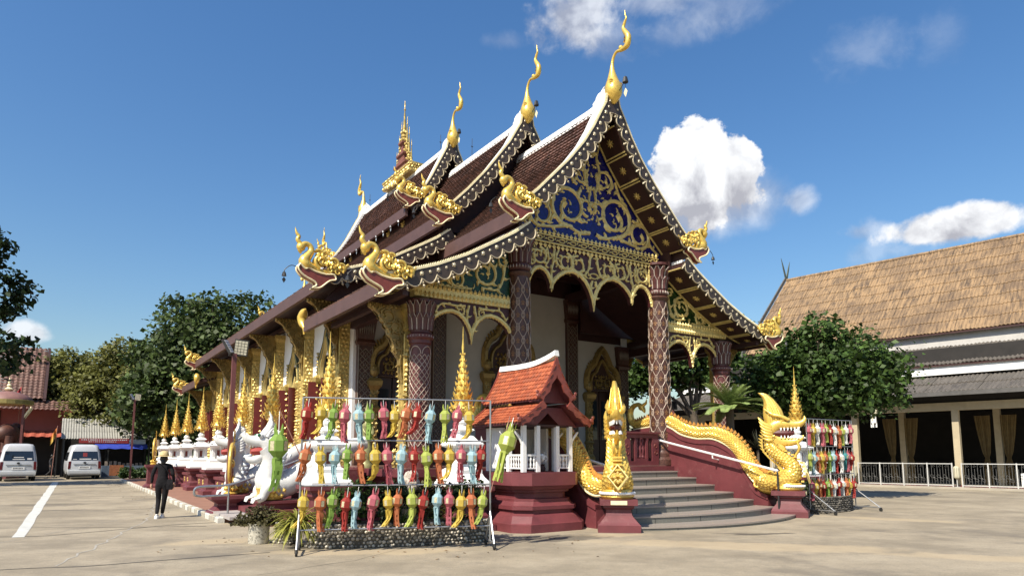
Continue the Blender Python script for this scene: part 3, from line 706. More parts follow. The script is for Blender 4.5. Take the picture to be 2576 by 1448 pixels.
# soffit panels under the front overhang
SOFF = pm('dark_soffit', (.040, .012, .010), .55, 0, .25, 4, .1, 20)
def soffit(prof, off, step):
    q, Ln = arc(prof, max(3, int(Ln_ / step))) if False else arc(prof, max(2, round(sum(hypot(c[0] - a[0], c[1] - a[1]) for a, c in zip(prof, prof[1:])) / step)))
    for sg in (-1, 1):
        for i in range(len(q) - 1):
            (u0, z0), (u1, z1) = q[i], q[i + 1]; l = hypot(u1 - u0, z1 - z0); nu, nz_ = -(z1 - z0) / l, (u1 - u0) / l
            b = MB(); c0 = (u0 - nu * off, z0 - nz_ * off); c1 = (u1 - nu * off, z1 - nz_ * off)
            if c0[0] < 0: continue
            d = (nu * .03, nz_ * .03)
            b.rings([[(sg * c0[0], -.95, c0[1]), (sg * c0[0], -.02, c0[1]), (sg * (c0[0] - d[0]), -.02, c0[1] - d[1]), (sg * (c0[0] - d[0]), -.95, c0[1] - d[1])],
                     [(sg * c1[0], -.95, c1[1]), (sg * c1[0], -.02, c1[1]), (sg * (c1[0] - d[0]), -.02, c1[1] - d[1]), (sg * (c1[0] - d[0]), -.95, c1[1] - d[1])]])
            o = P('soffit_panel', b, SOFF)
            t = MB(); tu, tz = (u1 - u0) / l, (z1 - z0) / l
            for cc in (c0, c1):
                s = .03 if cc is c0 else -.03
                x0, zz0 = cc[0] - nu * .03 + tu * s, cc[1] - nz_ * .03 + tz * s
                e = .022; t.rings([[(sg * (x0 - tu * e), -.93, zz0 - tz * e), (sg * (x0 + tu * e), -.93, zz0 + tz * e), (sg * (x0 + tu * e - nu * .03), -.93, zz0 + tz * e - nz_ * .03), (sg * (x0 - tu * e - nu * .03), -.93, zz0 - tz * e - nz_ * .03)],
                                  [(sg * (x0 - tu * e), -.06, zz0 - tz * e), (sg * (x0 + tu * e), -.06, zz0 + tz * e), (sg * (x0 + tu * e - nu * .03), -.06, zz0 + tz * e - nz_ * .03), (sg * (x0 - tu * e - nu * .03), -.06, zz0 - tz * e - nz_ * .03)]])
            m0, m1 = (c0[0] - nu * .032, c0[1] - nz_ * .032), (c1[0] - nu * .032, c1[1] - nz_ * .032)
            t.rings([[(sg * m[0], -.11, m[1]), (sg * m[0], -.06, m[1]), (sg * (m[0] - nu * .025), -.06, m[1] - nz_ * .025), (sg * (m[0] - nu * .025), -.11, m[1] - nz_ * .025)] for m in (m0, m1)])
            t.build('gilded_batten', GOLDC, o)
            mu, mz = (m0[0] + m1[0]) / 2, (m0[1] + m1[1]) / 2
            Y = Vector((sg * nu, 0, nz_)); X = Vector((0, 1, 0)); Zv = X.cross(Y)
            r = mk('rosette', ROS, o); r.matrix_local = Matrix.Translation((sg * (mu - nu * .004), -.5, mz - nz_ * .004)) @ Matrix((X, Y, Zv)).transposed().to_4x4()
soffit(P1U[2:], .26, .92); soffit(P1L, .24, .98)

# front gable panel
prof = [(u, z - .34) for u, z in P1U[1:]]
pts = [(-u, z) for u, z in prof[::-1] if z > 7.9] + [(u, z) for u, z in prof if z > 7.9]
pts = [(-3.0, 8.02)] + [p for p in pts if abs(p[0]) < 3.0] + [(3.0, 8.02)]
b = MB(); b.prism(pts, .0, .12); P('gable_panel', b, BLUE)
b = MB(); Y0 = -.003
def f(s):
    spiral(b, s * .98, 9.02, .60, -pi / 2 if s > 0 else -pi / 2, s * 1.35, .150, .05, Y0)
    spiral(b, s * 2.0, 8.62, .40, -pi / 2, s * 1.3, .124, .045, Y0)
    spiral(b, s * .50, 10.12, .33, -pi / 2 + .3 * s, s * 1.25, .104, .04, Y0)
    vine(b, [(s * .12, 8.35), (s * .5, 8.28), (s * .98, 8.42)], .130, .05, Y0, .2)
    vine(b, [(s * 1.0, 8.42), (s * 1.5, 8.3), (s * 2.0, 8.22)], .117, .045, Y0, .2)
    vine(b, [(s * 1.55, 8.95), (s * 1.48, 9.35), (s * 1.15, 9.75), (s * .95, 10.2)], .117, .045, Y0, .22)
    vine(b, [(s * .15, 9.7), (s * .32, 10.3), (s * .2, 10.8), (s * .3, 11.2)], .104, .04, Y0, .18)
    vine(b, [(s * 2.35, 8.5), (s * 2.55, 8.3), (s * 2.8, 8.15)], .091, .04, Y0, .14)
    spiral(b, s * .2, 9.12, .27, -pi / 2, s * .8, .098, .05, Y0)
    vine(b, [(s * .08, 9.05), (s * .14, 9.4), (s * .05, 9.85)], .091, .05, Y0, .13, 3)
    vine(b, [(s * 1.65, 9.1), (s * 1.9, 9.05), (s * 2.2, 9.08)], .091, .04, Y0, .14)
mir(f)
for k in range(10): a = k * pi / 5; b.leaf((.12 * cos(a), Y0, 9.15 + .14 * sin(a)), (0, -1, 0), (cos(a), 0, sin(a)), .1, .18, .06)
rr_ = random.Random(4)
for k in range(60):
    z = rr_.uniform(8.12, 11.2); lim = [u for u, zz in prof if zz > z]; mx = (max(lim) if lim else 0) - .22
    if mx < .1: continue
    u = rr_.uniform(0, mx); a = rr_.uniform(.2, 2.6); l = rr_.uniform(.12, .2)
    for s in (-1, 1): hook(b, s * u, z, a if s > 0 else pi - a, l, .055, .03, Y0 + .002)
P('gable_scrollwork', b, GOLDC)
# lotus-band beam below the gable
b = MB(); b.box(-2.75, 2.75, -.06, .2, 7.72, 8.0); P('gable_beam', b, DWOOD)
def lotus(mb, u0, u1, z, h, n, up=1, y=-.065, d=.04):
    st = (u1 - u0) / n
    for i in range(n): mb.leaf((u0 + st * (i + .5), y, z), (0, -1, 0), (0, 0, up), st * .92, h, d)
b = MB(); lotus(b, -2.75, 2.75, 8.05, .17, 34); lotus(b, -2.75, 2.75, 7.66, .16, 34, -1, -.065)
b.strip([(-2.75, 7.97), (2.75, 7.97)], .05, .03, -.065); b.strip([(-2.75, 7.75), (2.75, 7.75)], .05, .03, -.065)
for i in range(13):
    u = -2.5 + i * .417
    b.strip([(u + .11 * cos(a * pi / 4), 7.86 + .055 * sin(a * pi / 4)) for a in range(9)], .035, .03, -.065)
    for s in (-1, 1): hook(b, u + s * .14, 7.86, pi / 2 + s * -1.2, .1, .04, .03, -.065)
P('lotus_band', b, GOLDC)
# cusped arch panels
def arch_edge(cusps, peaks, n=10):
    pts = []
    for i in range(len(cusps) - 1):
        (a, za), (c, zc) = cusps[i], cusps[i + 1]; pu, pz = peaks[i]
        for k in range(n + 1):
            t = k / n; t = t + .09 * sin(2 * pi * t) * -1; x = a + (c - a) * t
            zb = za + (zc - za) * t; z = zb + (pz - zb) * (max(0., 1 - (2 * t - 1) ** 2) ** .66)
            if pts and k == 0: continue
            pts.append((x, z))
    return pts
def arch_panel(u0, u1, ztop, cusps, peaks, y0, y1, nm, rim=.13):
    e = arch_edge(cusps, peaks)
    b = MB()
    for (xa, za), (xb, zb) in zip(e, e[1:]): b.prism([(xa, za), (xb, zb), (xb, ztop), (xa, ztop)], y0, y1)
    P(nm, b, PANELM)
    r = MB(); off = []
    for i, (x, z) in enumerate(e):
        a = e[max(i - 1, 0)]; c = e[min(i + 1, len(e) - 1)]; tx, tz = c[0] - a[0], c[1] - a[1]; l = hypot(tx, tz); off.append((x - tz / l * rim * .45, z + tx / l * rim * .45 if abs(tx) > .001 else z))
    r.strip(off, rim, .05, y0 - .003)
    for i in range(0, len(e) - 1):
        for k in (0, .5):
            x = e[i][0] + (e[i + 1][0] - e[i][0]) * k; z = e[i][1] + (e[i + 1][1] - e[i][1]) * k
            r.leaf((x, y0 - .01, z + .03), (0, -1, 0), (0, 0, -1), .055, .12, .05)
    P('arch_rim', r, GOLDC)
    return e
cus = [(-2.42, 6.35), (-1.62, 6.32), (-.02, 5.92), (1.58, 6.32), (2.42, 6.35)]; pks = [(-2.0, 6.93), (-.8, 6.98), (.8, 6.98), (2.0, 6.93)]
edge_main = arch_panel(-2.42, 2.42, 7.72, cus, pks, -.02, .14, 'arch_panel')
b = MB(); Y1 = -.025
def f(s):
    spiral(b, s * .62, 7.28, .25, pi / 2, -s * 1.2, .078, .04, Y1, lw=.55); spiral(b, s * 1.06, 7.30, .25, pi / 2, s * 1.2, .078, .04, Y1, lw=.55); spiral(b, s * 2.05, 7.34, .24, pi / 2, s * 1.2, .078, .04, Y1, lw=.55)
    vine(b, [(s * .12, 7.62), (s * .2, 7.2), (s * .38, 6.98), (s * .65, 7.02)], .078, .04, Y1, .15, 3)
    vine(b, [(s * 1.5, 7.6), (s * 1.55, 7.2), (s * 1.62, 6.9), (s * 1.6, 6.6)], .078, .04, Y1, .16, 3)
    vine(b, [(s * 1.35, 7.6), (s * 1.45, 7.3), (s * 1.3, 7.05)], .065, .04, Y1, .13, 3)
    vine(b, [(s * .06, 6.85), (s * .12, 6.6), (s * .05, 6.3)], .078, .04, Y1, .14, 3)
    vine(b, [(s * 1.78, 7.62), (s * 1.72, 7.25), (s * 1.85, 7.02)], .065, .04, Y1, .14, 3)
    vine(b, [(s * 2.36, 7.6), (s * 2.34, 7.3), (s * 2.36, 7.0)], .065, .04, Y1, .12, 3)
mir(f)
b.strip([(.16 * cos(a * pi / 6), 7.0 + .08 * sin(a * pi / 6)) for a in range(13)], .04, .04, Y1)
for k in range(34):
    u = rr_.uniform(.05, 2.35); e = lerp(edge_main, u) + .16; z = rr_.uniform(e, 7.6); a = rr_.uniform(.3, 2.8)
    if e > 7.5: continue
    for s in (-1, 1): hook(b, s * u, z, a if s > 0 else pi - a, rr_.uniform(.1, .16), .045, .03, Y1 + .002)
P('arch_scrollwork', b, GOLDC)
def aisle(sg):
    # green half gable above the aisle
    lo = 5.88; pr = [(u, z - .3) for u, z in P1L if u < 6.1]
    pts = [(sg * 3.05, lo)] + [(sg * u, z) for u, z in pr if z > lo] + [(sg * 6.05, lo)]
    b = MB(); b.prism(pts, .0, .1); P('aisle_gable_panel', b, GREEN)
    b = MB()
    spiral(b, sg * 3.85, 6.52, .33, pi / 2, sg * 1.25, .098, .04, Y0); spiral(b, sg * 4.75, 6.22, .2, pi / 2, sg * 1.2, .078, .04, Y0)
    vine(b, [(sg * 3.2, 7.0), (sg * 3.3, 6.4), (sg * 3.5, 6.1), (sg * 4.0, 6.1)], .091, .04, Y0, .2, 3); vine(b, [(sg * 4.1, 6.75), (sg * 4.5, 6.45), (sg * 5.1, 6.15), (sg * 5.6, 6.0)], .091, .04, Y0, .18, 3)
    vine(b, [(sg * 4.3, 6.02), (sg * 4.8, 5.98), (sg * 5.3, 6.0)], .078, .04, Y0, .14, 3); spiral(b, sg * 3.3, 6.95, .14, 0, sg * 1.1, .065, .04, Y0)
    for k in range(26):
        u = rr_.uniform(3.15, 5.7); top = lerp([(q[0], q[1]) for q in pr], u) - .12; z = rr_.uniform(5.93, max(5.95, top)); a = rr_.uniform(.3, 2.8); hook(b, sg * u, z, a, rr_.uniform(.09, .15), .045, .03, Y0 + .002)
    P('aisle_scrollwork', b, GOLDC)
    b = MB(); b.box(min(sg * 3.1, sg * 6.0), max(sg * 3.1, sg * 6.0), -.08, .2, 5.62, 5.87); lotus(b, min(sg * 3.1, sg * 6.0), max(sg * 3.1, sg * 6.0), 5.9, .17, 22, 1, -.085, .06); lotus(b, min(sg * 3.1, sg * 6.0), max(sg * 3.1, sg * 6.0), 5.70, .18, 24, -1, -.085, .07)
    P('aisle_beam', b, GOLDC)
    xs = sorted([sg * 3.1, sg * 5.5]); mid = sg * 4.3
    cs = [(xs[0], 4.92), (mid, 4.52), (xs[1], 4.92)]
    arch_panel(xs[0], xs[1], 5.62, cs, [((xs[0] + mid) / 2, 5.30), ((xs[1] + mid) / 2, 5.30)], -.02, .12, 'aisle_arch_panel', .12)
    b = MB()
    for s in (-1, 1):
        vine(b, [(mid + s * .08, 5.55), (mid + s * .14, 5.2), (mid + s * .05, 4.85)], .072, .04, Y1, .14, 3)
        vine(b, [(mid + s * .2, 5.52), (mid + s * .5, 5.5), (mid + s * .9, 5.5), (mid + s * 1.1, 5.25)], .072, .04, Y1, .12, 3)
        spiral(b, mid + s * .32, 5.38, .1, pi / 2, s * 1.1, .058, .03, Y1)
    P('aisle_arch_scrollwork', b, GOLDC)
mir(aisle)
# upper end walls of the higher tiers (in the shadow of their gables)
def endwall(U, v, zlo, back=False):
    pr = [(u, z - .3) for u, z in U[1:] if z - .3 > zlo]
    pts = [(-pr[-1][0], zlo)] + [(-u, z) for u, z in pr[::-1]] + [(u, z) for u, z in pr] + [(pr[-1][0], zlo)]
    b = MB(); b.prism(pts, v, v + .1); P('upper_gable_wall', b, DWOOD)
endwall(P2U, 4.2, 9.1); endwall(P3U, 9.8, 11.5); endwall(P3U, 18.7, 11.5); endwall(P2U, 24.8, 9.1); endwall(P1U, 29.0, 7.8)
b = MB()
for sg in (-1, 1):
    pr = [(u, z - .28) for u, z in P2L if u < 6.9]; lo = 6.2
    b.prism([(sg * 3.0, lo)] + [(sg * u, z) for u, z in pr] + [(sg * 6.9, lo)], 4.2, 4.3)
    b.prism([(sg * 3.0, lo)] + [(sg * u, z) for u, z in pr] + [(sg * 6.9, lo)], 24.8, 24.9)
P('aisle_end_wall', b, DWOOD, split=True)
# porch ceiling with beams and rosettes
b = MB(); b.box(-2.9, 2.9, .2, WV, 8.2, 8.25); P('porch_ceiling', b, SOFF)
b = MB()
for k in range(4): b.box(-2.9, 2.9, .8 + k * 1.1, .95 + k * 1.1, 8.05, 8.2)
for s in (-1, 1): b.box(s * 1.4 - .07, s * 1.4 + .07, .2, WV, 8.06, 8.19)
P('ceiling_beam', b, DWOOD, split=True)
for i in range(3):
    for j in range(3): mk('rosette', ROS, T, (-2 + i * 2, 1.4 + j * 1.1, 8.19), (pi / 2, 0, 0), 1.1)
b = MB()
for s in (-1, 1):
    b.box(s * 2.75 - .15, s * 2.75 + .15, .15, WV, 7.4, 7.7); b.box(s * 5.8 - .12, s * 5.8 + .12, .15, WV, 5.5, 5.8)
P('tie_beam', b, DWOOD, split=True)

# ---- columns
NETM = pm('column_net', (.44, .34, .27), .45, .1, .25, 10, .2, 40)
def net(mb, R, z0, z1, n, rows, rad, amp=.92, drop=True, seg=5):
    # wavy lines meet their neighbours in turn: an ogee net wrapped round the shaft
    hh = (z1 - z0) / rows; w = 2 * pi / n
    for k in range(n):
        for s in (1, -1):
            pth = []
            for i in range(rows * 6 + 1):
                z = z0 + (z1 - z0) * i / (rows * 6); a = k * w + s * w * .25 * amp * (1 - cos(pi * (z - z0) / hh)) ; rr = R(z) + .008
                pth.append((rr * cos(a), rr * sin(a), z))
            mb.tube(pth, rad, 4)
    if drop:
        for k in range(n):
            for r in range(rows + 1):
                a = k * w + (w * .5 if r % 2 else 0); z = z0 + r * hh
                if z < z0 + .1 or z > z1 - .1: continue
                rr = R(z) + .014; c = Vector((rr * cos(a), rr * sin(a), z)); t = Vector((-sin(a), cos(a), 0)); pp = []
                for q in range(9):
                    th = 2 * pi * q / 8; x = .062 * sin(th); zz = .105 * cos(th) * (1.25 if cos(th) > 0 else .8)
                    if cos(th) > .5: x *= .7
                    pp.append(tuple(c + t * x + Vector((0, 0, zz))))
                mb.tube(pp, rad * 1.05, 4)
def capital(mb, me, r0, r1, z0, z1, n):
    # flaring petals in two rows
    for row, (za, zb, ra, rb) in enumerate(((z0, z0 + (z1 - z0) * .55, r0, r0 * 1.22), (z0 + (z1 - z0) * .4, z1, r0 * 1.05, r1))):
        for k in range(n):
            a = 2 * pi * (k + .5 * row) / n; w = 2 * pi / n * .46
            rs = []
            for t in (0, .35, .7, 1.):
                rr = ra + (rb - ra) * t ** 2; z = za + (zb - za) * t; ww = w * (1 if t < .8 else .25)
                mb_pts = [(rr * cos(a - ww), rr * sin(a - ww), z), ((rr + .05) * cos(a), (rr + .05) * sin(a), z), (rr * cos(a + ww), rr * sin(a + ww), z)]
                rs.append(mb_pts)
            mb.rings(rs, False, False)
            for e in (0, 2): me.tube([r[e] for r in rs], .012, 4)
def big_column(u):
    o = mk('column', None, T, (u, 0, 0), None, (.82, .82, 1))
    R = lambda z: .43 - .012 * (z - FZ)
    b = MB(); b.lathe([(.58, FZ + .03), (.58, FZ + .2), (.50, FZ + .28), (.5, FZ + .4), (.44, FZ + .46)] + [(R(z), z) for z in (FZ + .5, 3, 5, 6.55)] + [(.42, 6.6), (.45, 6.65), (.40, 6.7)], 20); b.build('shaft', COLM, o, True, 30)
    m = MB(); net(m, R, FZ + .6, 6.5, 7, 13, .013); m.build('shaft_net', NETM, o)
    m = MB(); hh = (6.5 - FZ - .6) / 13
    for k in range(7):
        for r in range(13):
            a = 2 * pi / 7 * (k + (.5 if r % 2 == 0 else 0)); z = FZ + .6 + r * hh; q = R(z) + .004
            for e in range(5):
                th = e * 2 * pi / 5 + .3; m.leaf((q * cos(a + .10 * cos(th)), q * sin(a + .10 * cos(th)), z + .05 * sin(th)), (cos(a), sin(a), 0), (-sin(a) * cos(th), cos(a) * cos(th), sin(th)), .05, .085, .012)
    m.build('shaft_flowers', pm('brown_gilding', (.26, .13, .055), .45, .25, .3, 10), o, kind='stuff')
    c = MB(); c.lathe([(.36, 6.72), (.40, 6.76), (.42, 6.82), (.40, 6.9), (.36, 6.92), (.36, 7.7), (.5, 7.72), (.5, 7.8)], 16); e = MB(); capital(c, e, .37, .54, 6.94, 7.66, 12); c.build('capital', CAPM, o); 
    for k in range(24): a = k * pi / 12; e.leaf((.42 * cos(a), .42 * sin(a), 6.82), (cos(a), sin(a), 0), (0, 0, 1), .05, .12, .03)
    e.build('capital_edging', SILVER, o)
def small_column(u):
    o = mk('column', None, T, (u, 0, 0), None, (.80, .80, 1)); R = lambda z: .32
    b = MB(); b.lathe([(.46, FZ + .03), (.46, FZ + .2), (.38, FZ + .28), (.38, FZ + .4), (.32, FZ + .45), (.32, 4.35), (.36, 4.38), (.36, 4.46), (.42, 4.52), (.42, 4.6), (.34, 4.66)], 16); b.build('shaft', COLR, o, True, 30)
    m = MB()
    n = 12; rows = 26; z0, z1 = FZ + .55, 4.1
    for k in range(n):
        for s in (-1, 1): m.tube([(.328 * cos(2 * pi * k / n + s * 2 * pi * i / 24 * 1.0), .328 * sin(2 * pi * k / n + s * 2 * pi * i / 24), z0 + (z1 - z0) * i / rows) for i in range(rows + 1)], .012, 4)
    for k in range(5): a = 2 * pi * k / 5; m.tube([(.335 * cos(a + .6 * sin(t) * .95), .335 * sin(a + .6 * sin(t) * .95), 4.1 + .2 * cos(t)) for t in [-pi / 2 + pi * i / 8 for i in range(9)]], .014, 4)
    m.build('shaft_net', NETM, o)
    c = MB(); c.lathe([(.33, 4.66), (.33, 5.4), (.44, 5.42), (.44, 5.5)], 12); e = MB(); capital(c, e, .34, .47, 4.72, 5.45, 12); c.build('capital', CAPM, o)
    for k in range(24): a = k * pi / 12; e.leaf((.40 * cos(a), .40 * sin(a), 4.56), (cos(a), sin(a), 0), (0, 0, 1), .05, .1, .03)
    e.build('capital_edging', SILVER, o)
for s in (-1, 1): big_column(s * 2.75); small_column(s * 5.78)

# ---- flat patterned pilasters on the porch wall
def porch_pilaster(u, h, w=.5):
    o = mk('wall_pilaster', None, T, (u, WV - .002, 0))
    b = MB(); b.box(-w / 2, w / 2, -.14, 0, FZ + .03, h); b.mould(-w / 2, w / 2, -.14, -.01, [(.02, h - .9), (.06, h - .8), (.02, h - .7), (.08, h - .1), (.08, h)]); b.mould(-w / 2, w / 2, -.14, -.01, [(.06, FZ + .03), (.06, FZ + .3), (.0, FZ + .4)]); b.build('shaft', COLM, o)
    m = MB(); z0, z1 = FZ + .5, h - 1.0; n = int((z1 - z0) / .34); hh = (z1 - z0) / n
    for i in range(n):
        for s in (-1, 1):
            m.strip([(s * .0, z0 + i * hh), (s * w * .36, z0 + (i + .5) * hh), (s * .0, z0 + (i + 1) * hh)], .035, .02, -.143)
            m.strip([(s * w * .4, z0 + i * hh), (s * w * .05, z0 + (i + .5) * hh), (s * w * .4, z0 + (i + 1) * hh)], .03, .02, -.143)
        for a in range(4): m.leaf((.0 + .05 * cos(a * pi / 2), -.143, z0 + (i + .5) * hh + .06 * sin(a * pi / 2)), (0, -1, 0), (cos(a * pi / 2), 0, sin(a * pi / 2)), .05, .07, .02)
    for s in (-1, 1): m.strip([(s * w * .46, z0 - .1), (s * w * .46, z1 + .1)], .03, .025, -.143)
    for k in range(7): m.leaf((-w / 2 + w * (k + .5) / 7, -.2, h - .35), (0, -1, 0), (0, 0, 1), w / 7, .5, .04)
    m.build('relief_lattice', DIMREL, o)
for u, h in ((-5.45, 5.9), (-2.85, 7.5), (2.85, 7.5), (5.45, 5.9)): porch_pilaster(u, h)

# ---- doorways with gilded surrounds
def gild(mb, x0, x1, z0, z1, y, s, d=.05, dens=1.):
    nx = max(1, int((x1 - x0) / s)); nz_ = max(1, int((z1 - z0) / (s * 1.1)))
    for i in range(nz_):
        for j in range(nx):
            x = x0 + (x1 - x0) * (j + .5 + (.25 if i % 2 else -.25) * (nx > 1)) / nx + rnd.uniform(-.1, .1) * s; z = z0 + (z1 - z0) * (i + .5) / nz_
            mb.leaf((x, y, z), (0, -1, 0), Vector((rnd.uniform(-.5, .5), 0, 1)).normalized(), s * 1.05, s * 1.35, d * rnd.uniform(.6, 1.3))
GREENP = pm('green_trim', (.05, .07, .045), .45, .1, .3, 8, .2, 30)
PANE = pm('window_glass', (.03, .04, .05), .06, 0, .2, 3, spec=.8)
def doorway(u, w, h):
    o = mk('door', None, T, (u, WV - .003, 0)); z0 = FZ + .03
    b = MB(); b.box(-w / 2 + .03, -.02, .18, .23, z0, h); b.box(.02, w / 2 - .03, .18, .23, z0, h); b.build('door_leaf', pm('door_leaf', (.05, .016, .012), .4, 0, .2, 4), o, split=True)
    b = MB()
    for s in (-1, 1): b.box(s * w * .25 - .17, s * w * .25 + .17, .165, .178, z0 + .9, h - .4)
    b.build('door_pane', PANE, o, split=True)
    f = MB(); H = h
    for s in (-1, 1):
        x = s * (w / 2 + .17)
        f.mould(x - .12, x + .12, -.16, -.01, [(.06, z0), (.06, z0 + .25), (0, z0 + .35), (0, z0 + .7), (.05, z0 + .78), (.0, z0 + .86), (0, H - 1.2), (.07, H - 1.05), (.0, H - .95), (.0, H - .5), (.10, H - .35), (.12, H - .2), (.05, H - .1)])
        gild(f, x - .15, x + .15, z0 + .1, H - .1, -.17, .11, .05)
        f.ball((x, -.12, H + .12), .2, 10, 6, .8, .7, 1.1)
    # pointed multifoil hood
    hood = []
    for i in range(25):
        t = i / 24; a = pi * (1 - t); r = w / 2 + .22; k = .12 * abs(sin(3.0 * a)); hood.append(((r + k * .5) * cos(a), H + .05 + (r * 1.25 + k) * sin(a) ** .8 + .5 * max(0, 1 - abs(t - .5) * 5)))
    f.strip(hood, .26, .14, -.03); f.strip([(x * .74, H + (z - H) * .72) for x, z in hood], .13, .10, -.02)
    gild(f, -w * .36, w * .36, H + .02, H + .62, -.02, .13, .08)
    for s in (-1, 1):
        spiral(f, s * w * .2, H + .32, .16, pi / 2, s * 1.1, .06, .06, -.05)
        for k in range(7): hook(f, hood[3 + k][0] * (1 if s < 0 else -1) * 1, hood[3 + k][1] + .05, pi / 2 + s * .6, .22, .1, .08, -.05)
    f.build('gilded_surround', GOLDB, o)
    b = MB(); b.prism([(-w / 2 - .1, H - .01)] + [(x * .85, H + (z - H) * .85) for x, z in hood] + [(w / 2 + .1, H - .01)], -.03, -.002); b.build('tympanum', DWOOD, o)
doorway(-4.4, 1.15, 4.1); doorway(0, 1.6, 4.6); doorway(4.4, 1.15, 4.1)

# ---- side windows: pointed hoods, red shutters, gilded aprons
def side_window(v, sg):
    o = mk('window', None, T, (sg * (WX + .003), v, 0), -pi / 2 if sg < 0 else pi / 2)
    w, zs, zt = 1.25, 2.0, 4.35
    b = MB(); b.box(-w / 2, w / 2, .12, .15, zs, 5.0); b.build('pane', DARK, o)
    b = MB(); hd = [(-.62, 4.2), (-.6, 4.55), (-.45, 4.95), (-.2, 5.3), (0, 5.75), (.2, 5.3), (.45, 4.95), (.6, 4.55), (.62, 4.2)]
    q = cr(hd, 4); b.strip(q, .17, .10, 0); b.strip([(x * 1.22, 4.2 + (z - 4.2) * 1.12) for x, z in q], .07, .14, 0)
    b.build('pointed_hood', GREENP, o)
    b = MB(); b.strip([(x * .86, 4.2 + (z - 4.2) * .9) for x, z in q], .05, .12, 0); b.strip([(x * 1.12, 4.2 + (z - 4.2) * 1.06) for x, z in q], .04, .13, 0); b.build('hood_edging', GOLDC, o)
    for s in (-1, 1):
        r = MB(); r.box(0, .42, -.03, .02, zs + .05, 4.1)
        sh = r.build('shutter', REDW, o, loc=(s * w / 2, -.03, 0), rot=(0, 0, (pi - radians(75)) if s > 0 else radians(75) * -1 + 0))
        sh.rotation_euler = (0, 0, -radians(78) if s > 0 else pi + radians(78))
        gd = MB(); gild(gd, .06, .36, zs + .2, 3.95, -.035, .11, .04); 
        gm = gd.build('shutter_relief', GOLD, sh)
    b = MB()
    for s in (-1, 1):
        x = s * (w / 2 + .14)
        b.mould(x - .11, x + .11, -.14, 0, [(.05, zs - .1), (.05, zs + .2), (0, zs + .3), (0, zs + 1.0), (.06, zs + 1.1), (0, zs + 1.2), (0, zt - .4), (.08, zt - .25), (.09, zt - .1), (.02, zt)]); gild(b, x - .16, x + .16, zs, zt, -.15, .1, .06)
        for k in range(6): hook(b, x + s * .05, zt + .05 + k * .13, pi / 2 - s * .3, .22, .1, .07, -.05)
    b.mould(-w / 2 - .3, w / 2 + .3, -.3, 0, [(-.05, FZ + .03), (-.05, FZ + .2), (-.15, FZ + .28), (-.15, FZ + .45), (0, FZ + .6), (0, FZ + .7), (-.08, FZ + .74)])
    gild(b, -w / 2 - .3, w / 2 + .3, FZ + .05, FZ + .72, -.3, .15, .08)
    # small gilded shrine figure in the lower half of the opening
    for k in range(5): zz = zs + .05 + k * .34; b.mould(-.36 + k * .05, .36 - k * .05, -.12, .06, [(.06, zz), (.06, zz + .05), (-.04, zz + .1), (-.04, zz + .24), (.05, zz + .3)])
    gild(b, -.34, .34, zs + .05, zs + 1.7, -.14, .12, .06)
    b.tube([(0, -.03, zs + 1.75), (0, -.03, zs + 2.0), (0, -.03, zs + 2.6)], [.26, .16, .02], 8); 
    b.build('gilded_frame', GOLD, o)
for v in WINV: side_window(v, -1)
for v in WINV[:2]: side_window(v, 1)

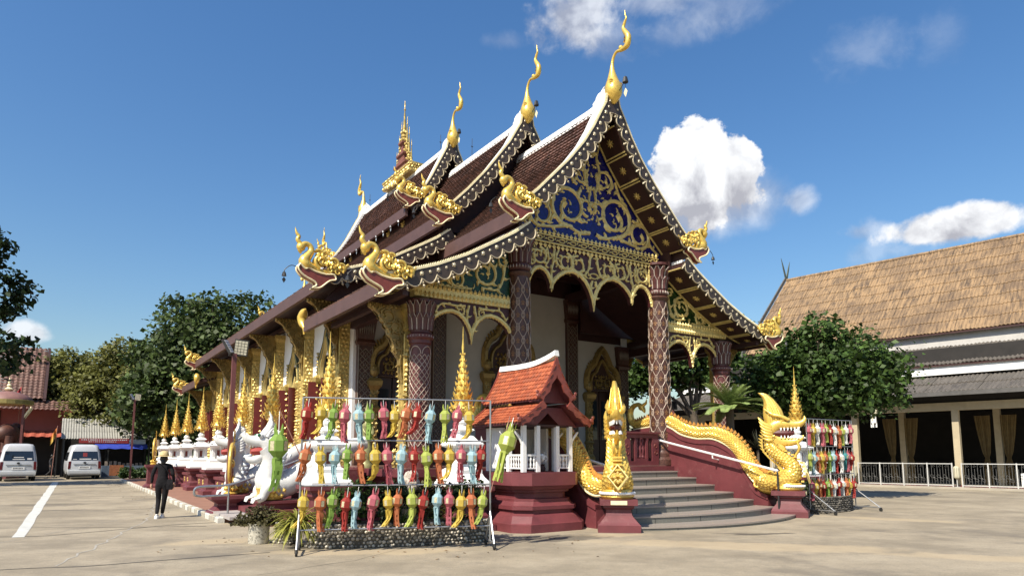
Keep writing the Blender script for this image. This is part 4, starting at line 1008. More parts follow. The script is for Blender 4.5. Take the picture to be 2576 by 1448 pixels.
# ---- side pilasters and carved eave brackets
PV = [.35, 5.2, 8.9, 12.8, 16.9, 21.1, 25.3, 28.2]
def side_bay(v, sg, first=False):
    eave = 5.45 if v < 4 or v > 27 else 6.5
    o = mk('side_pilaster', None, T, (sg * (WX + .002), v, 0), -pi / 2 if sg < 0 else pi / 2)
    w = .36; top = eave - .05
    b = MB(); b.mould(-w / 2, w / 2, -.30, 0, [(.1, FZ), (.1, FZ + .15), (.04, FZ + .25), (.04, FZ + .4), (0, FZ + .5), (0, top - .7), (.05, top - .62), (.02, top - .5), (.02, top - .3), (.1, top - .15), (.1, top)])
    for x in (-.13, -.045, .045, .13): b.tube([(x, -.305, FZ + .6), (x, -.305, top - .75)], .028, 5)
    for s in (-1, 1):
        b.m = Matrix.Translation((s * (w / 2 + .003), -.15, 0)) @ Matrix.Rotation(s * pi / 2, 4, 'Z'); gild(b, -.12, .12, FZ + .5, top - .7, 0, .12, .04); b.m = None
    gild(b, -.26, .26, FZ + .05, FZ + .5, -.4, .12, .05)
    # leafy lower half standing proud of the flutes
    for s in (-1, 1): gild(b, s * .21 - .06, s * .21 + .06, FZ + .5, FZ + 2.9, -.28, .11, .10)
    b.build('gilded_shaft', GOLD, o)
    # bracket: a carved triangular plate reaching out to the eave
    k = MB(); reach = 1.05 if not first else .95; zt = top - .02; zb = top - 2.1
    out = [(-.30, zt), (-.30 - reach, zt), (-.30 - reach, zt - .12), (-.30 - reach * .86, zt - .2), (-.30 - reach * .70, zt - .26), (-.30 - reach * .66, zt - .44), (-.30 - reach * .50, zt - .56), (-.30 - reach * .47, zt - .78), (-.30 - reach * .32, zt - .92), (-.30 - reach * .30, zt - 1.2), (-.30 - reach * .14, zt - 1.4), (-.30 - reach * .12, zt - 1.7), (-.31, zb)]
    k.m = Matrix.Rotation(pi / 2, 4, 'Z')      # local x of the plate runs outwards (-y)
    k.prism([(x, z) for x, z in out], -.05, .05)
    for fs in (1, -1):
        k.m = Matrix.Rotation(pi / 2, 4, 'Z') @ Matrix.Diagonal((1, fs, 1, 1))
        spiral(k, -.30 - reach * .48, zt - .30, .19, pi / 2, 1.3, .07, .05, -.052); spiral(k, -.30 - reach * .2, zt - .56, .17, pi / 2, -1.3, .065, .05, -.052); spiral(k, -.30 - reach * .15, zt - 1.0, .13, pi / 2, 1.3, .05, .05, -.052)
        vine(k, [(-.33, zb + .1), (-.40, zb + .6), (-.36, zb + 1.0), (-.46, zb + 1.5)], .06, .05, -.052, .14, 3)
        vine(k, [(-.30 - reach * .92, zt - .1), (-.30 - reach * .62, zt - .4), (-.30 - reach * .42, zt - .75), (-.30 - reach * .22, zt - 1.25)], .07, .06, -.052, .15, 2)
        gild(k, -.30 - reach, -.30, zt - .14, zt + .02, -.055, .11, .05)
    k.m = None
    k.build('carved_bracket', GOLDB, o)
for i, v in enumerate(PV):
    for sg in (-1, 1):
        if sg > 0 and i > 3: continue
        side_bay(v, sg, i == 0)
# timber beams under the eaves
b = MB()
for sg in (-1, 1):
    b.box(min(sg * 6.0, sg * 6.15), max(sg * 6.0, sg * 6.15), 4.3, 25.0, 6.5, 6.66)
    b.box(min(sg * 6.55, sg * 6.7), max(sg * 6.55, sg * 6.7), -.9, 4.2, 5.36, 5.5)
P('eave_beam', b, DWOOD, split=True)

# ---- ridge pinnacle: cluster of gilded spires on a stepped base
pn = mk('ridge_pinnacle', None, T, (0, 14.1, 14.88), None, (1, 1, .93))
b = MB(); b.mould(-.28, .28, -1.5, 1.5, [(.12, -.02), (.12, .12), (.02, .16), (.02, .28), (.16, .36), (.16, .46)]); gild(b, -.4, .4, .0, .4, -1.64, .12, .04)
for s in (-1,):
    b.m = Matrix.Translation((s * .42, 0, 0)) @ Matrix.Rotation(-pi / 2, 4, 'Z'); gild(b, -1.6, 1.6, .0, .45, 0, .13, .05)
    for k in range(9): hook(b, -1.0 + k * .25, -.05, -pi / 2 + rnd.uniform(-.4, .4), .5 - .06 * abs(k - 4), .2, .06, -.1)
    b.m = None
b.build('gilded_base', GOLD, pn)
b = MB(); b.mould(-.22, .22, -.62, .62, [(.06, .46), (.06, .6), (-.02, .68), (-.02, .8), (.05, .88), (.05, .98)]); b.mould(-.18, .18, -.36, .36, [(.05, .98), (.05, 1.1), (-.02, 1.2), (-.02, 1.35), (.06, 1.45), (.06, 1.55)]); b.mould(-.16, .16, -.18, .18, [(.04, 1.55), (.04, 1.65), (-.04, 1.75), (-.04, 2.0), (.06, 2.1), (.06, 2.2)])
b.build('stepped_base', pm('terracotta_stone', (.20, .07, .05), .7, 0, .25, 6, .2, 30), pn)
def spire_prof(h, r): return [(r, 0), (r * 1.15, h * .04), (r * .75, h * .10), (r * .95, h * .13), (r * .55, h * .20), (r * .72, h * .23), (r * .4, h * .31), (r * .52, h * .34), (r * .28, h * .44), (r * .36, h * .46), (r * .2, h * .58), (r * .26, h * .60), (r * .12, h * .75), (r * .3, h * .78), (r * .08, h * .82), (r * .16, h * .9), (r * .03, h)]
for dv, z, h, r in ((0, 2.2, 2.4, .26), (-.33, 1.55, 2.0, .17), (.33, 1.55, 2.0, .17), (-.58, .98, 1.9, .16), (.58, .98, 1.9, .16), (-.86, .46, 1.6, .15), (.86, .46, 1.6, .15)):
    r *= .8; b = MB(); b.lathe(spire_prof(h, r), 10, (0, dv, z))
    for k in range(8):
        a = k * pi / 4
        for zz, rr in ((.1, r), (h * .22, r * .75)): b.leaf((rr * 1.1 * cos(a), dv + rr * 1.1 * sin(a), z + zz), (cos(a), sin(a), 0), (0, 0, 1), r * .5, r * .9, .04)
    b.build('pinnacle_spire', GOLD, pn, True, 35)
ROD = MB(); ROD.tube([(0, 0, 0), (0, 0, .95)], .012, 5); ROD.box(-.05, .05, -.012, .012, .55, .58); RODM = ROD.mesh('lightning_rod', STEELD)
for v, z in ((18.6, 14.95), (10.3, 14.95), (7.5, 13.64)): mk('lightning_rod', RODM, T, (.05, v, z), 0, .9)
# ------------------------------------------------------------------ front staircase
ST = thing('staircase', 'curved grey granite steps between maroon walls leading up to the temple porch', 'staircase', TC, TA)
UC = -.2; HW = 2.72
NOS = [(-.88, 1.11), (-1.6, .935), (-2.27, .75), (-2.92, .57), (-3.57, .40), (-4.16, .24), (-4.75, .08)]
for k, (v, z) in enumerate(NOS):
    bow = .62 * ((k + 1) / 7) ** 1.6; n = 18; hw = HW + (.0 if k < 5 else .12)
    fr = [(UC - hw + 2 * hw * i / n, v - bow * (1 - (2 * i / n - 1) ** 2)) for i in range(n + 1)]
    back = -.62 if k == 0 else NOS[k - 1][0] + .12
    o = mk('step', None, ST)
    for nm, z0, z1, off, mat in (('riser', max(0, z - .2), z - .032, .02, GRAN), ('tread', z - .03, z + .004, 0, GRANT)):
        top = [(x, y + off) for x, y in fr]; vs = [(x, y, z0) for x, y in top] + [(x, y, z1) for x, y in top] + [(x, back, z0) for x, y in top] + [(x, back, z1) for x, y in top]; m = n + 1; fs = []
        for i in range(n): fs += [(i, i + 1, m + i + 1, m + i), (m + i, m + i + 1, 3 * m + i + 1, 3 * m + i)]
        fs += [(0, m, 3 * m, 2 * m), (n, 2 * m + n, 3 * m + n, m + n)]
        MB().add(vs, fs).build(nm, mat, o)
    jn = MB()
    for i in range(3, n, 4): x, y = fr[i]; jn.box(x - .006, x + .006, y + .016, y + .03, max(0, z - .19), z - .033)
    jn.build('riser_joint', GRAN if False else STEELD, o)
WT = [(1.3, 2.40), (.5, 2.44), (-.05, 2.50), (-.5, 2.36), (-.92, 2.15), (-1.5, 2.03), (-2.07, 2.0), (-2.5, 1.85), (-2.8, 1.66), (-3.05, 1.32), (-3.25, .98), (-3.5, .66), (-3.9, .5)]
RX = Matrix.Rotation(pi / 2, 4, 'Z')
for nm, u in (('side_wall', -3.2), ('side_wall', 2.85)):
    b = MB(); b.m = RX; q = cr(WT, 4)
    b.prism([(1.3, FZ - .9)] + q + [(-3.9, 0.0), (1.2, 0.0)], -u - .17, -u + .17); w = b.build(nm, MAROON, ST)
    b = MB(); b.m = RX
    lo = [(x, z - .13) for x, z in q]
    rs = [[(x, -u - .20, z + .02), (x, -u + .20, z + .02), (x, -u + .20, z - .10), (x, -u - .20, z - .10)] for x, z in q]; b.rings(rs); b.build('wall_coping', MAROON, w)
    trn = radians(-40) if u < 0 else radians(30)
    ped = mk('pedestal', None, ST, (u, -4.42, 0), trn)
    pd = MB(); pd.mould(-.29, .29, -.31, .31, [(.15, 0), (.15, .15), (.10, .2), (-.01, .33), (-.03, .40), (-.03, .46), (.03, .5), (.03, .54), (.10, .55), (.10, .67)]); pd.build('pedestal_body', MAROON, ped)
    pq = MB(); pq.box(-.17, .17, -.425, -.412, .565, .65); pq.build('plaque', CREAM, ped)
# panels flanking the head of the stairs
BAL = [(.028, 0), (.05, .04), (.022, .1), (.045, .2), (.05, .28), (.022, .4), (.045, .5), (.03, .55)]
for s in (-1, 1):
    o = mk('balustrade_panel', None, ST, (s * 1.72 + UC * .6, -.2, FZ))
    b = MB(); b.box(-.72, .72, -.09, .09, 0, .16); b.box(-.72, .72, -.08, .08, .86, .96); b.mould(-.72, .72, -.09, .09, [(0, .96), (.05, 1.0), (.05, 1.05)])
    for x in (-.6, .6): b.box(x - .14, x + .14, -.085, .085, .16, .86)
    b.box(-.2, .2, -.07, .07, .16, .24); b.box(-.28, -.2, -.075, .075, .16, .86); b.box(.2, .28, -.075, .075, .16, .86)
    b.build('panel_frame', MAROON, o)
    for x in (-.12, 0, .12): q = MB(); q.lathe([(r, .24 + z * 1.1) for r, z in BAL], 8, (x, 0, 0)); q.build('baluster', MAROON, o, True)
    for x in (-.38, .38): q = MB(); q.box(x - .05, x + .05, -.05, -.03, .25, .78); q.build('recessed_panel', DWOOD, o)
    q = MB()
    for x in (-.6, .6):
        spiral(q, x, .62, .06, pi / 2, 1.1, .02, .012, -.088, leaves=False); spiral(q, x, .42, .06, pi / 2, -1.1, .02, .012, -.088, leaves=False)
    q.build('panel_relief', BELLY, o)
RAILW = pm('white_rail_paint', (.8, .8, .78), .4, .1, .05, 6)
for s, u in ((1, 2.42), (-1, -2.8)):
    o = mk('handrail', None, ST)
    b = MB(); pts = cr([(u, .05, 2.18), (u, -.25, 2.05), (u, -2.3, 1.62), (u, -4.2, 1.23), (u, -4.42, 1.18)], 5); b.tube(pts, .032, 8); b.tube([(u, -2.3, 1.62), (u, -2.3, 1.50)], .02, 6); b.tube([(u, -2.3, 1.50), (u + s * .28, -2.3, 1.45)], .016, 6); b.build('rail', RAILW, o, True)
    b = MB(); b.tube([(u, -4.4, 1.2), (u, -4.4, .08)], .025, 8); b.lathe([(.07, .085), (.07, .1), (.03, .11)], 8, (u, -4.4, 0)); b.build('rail_post', STEELD, o)

# ------------------------------------------------------------------ golden nagas
def naga(name, label, u, turn):
    o = thing(name, label, 'serpent statue', W(u, -4.4, .67), TA, 'golden serpents on the stair walls')
    def L_(v, z): return (0, v + 4.4, z - .67)
    hp = Matrix.Rotation(turn, 4, 'Z')
    bp = cr([(1.25, 2.58, .12), (.9, 2.62, .17), (.45, 2.66, .2), (-.05, 2.73, .21), (-.5, 2.59, .21), (-.92, 2.38, .215), (-1.5, 2.25, .22), (-2.07, 2.23, .23), (-2.5, 2.09, .235), (-2.82, 1.88, .24), (-3.1, 1.55, .24), (-3.3, 1.22, .235), (-3.55, .98, .225), (-3.85, .88, .21), (-4.15, .9, .16)], 7)
    b = MB(); b.tube([L_(v, z) for v, z, r in bp], [r for v, z, r in bp], 20, .78, (1, 0, 0)); b.scales([L_(v, z) for v, z, r in bp], [r for v, z, r in bp], 18, .78, (1, 0, 0), .085); b.build('scaly_body', GOLDS, o)
    c = MB()
    for i in range(1, len(bp) - 1, 2):
        v, z, r = bp[i]; dv, dz = bp[i + 1][0] - bp[i - 1][0], bp[i + 1][1] - bp[i - 1][1]; l = hypot(dv, dz); nv, nz_ = dz / l, -dv / l
        if nz_ < 0: nv, nz_ = -nv, -nz_
        x, y, zz = L_(v + nv * r * .95, z + nz_ * r * .95)
        c.rings([[(-.03, y - .06, zz), (.03, y - .06, zz), (.03, y + .06, zz), (-.03, y + .06, zz)], [(-.004, y + .03 + nv * .1, zz + nz_ * .11), (.004, y + .03 + nv * .1, zz + nz_ * .11), (.004, y + .04 + nv * .1, zz + nz_ * .11), (-.004, y + .04 + nv * .1, zz + nz_ * .11)]])
    c.build('dorsal_crest', pm('amber_crest', (.74, .36, .09), .4, .4, .2, 6), o)
    e = MB()
    for s in (-1, 1): e.tube([(s * .175, y, z - .17 * 1.0) for x, y, z in [L_(v, z) for v, z, r in bp[2:-2]]], .028, 6)
    e.build('body_edging', CREAM, o, True)
    # curled tail finial
    tl = cr([(1.2, 2.56, .15), (1.42, 2.72, .14), (1.48, 2.98, .115), (1.36, 3.2, .1), (1.1, 3.27, .09), (.92, 3.16, .10), (.84, 3.06, .07), (.8, 2.98, .02)], 5)
    t = MB(); t.tube([L_(v, z) for v, z, r in tl], [max(.01, r) for v, z, r in tl], 10, .8, (1, 0, 0)); x, y, z = L_(.95, 3.17); t.ball((0, y, z), .12, 10, 6, .8, 1.1, .9)
    t.tube([L_(.86, 3.24), L_(.74, 3.3), L_(.70, 3.42)], [.06, .045, .012], 7)
    for k in range(7): x, y, z = L_(*tl[6 + k * 3][:2]); t.leaf((0, y + .09, z), (1, 0, 0), (0, .8, .5), .08, .2, .05)
    t.build('tail_finial', GOLDS, o, True, 60)
    # neck and breast: an S standing on the pedestal
    nk = cr([(-3.7, 1.0, .22), (-3.85, .90, .27), (-4.05, .88, .31), (-4.32, .94, .34), (-4.52, 1.08, .32), (-4.54, 1.26, .275), (-4.40, 1.44, .235), (-4.18, 1.6, .21), (-4.02, 1.78, .195), (-4.0, 1.98, .19), (-4.08, 2.14, .20)], 7)
    n = MB(); n.tube([L_(v, z) for v, z, r in nk], [r * .97 for v, z, r in nk], 20, .72, (1, 0, 0)); n.scales([L_(v, z) for v, z, r in nk], [r * .97 for v, z, r in nk], 16, .72, (1, 0, 0), .085); n.turned(hp).build('scaly_neck', GOLDS, o)
    m = MB()   # belly plates down the breast, spine fins up the back of the neck
    for i in range(24, len(nk) - 3, 2):
        v, z, r = nk[i]; dv, dz = nk[i + 1][0] - nk[i - 1][0], nk[i + 1][1] - nk[i - 1][1]; l = hypot(dv, dz); nv, nz_ = -dz / l, dv / l
        if nv > 0: nv, nz_ = -nv, -nz_
        x, y, zz = L_(v + nv * r * .93, z + nz_ * r * .93); m.box(-.10, .10, y - .035, y + .035, zz - .022, zz + .022)
        x, y, zz = L_(v - nv * r * .95, z - nz_ * r * .95)
        m.rings([[(-.03, y, zz - .05), (.03, y, zz - .05), (.03, y, zz + .05), (-.03, y, zz + .05)], [(-.004, y + .11, zz + .07), (.004, y + .11, zz + .07), (.004, y + .11, zz + .08), (-.004, y + .11, zz + .08)]])
    m.turned(hp).build('belly_plates', GOLDS, o)
    bs = MB(); bs.lathe([(.34, 0), (.38, .05), (.36, .12), (.31, .2)], 18, (0, .0, 0), 0, .95, 1.05); bs.turned(hp).build('base_ring', GOLDS, o, True, 40)
    pr = MB()
    for k in range(26): a = pi + pi * (k - .5) / 24; pr.ball((.36 * cos(a), .0 + .40 * sin(a), .12), .034, 6, 4)
    pr.turned(hp).build('pearl_band', WHITEP, o, True, 80)
    d = MB()    # breast jewel
    d.m = Matrix.Translation((0, -.445, .46)) @ Matrix.Rotation(radians(-14), 4, 'X')
    d.strip([(0, -.26), (.2, 0), (0, .26), (-.2, 0), (0, -.26), (.2, 0)], .06, .05, 0); 
    for k in range(8): a = k * pi / 4; d.leaf((.07 * cos(a), -.01, .09 * sin(a)), (0, -1, 0), (cos(a), 0, sin(a)), .06, .1, .04)
    d.turned(hp).build('breast_jewel', GOLDC, o)
    lp = MB()   # flank scrolls where the body meets the pedestal
    for s in (-1, 1):
        for cy, cz, r, a0, tn in ((.50, .20, .17, -.5, 1.2), (.74, .14, .13, 2.5, -1.2), (.34, .38, .12, 3.0, -1.2)):
            pth = [(s * (.27 + .02 * sin(q)), cy + r * (1 - .7 * i / 20) * cos(a0 + tn * 2 * pi * i / 20), cz + r * (1 - .7 * i / 20) * sin(a0 + tn * 2 * pi * i / 20)) for i, q in enumerate(range(21))]; lp.tube(pth, [.04 - .0012 * i for i in range(21)], 7)
    lp.tube(cr([(0, .9, .42), (0, .82, .12), (0, .62, .0), (0, .35, .06), (0, .1, .16)], 4), [.2, .2, .2, .2, .2, .195, .19, .19, .185, .18, .175, .17, .16, .15, .13, .1, .06], 12, .75, (1, 0, 0), .03)
    if turn > 0: lp.build('flank_scroll', GOLDS, o, True, 60)
    # head
    h = MB()
    up = cr([(-3.98, 2.22, .20), (-4.16, 2.38, .19), (-4.38, 2.42, .15), (-4.58, 2.40, .115), (-4.76, 2.42, .09), (-4.88, 2.52, .05), (-4.88, 2.62, .012)], 5)
    h.tube([L_(v, z) for v, z, r in up], [r for v, z, r in up], 12, 1.0, (1, 0, 0))
    lw = cr([(-4.02, 2.06, .17), (-4.2, 1.99, .14), (-4.42, 1.94, .11), (-4.62, 1.95, .085), (-4.78, 2.03, .05), (-4.84, 2.11, .012)], 5)
    h.tube([L_(v, z) for v, z, r in lw], [r * .9 for v, z, r in lw], 12, 1.2, (1, 0, 0))
    for s in (-1, 1):
        x, y, z = L_(-4.36, 2.53); h.ball((s * .11, y, z), .065, 8, 6)
        h.tube(cr([(s * .14, L_(-4.5, 0)[1], 1.85), (s * .18, L_(-4.3, 0)[1], 1.95), (s * .17, L_(-4.1, 0)[1], 2.0), (s * .15, L_(-3.9, 0)[1], 2.16)], 4), [.05] * 10 + [.03, .02, .006], 7)
        for k in range(6):
            h.tube(cr([(s * .16, L_(-4.06, 0)[1], 1.32 + .07 * k), (s * .205, L_(-3.96 + .02 * k, 0)[1], 1.32 + .09 * k), (s * .19, L_(-3.84 + .02 * k, 0)[1], 1.38 + .11 * k)], 4), [.06, .062, .06, .056, .05, .042, .034, .024, .008], 7)
        h.tube(cr([(s * .07, L_(-4.68, 0)[1], 1.26), (s * .07, L_(-4.72, 0)[1], 1.1), (s * .05, L_(-4.62, 0)[1], .92), (s * .04, L_(-4.5, 0)[1], .78)], 4), [.03, .034, .036, .036, .036, .034, .032, .03, .028, .026, .022, .016, .008], 6)
    h.tube(cr([(0, L_(-4.2, 0)[1], 1.2), (0, L_(-4.32, 0)[1], 1.08), (0, L_(-4.3, 0)[1], .95)], 4), [.1, .1, .095, .09, .08, .07, .05, .03, .01], 8)
    h.turned(hp).build('head', GOLDS, o, True, 60)
    cr_ = MB()
    lv = cr([(2.40, -4.36, -3.90, .13), (2.60, -4.38, -3.86, .125), (2.80, -4.33, -3.86, .105), (2.96, -4.23, -3.88, .085), (3.08, -4.14, -3.87, .07), (3.18, -4.04, -3.82, .055), (3.25, -3.94, -3.76, .04), (3.27, -3.84, -3.74, .015)], 3)
    rr = []
    for k_, (z, vf, vb, th) in enumerate(lv):
        c = (vf + vb) / 2; hw = (vb - vf) / 2; rr.append([(max(.004, th) * sin(q) * (1 + .16 * cos(6 * q)), L_(c - hw * cos(q), 0)[1], L_(0, z)[2]) for q in [2 * pi * j / 24 for j in range(24)]])
    cr_.rings(rr)
    for s in (-1, 1):
        for d0, zt in ((.04, 3.08), (.16, 2.98), (.28, 2.86)):
            pth = cr([(s * .12, L_(-4.36 + d0, 0)[1], L_(0, 2.38)[2]), (s * .135, L_(-4.34 + d0, 0)[1], L_(0, 2.62)[2]), (s * .11, L_(-4.27 + d0, 0)[1], L_(0, 2.82)[2]), (s * .075, L_(-4.16 + d0 * .8, 0)[1], L_(0, zt)[2])], 5)
            cr_.tube(pth, [.042 - .0021 * i for i in range(len(pth))], 6)
    cr_.turned(hp).build('head_crest', GOLDS, o, True, 60)
    mo = MB(); x, y, z = L_(-4.45, 2.2); mo.tube([L_(-4.1, 2.18), L_(-4.4, 2.17), L_(-4.62, 2.18)], [.15, .12, .05], 8); mo.turned(hp).build('mouth', pm('mouth_red', (.09, .008, .008), .4), o, True)
    te = MB()
    for s in (-1, 1):
        for k in range(6):
            f = k / 5; vv = -4.3 - .42 * f; hw = .13 - .055 * f
            x, y, z = L_(vv, 2.31 + .01 * f); te.rings([[(s * hw - .018, y - .024, z), (s * hw + .018, y - .024, z), (s * hw + .018, y + .024, z), (s * hw - .018, y + .024, z)], [(s * hw - .004, y - .006, z - .085), (s * hw + .004, y - .006, z - .085), (s * hw + .004, y + .006, z - .085), (s * hw - .004, y + .006, z - .085)]])
            x, y, z = L_(vv, 2.04); te.rings([[(s * hw - .016, y - .02, z), (s * hw + .016, y - .02, z), (s * hw + .016, y + .02, z), (s * hw - .016, y + .02, z)], [(s * hw - .004, y - .006, z + .07), (s * hw + .004, y - .006, z + .07), (s * hw + .004, y + .006, z + .07), (s * hw - .004, y + .006, z + .07)]])
    for x in (-.06, 0, .06):
        xx, y, z = L_(-4.74, 2.33); te.rings([[(x - .025, y - .02, z), (x + .025, y - .02, z), (x + .025, y + .02, z), (x - .025, y + .02, z)], [(x - .01, y - .006, z - .08), (x + .01, y - .006, z - .08), (x + .01, y + .006, z - .08), (x - .01, y + .006, z - .08)]])
        xx, y, z = L_(-4.7, 2.03); te.rings([[(x - .025, y - .02, z), (x + .025, y - .02, z), (x + .025, y + .02, z), (x - .025, y + .02, z)], [(x - .01, y - .006, z + .07), (x + .01, y - .006, z + .07), (x + .01, y + .006, z + .07), (x - .01, y + .006, z + .07)]])
    te.turned(hp).build('teeth', WHITEP, o)
    return o
naga('naga_statue', 'golden serpent statue seen head-on beside the small orange-roofed shrine', -3.2, radians(-40))
naga('naga_statue', 'golden serpent statue in profile on the stair wall beside the farther lantern rack', 2.85, radians(30))

# ------------------------------------------------------------------ small shrine on its plinth
SH = thing('spirit_house', 'small white shrine with orange tiled roof on a tall maroon plinth', 'shrine', W(-4.42, -2.75), TA)
b = MB(); b.mould(-.70, .70, -.85, .85, [(.27, 0), (.27, .17), (.25, .19), (.16, .33), (.10, .38), (.10, .44), (.15, .455), (.15, .53), (.11, .545), (.05, .62), (.05, .67), (-.02, .685), (-.02, .80), (.04, .815), (.04, .86), (.10, .875), (.14, .94), (.18, .955), (.18, 1.22)], .3); b.build('plinth', MAROONW, SH)
b = MB(); b.box(-.72, .72, -.86, .86, 1.222, 1.235); b.build('floor', MAROON, SH)
b = MB()
for x in (-.60, .60): b.box(x - .03, x + .03, .02, .72, 1.236, 2.2)
b.box(-.57, .57, .66, .72, 1.236, 2.2); b.build('shrine_wall', WHITEP, SH, split=True)
for x in (-.62, -.26, .26, .62):
    for y in (-.78,): b = MB(); b.box(x - .045, x + .045, y - .045, y + .045, 1.236, 2.22); b.build('post', WHITEP, SH)
for x in (-.62, .62): b = MB(); b.box(x - .045, x + .045, -.27, -.18, 1.236, 2.22); b.build('post', WHITEP, SH)
def railing(x0, x1, y, along_x=True):
    o = mk('railing', None, SH); f = MB()
    if along_x: f.box(x0, x1, y - .02, y + .02, 1.30, 1.33); f.box(x0, x1, y - .025, y + .025, 1.57, 1.61)
    else: f.box(y - .02, y + .02, x0, x1, 1.30, 1.33); f.box(y - .025, y + .025, x0, x1, 1.57, 1.61)
    f.build('rail', WHITEP, o); n = max(2, int((x1 - x0) / .085))
    for i in range(n):
        p = x0 + (x1 - x0) * (i + .5) / n; q = MB(); q.lathe([(.012, 1.33), (.024, 1.38), (.012, 1.44), (.026, 1.5), (.012, 1.57)], 6, (p, y, 0) if along_x else (y, p, 0)); q.build('baluster', WHITEP, o)
railing(-.57, -.31, -.78); railing(.31, .57, -.78); railing(-.73, -.28, -.62, False); railing(-.17, .02, -.62, False); railing(-.73, -.28, .62, False)
for s in (-1, 1):
    b = MB(); b.m = Matrix.Translation((s * .66, 0, 0)) @ RX
    for y in (-.2, .5): b.prism([(y, 2.18), (y, 1.85), (y + .02, 1.85), (y + .02, 2.0), (y + .0, 2.18)], -.02 - s * .0, .02)
    b.m = None
    q = cr([(s * .66, -.78, 1.8), (s * .72, -.78, 1.95), (s * .86, -.78, 2.1)], 4); b.tube(q, [.02, .022, .024, .026, .028, .028, .028, .026, .02], 6); q = cr([(s * .66, -.22, 1.8), (s * .72, -.22, 1.95), (s * .86, -.22, 2.1)], 4); b.tube(q, [.02, .022, .024, .026, .028, .028, .028, .026, .02], 6)
    b.build('eave_bracket', WHITEP, SH, split=True)
SU = [(0, 3.62), (.08, 3.42), (.2, 3.18), (.33, 2.97), (.47, 2.79)]; SLo = [(.36, 2.70), (.5, 2.58), (.7, 2.43), (.96, 2.28)]
y0, y1 = -1.12, 1.08
for pr in (SU, SLo):
    for sg in (-1, 1):
        b = MB(); rs = [[(sg * u, y0, z - .01), (sg * u, y1, z - .01), (sg * u, y1, z - .05), (sg * u, y0, z - .05)] for u, z in pr]; b.rings(rs); b.build('roof_deck', MAROON, SH)
tl = MB(); tl.add([(-.055, 0, 0), (.055, 0, 0), (.056, -.10, .022), (.04, -.135, .024), (0, -.15, .026), (-.04, -.135, .024), (-.056, -.10, .022), (.056, -.10, .006), (.04, -.135, .006), (0, -.15, .006), (-.04, -.135, .006), (-.056, -.10, .006)],
                  [(0, 1, 2, 3, 4, 5, 6), (2, 7, 8, 3), (3, 8, 9, 4), (4, 9, 10, 5), (5, 10, 11, 6)])
OT = [tl.mesh('roof_tile', pm('orange_tile_%s' % 'abcd'[i], c, .6, 0, .2, 5, .2, 30, (.2, .07, .04), .6, .15)) for i, c in enumerate(((.36, .088, .035), (.42, .11, .045), (.31, .07, .028), (.28, .075, .036)))]
for pr, rows in ((SU, 9), (SLo, 6)):
    q, Ln = arc(pr, rows)
    for sg in (-1, 1):
        joined = MB()
        for i in range(rows):
            (u0, z0), (u1, z1) = q[i], q[i + 1]; l = hypot(u1 - u0, z1 - z0); D = Vector((sg * (u1 - u0) / l, 0, (z1 - z0) / l)); A = Vector((0, 1, 0)); Nn = A.cross(D) * -1
            if Nn.z < 0: Nn = -Nn
            X = (-D).cross(Nn); M3 = Matrix((X, -D, Nn)).transposed().to_4x4()
            nv = 19; stp = (y1 - y0) / nv
            for j in range(nv + (i % 2)):
                y = y0 + stp * (j + (.5 if i % 2 == 0 else 0)); M = Matrix.Translation((sg * u0, y, z0 + .004)) @ M3 @ Matrix.Diagonal((stp / .112, l / .105, 1, 1))
                if sg < 0: mk('roof_tile', rnd.choice(OT), SH).matrix_local = M
                else: joined.m = M; joined.add(tl.v, tl.f)
        if sg > 0: joined.build('roof_tiles', OTILE, SH, kind='stuff')
b = MB(); rs = []
for i in range(13):
    y = y0 - .03 + (y1 - y0) * i / 12; h = .16 * max(0, 1 - i / 6) ** 2 + .03 * max(0, (i - 8) / 4)
    rs.append([(-.07, y, 3.56 + h), (-.045, y, 3.68 + h), (.045, y, 3.68 + h), (.07, y, 3.56 + h)])
b.rings(rs); b.build('ridge_cap', WHITE, SH)
for yy, sgn in ((y0 - .02, -1), (y1 + .02, 1)):
    for sg in (-1, 1):
        b = MB()
        for pr, x in ((SU, .08), (SLo, .1)):
            p2 = [(max(0, u - .0), z + (.03 if u > .01 else .06)) for u, z in pr]; q, _ = arc(p2, 12); rs = []
            for i, (u, z) in enumerate(q):
                a = q[max(i - 1, 0)]; c = q[min(i + 1, 12)]; du, dz = c[0] - a[0], c[1] - a[1]; l = hypot(du, dz); nu, nz_ = -dz / l, du / l; wv = .02 * sin(i * 1.6)
                rs.append([(sg * (u + nu * .02), yy - .02, z + nz_ * .02), (sg * (u + nu * .02), yy + .02, z + nz_ * .02), (sg * max(.0, u - nu * (.13 + wv)), yy + .02, z - nz_ * (.13 + wv)), (sg * max(0, u - nu * (.13 + wv)), yy - .02, z - nz_ * (.13 + wv))])
            b.rings(rs)
            eu, ez = p2[-1]; b.ball((sg * (eu + .0), yy, ez + .02), .065, 8, 6, 1, .5, 1); b.ball((sg * (eu + .045), yy, ez + .1), .04, 8, 6, 1, .5, 1)
        b.build('barge_board', BELLY, SH)
b = MB(); b.prism([(-.5, 2.72), (0, 3.4), (.5, 2.72)], -.86, -.82); b.prism([(-.8, 2.2), (-.38, 2.62), (.38, 2.62), (.8, 2.2), (.62, 2.22), (.3, 2.24), (.0, 2.5), (-.3, 2.24), (-.62, 2.22)], -.82, -.78); b.build('gable', MAROON, SH, split=True)
b = MB(); b.box(-.66, .66, -.82, .72, 2.205, 2.25); b.build('ceiling', DWOOD, SH)
b = MB(); b.box(-.9, -.84, -1.0, 1.0, 2.22, 2.3); b.box(.84, .9, -1.0, 1.0, 2.22, 2.3); b.build('eave_fascia', MAROON, SH, split=True)
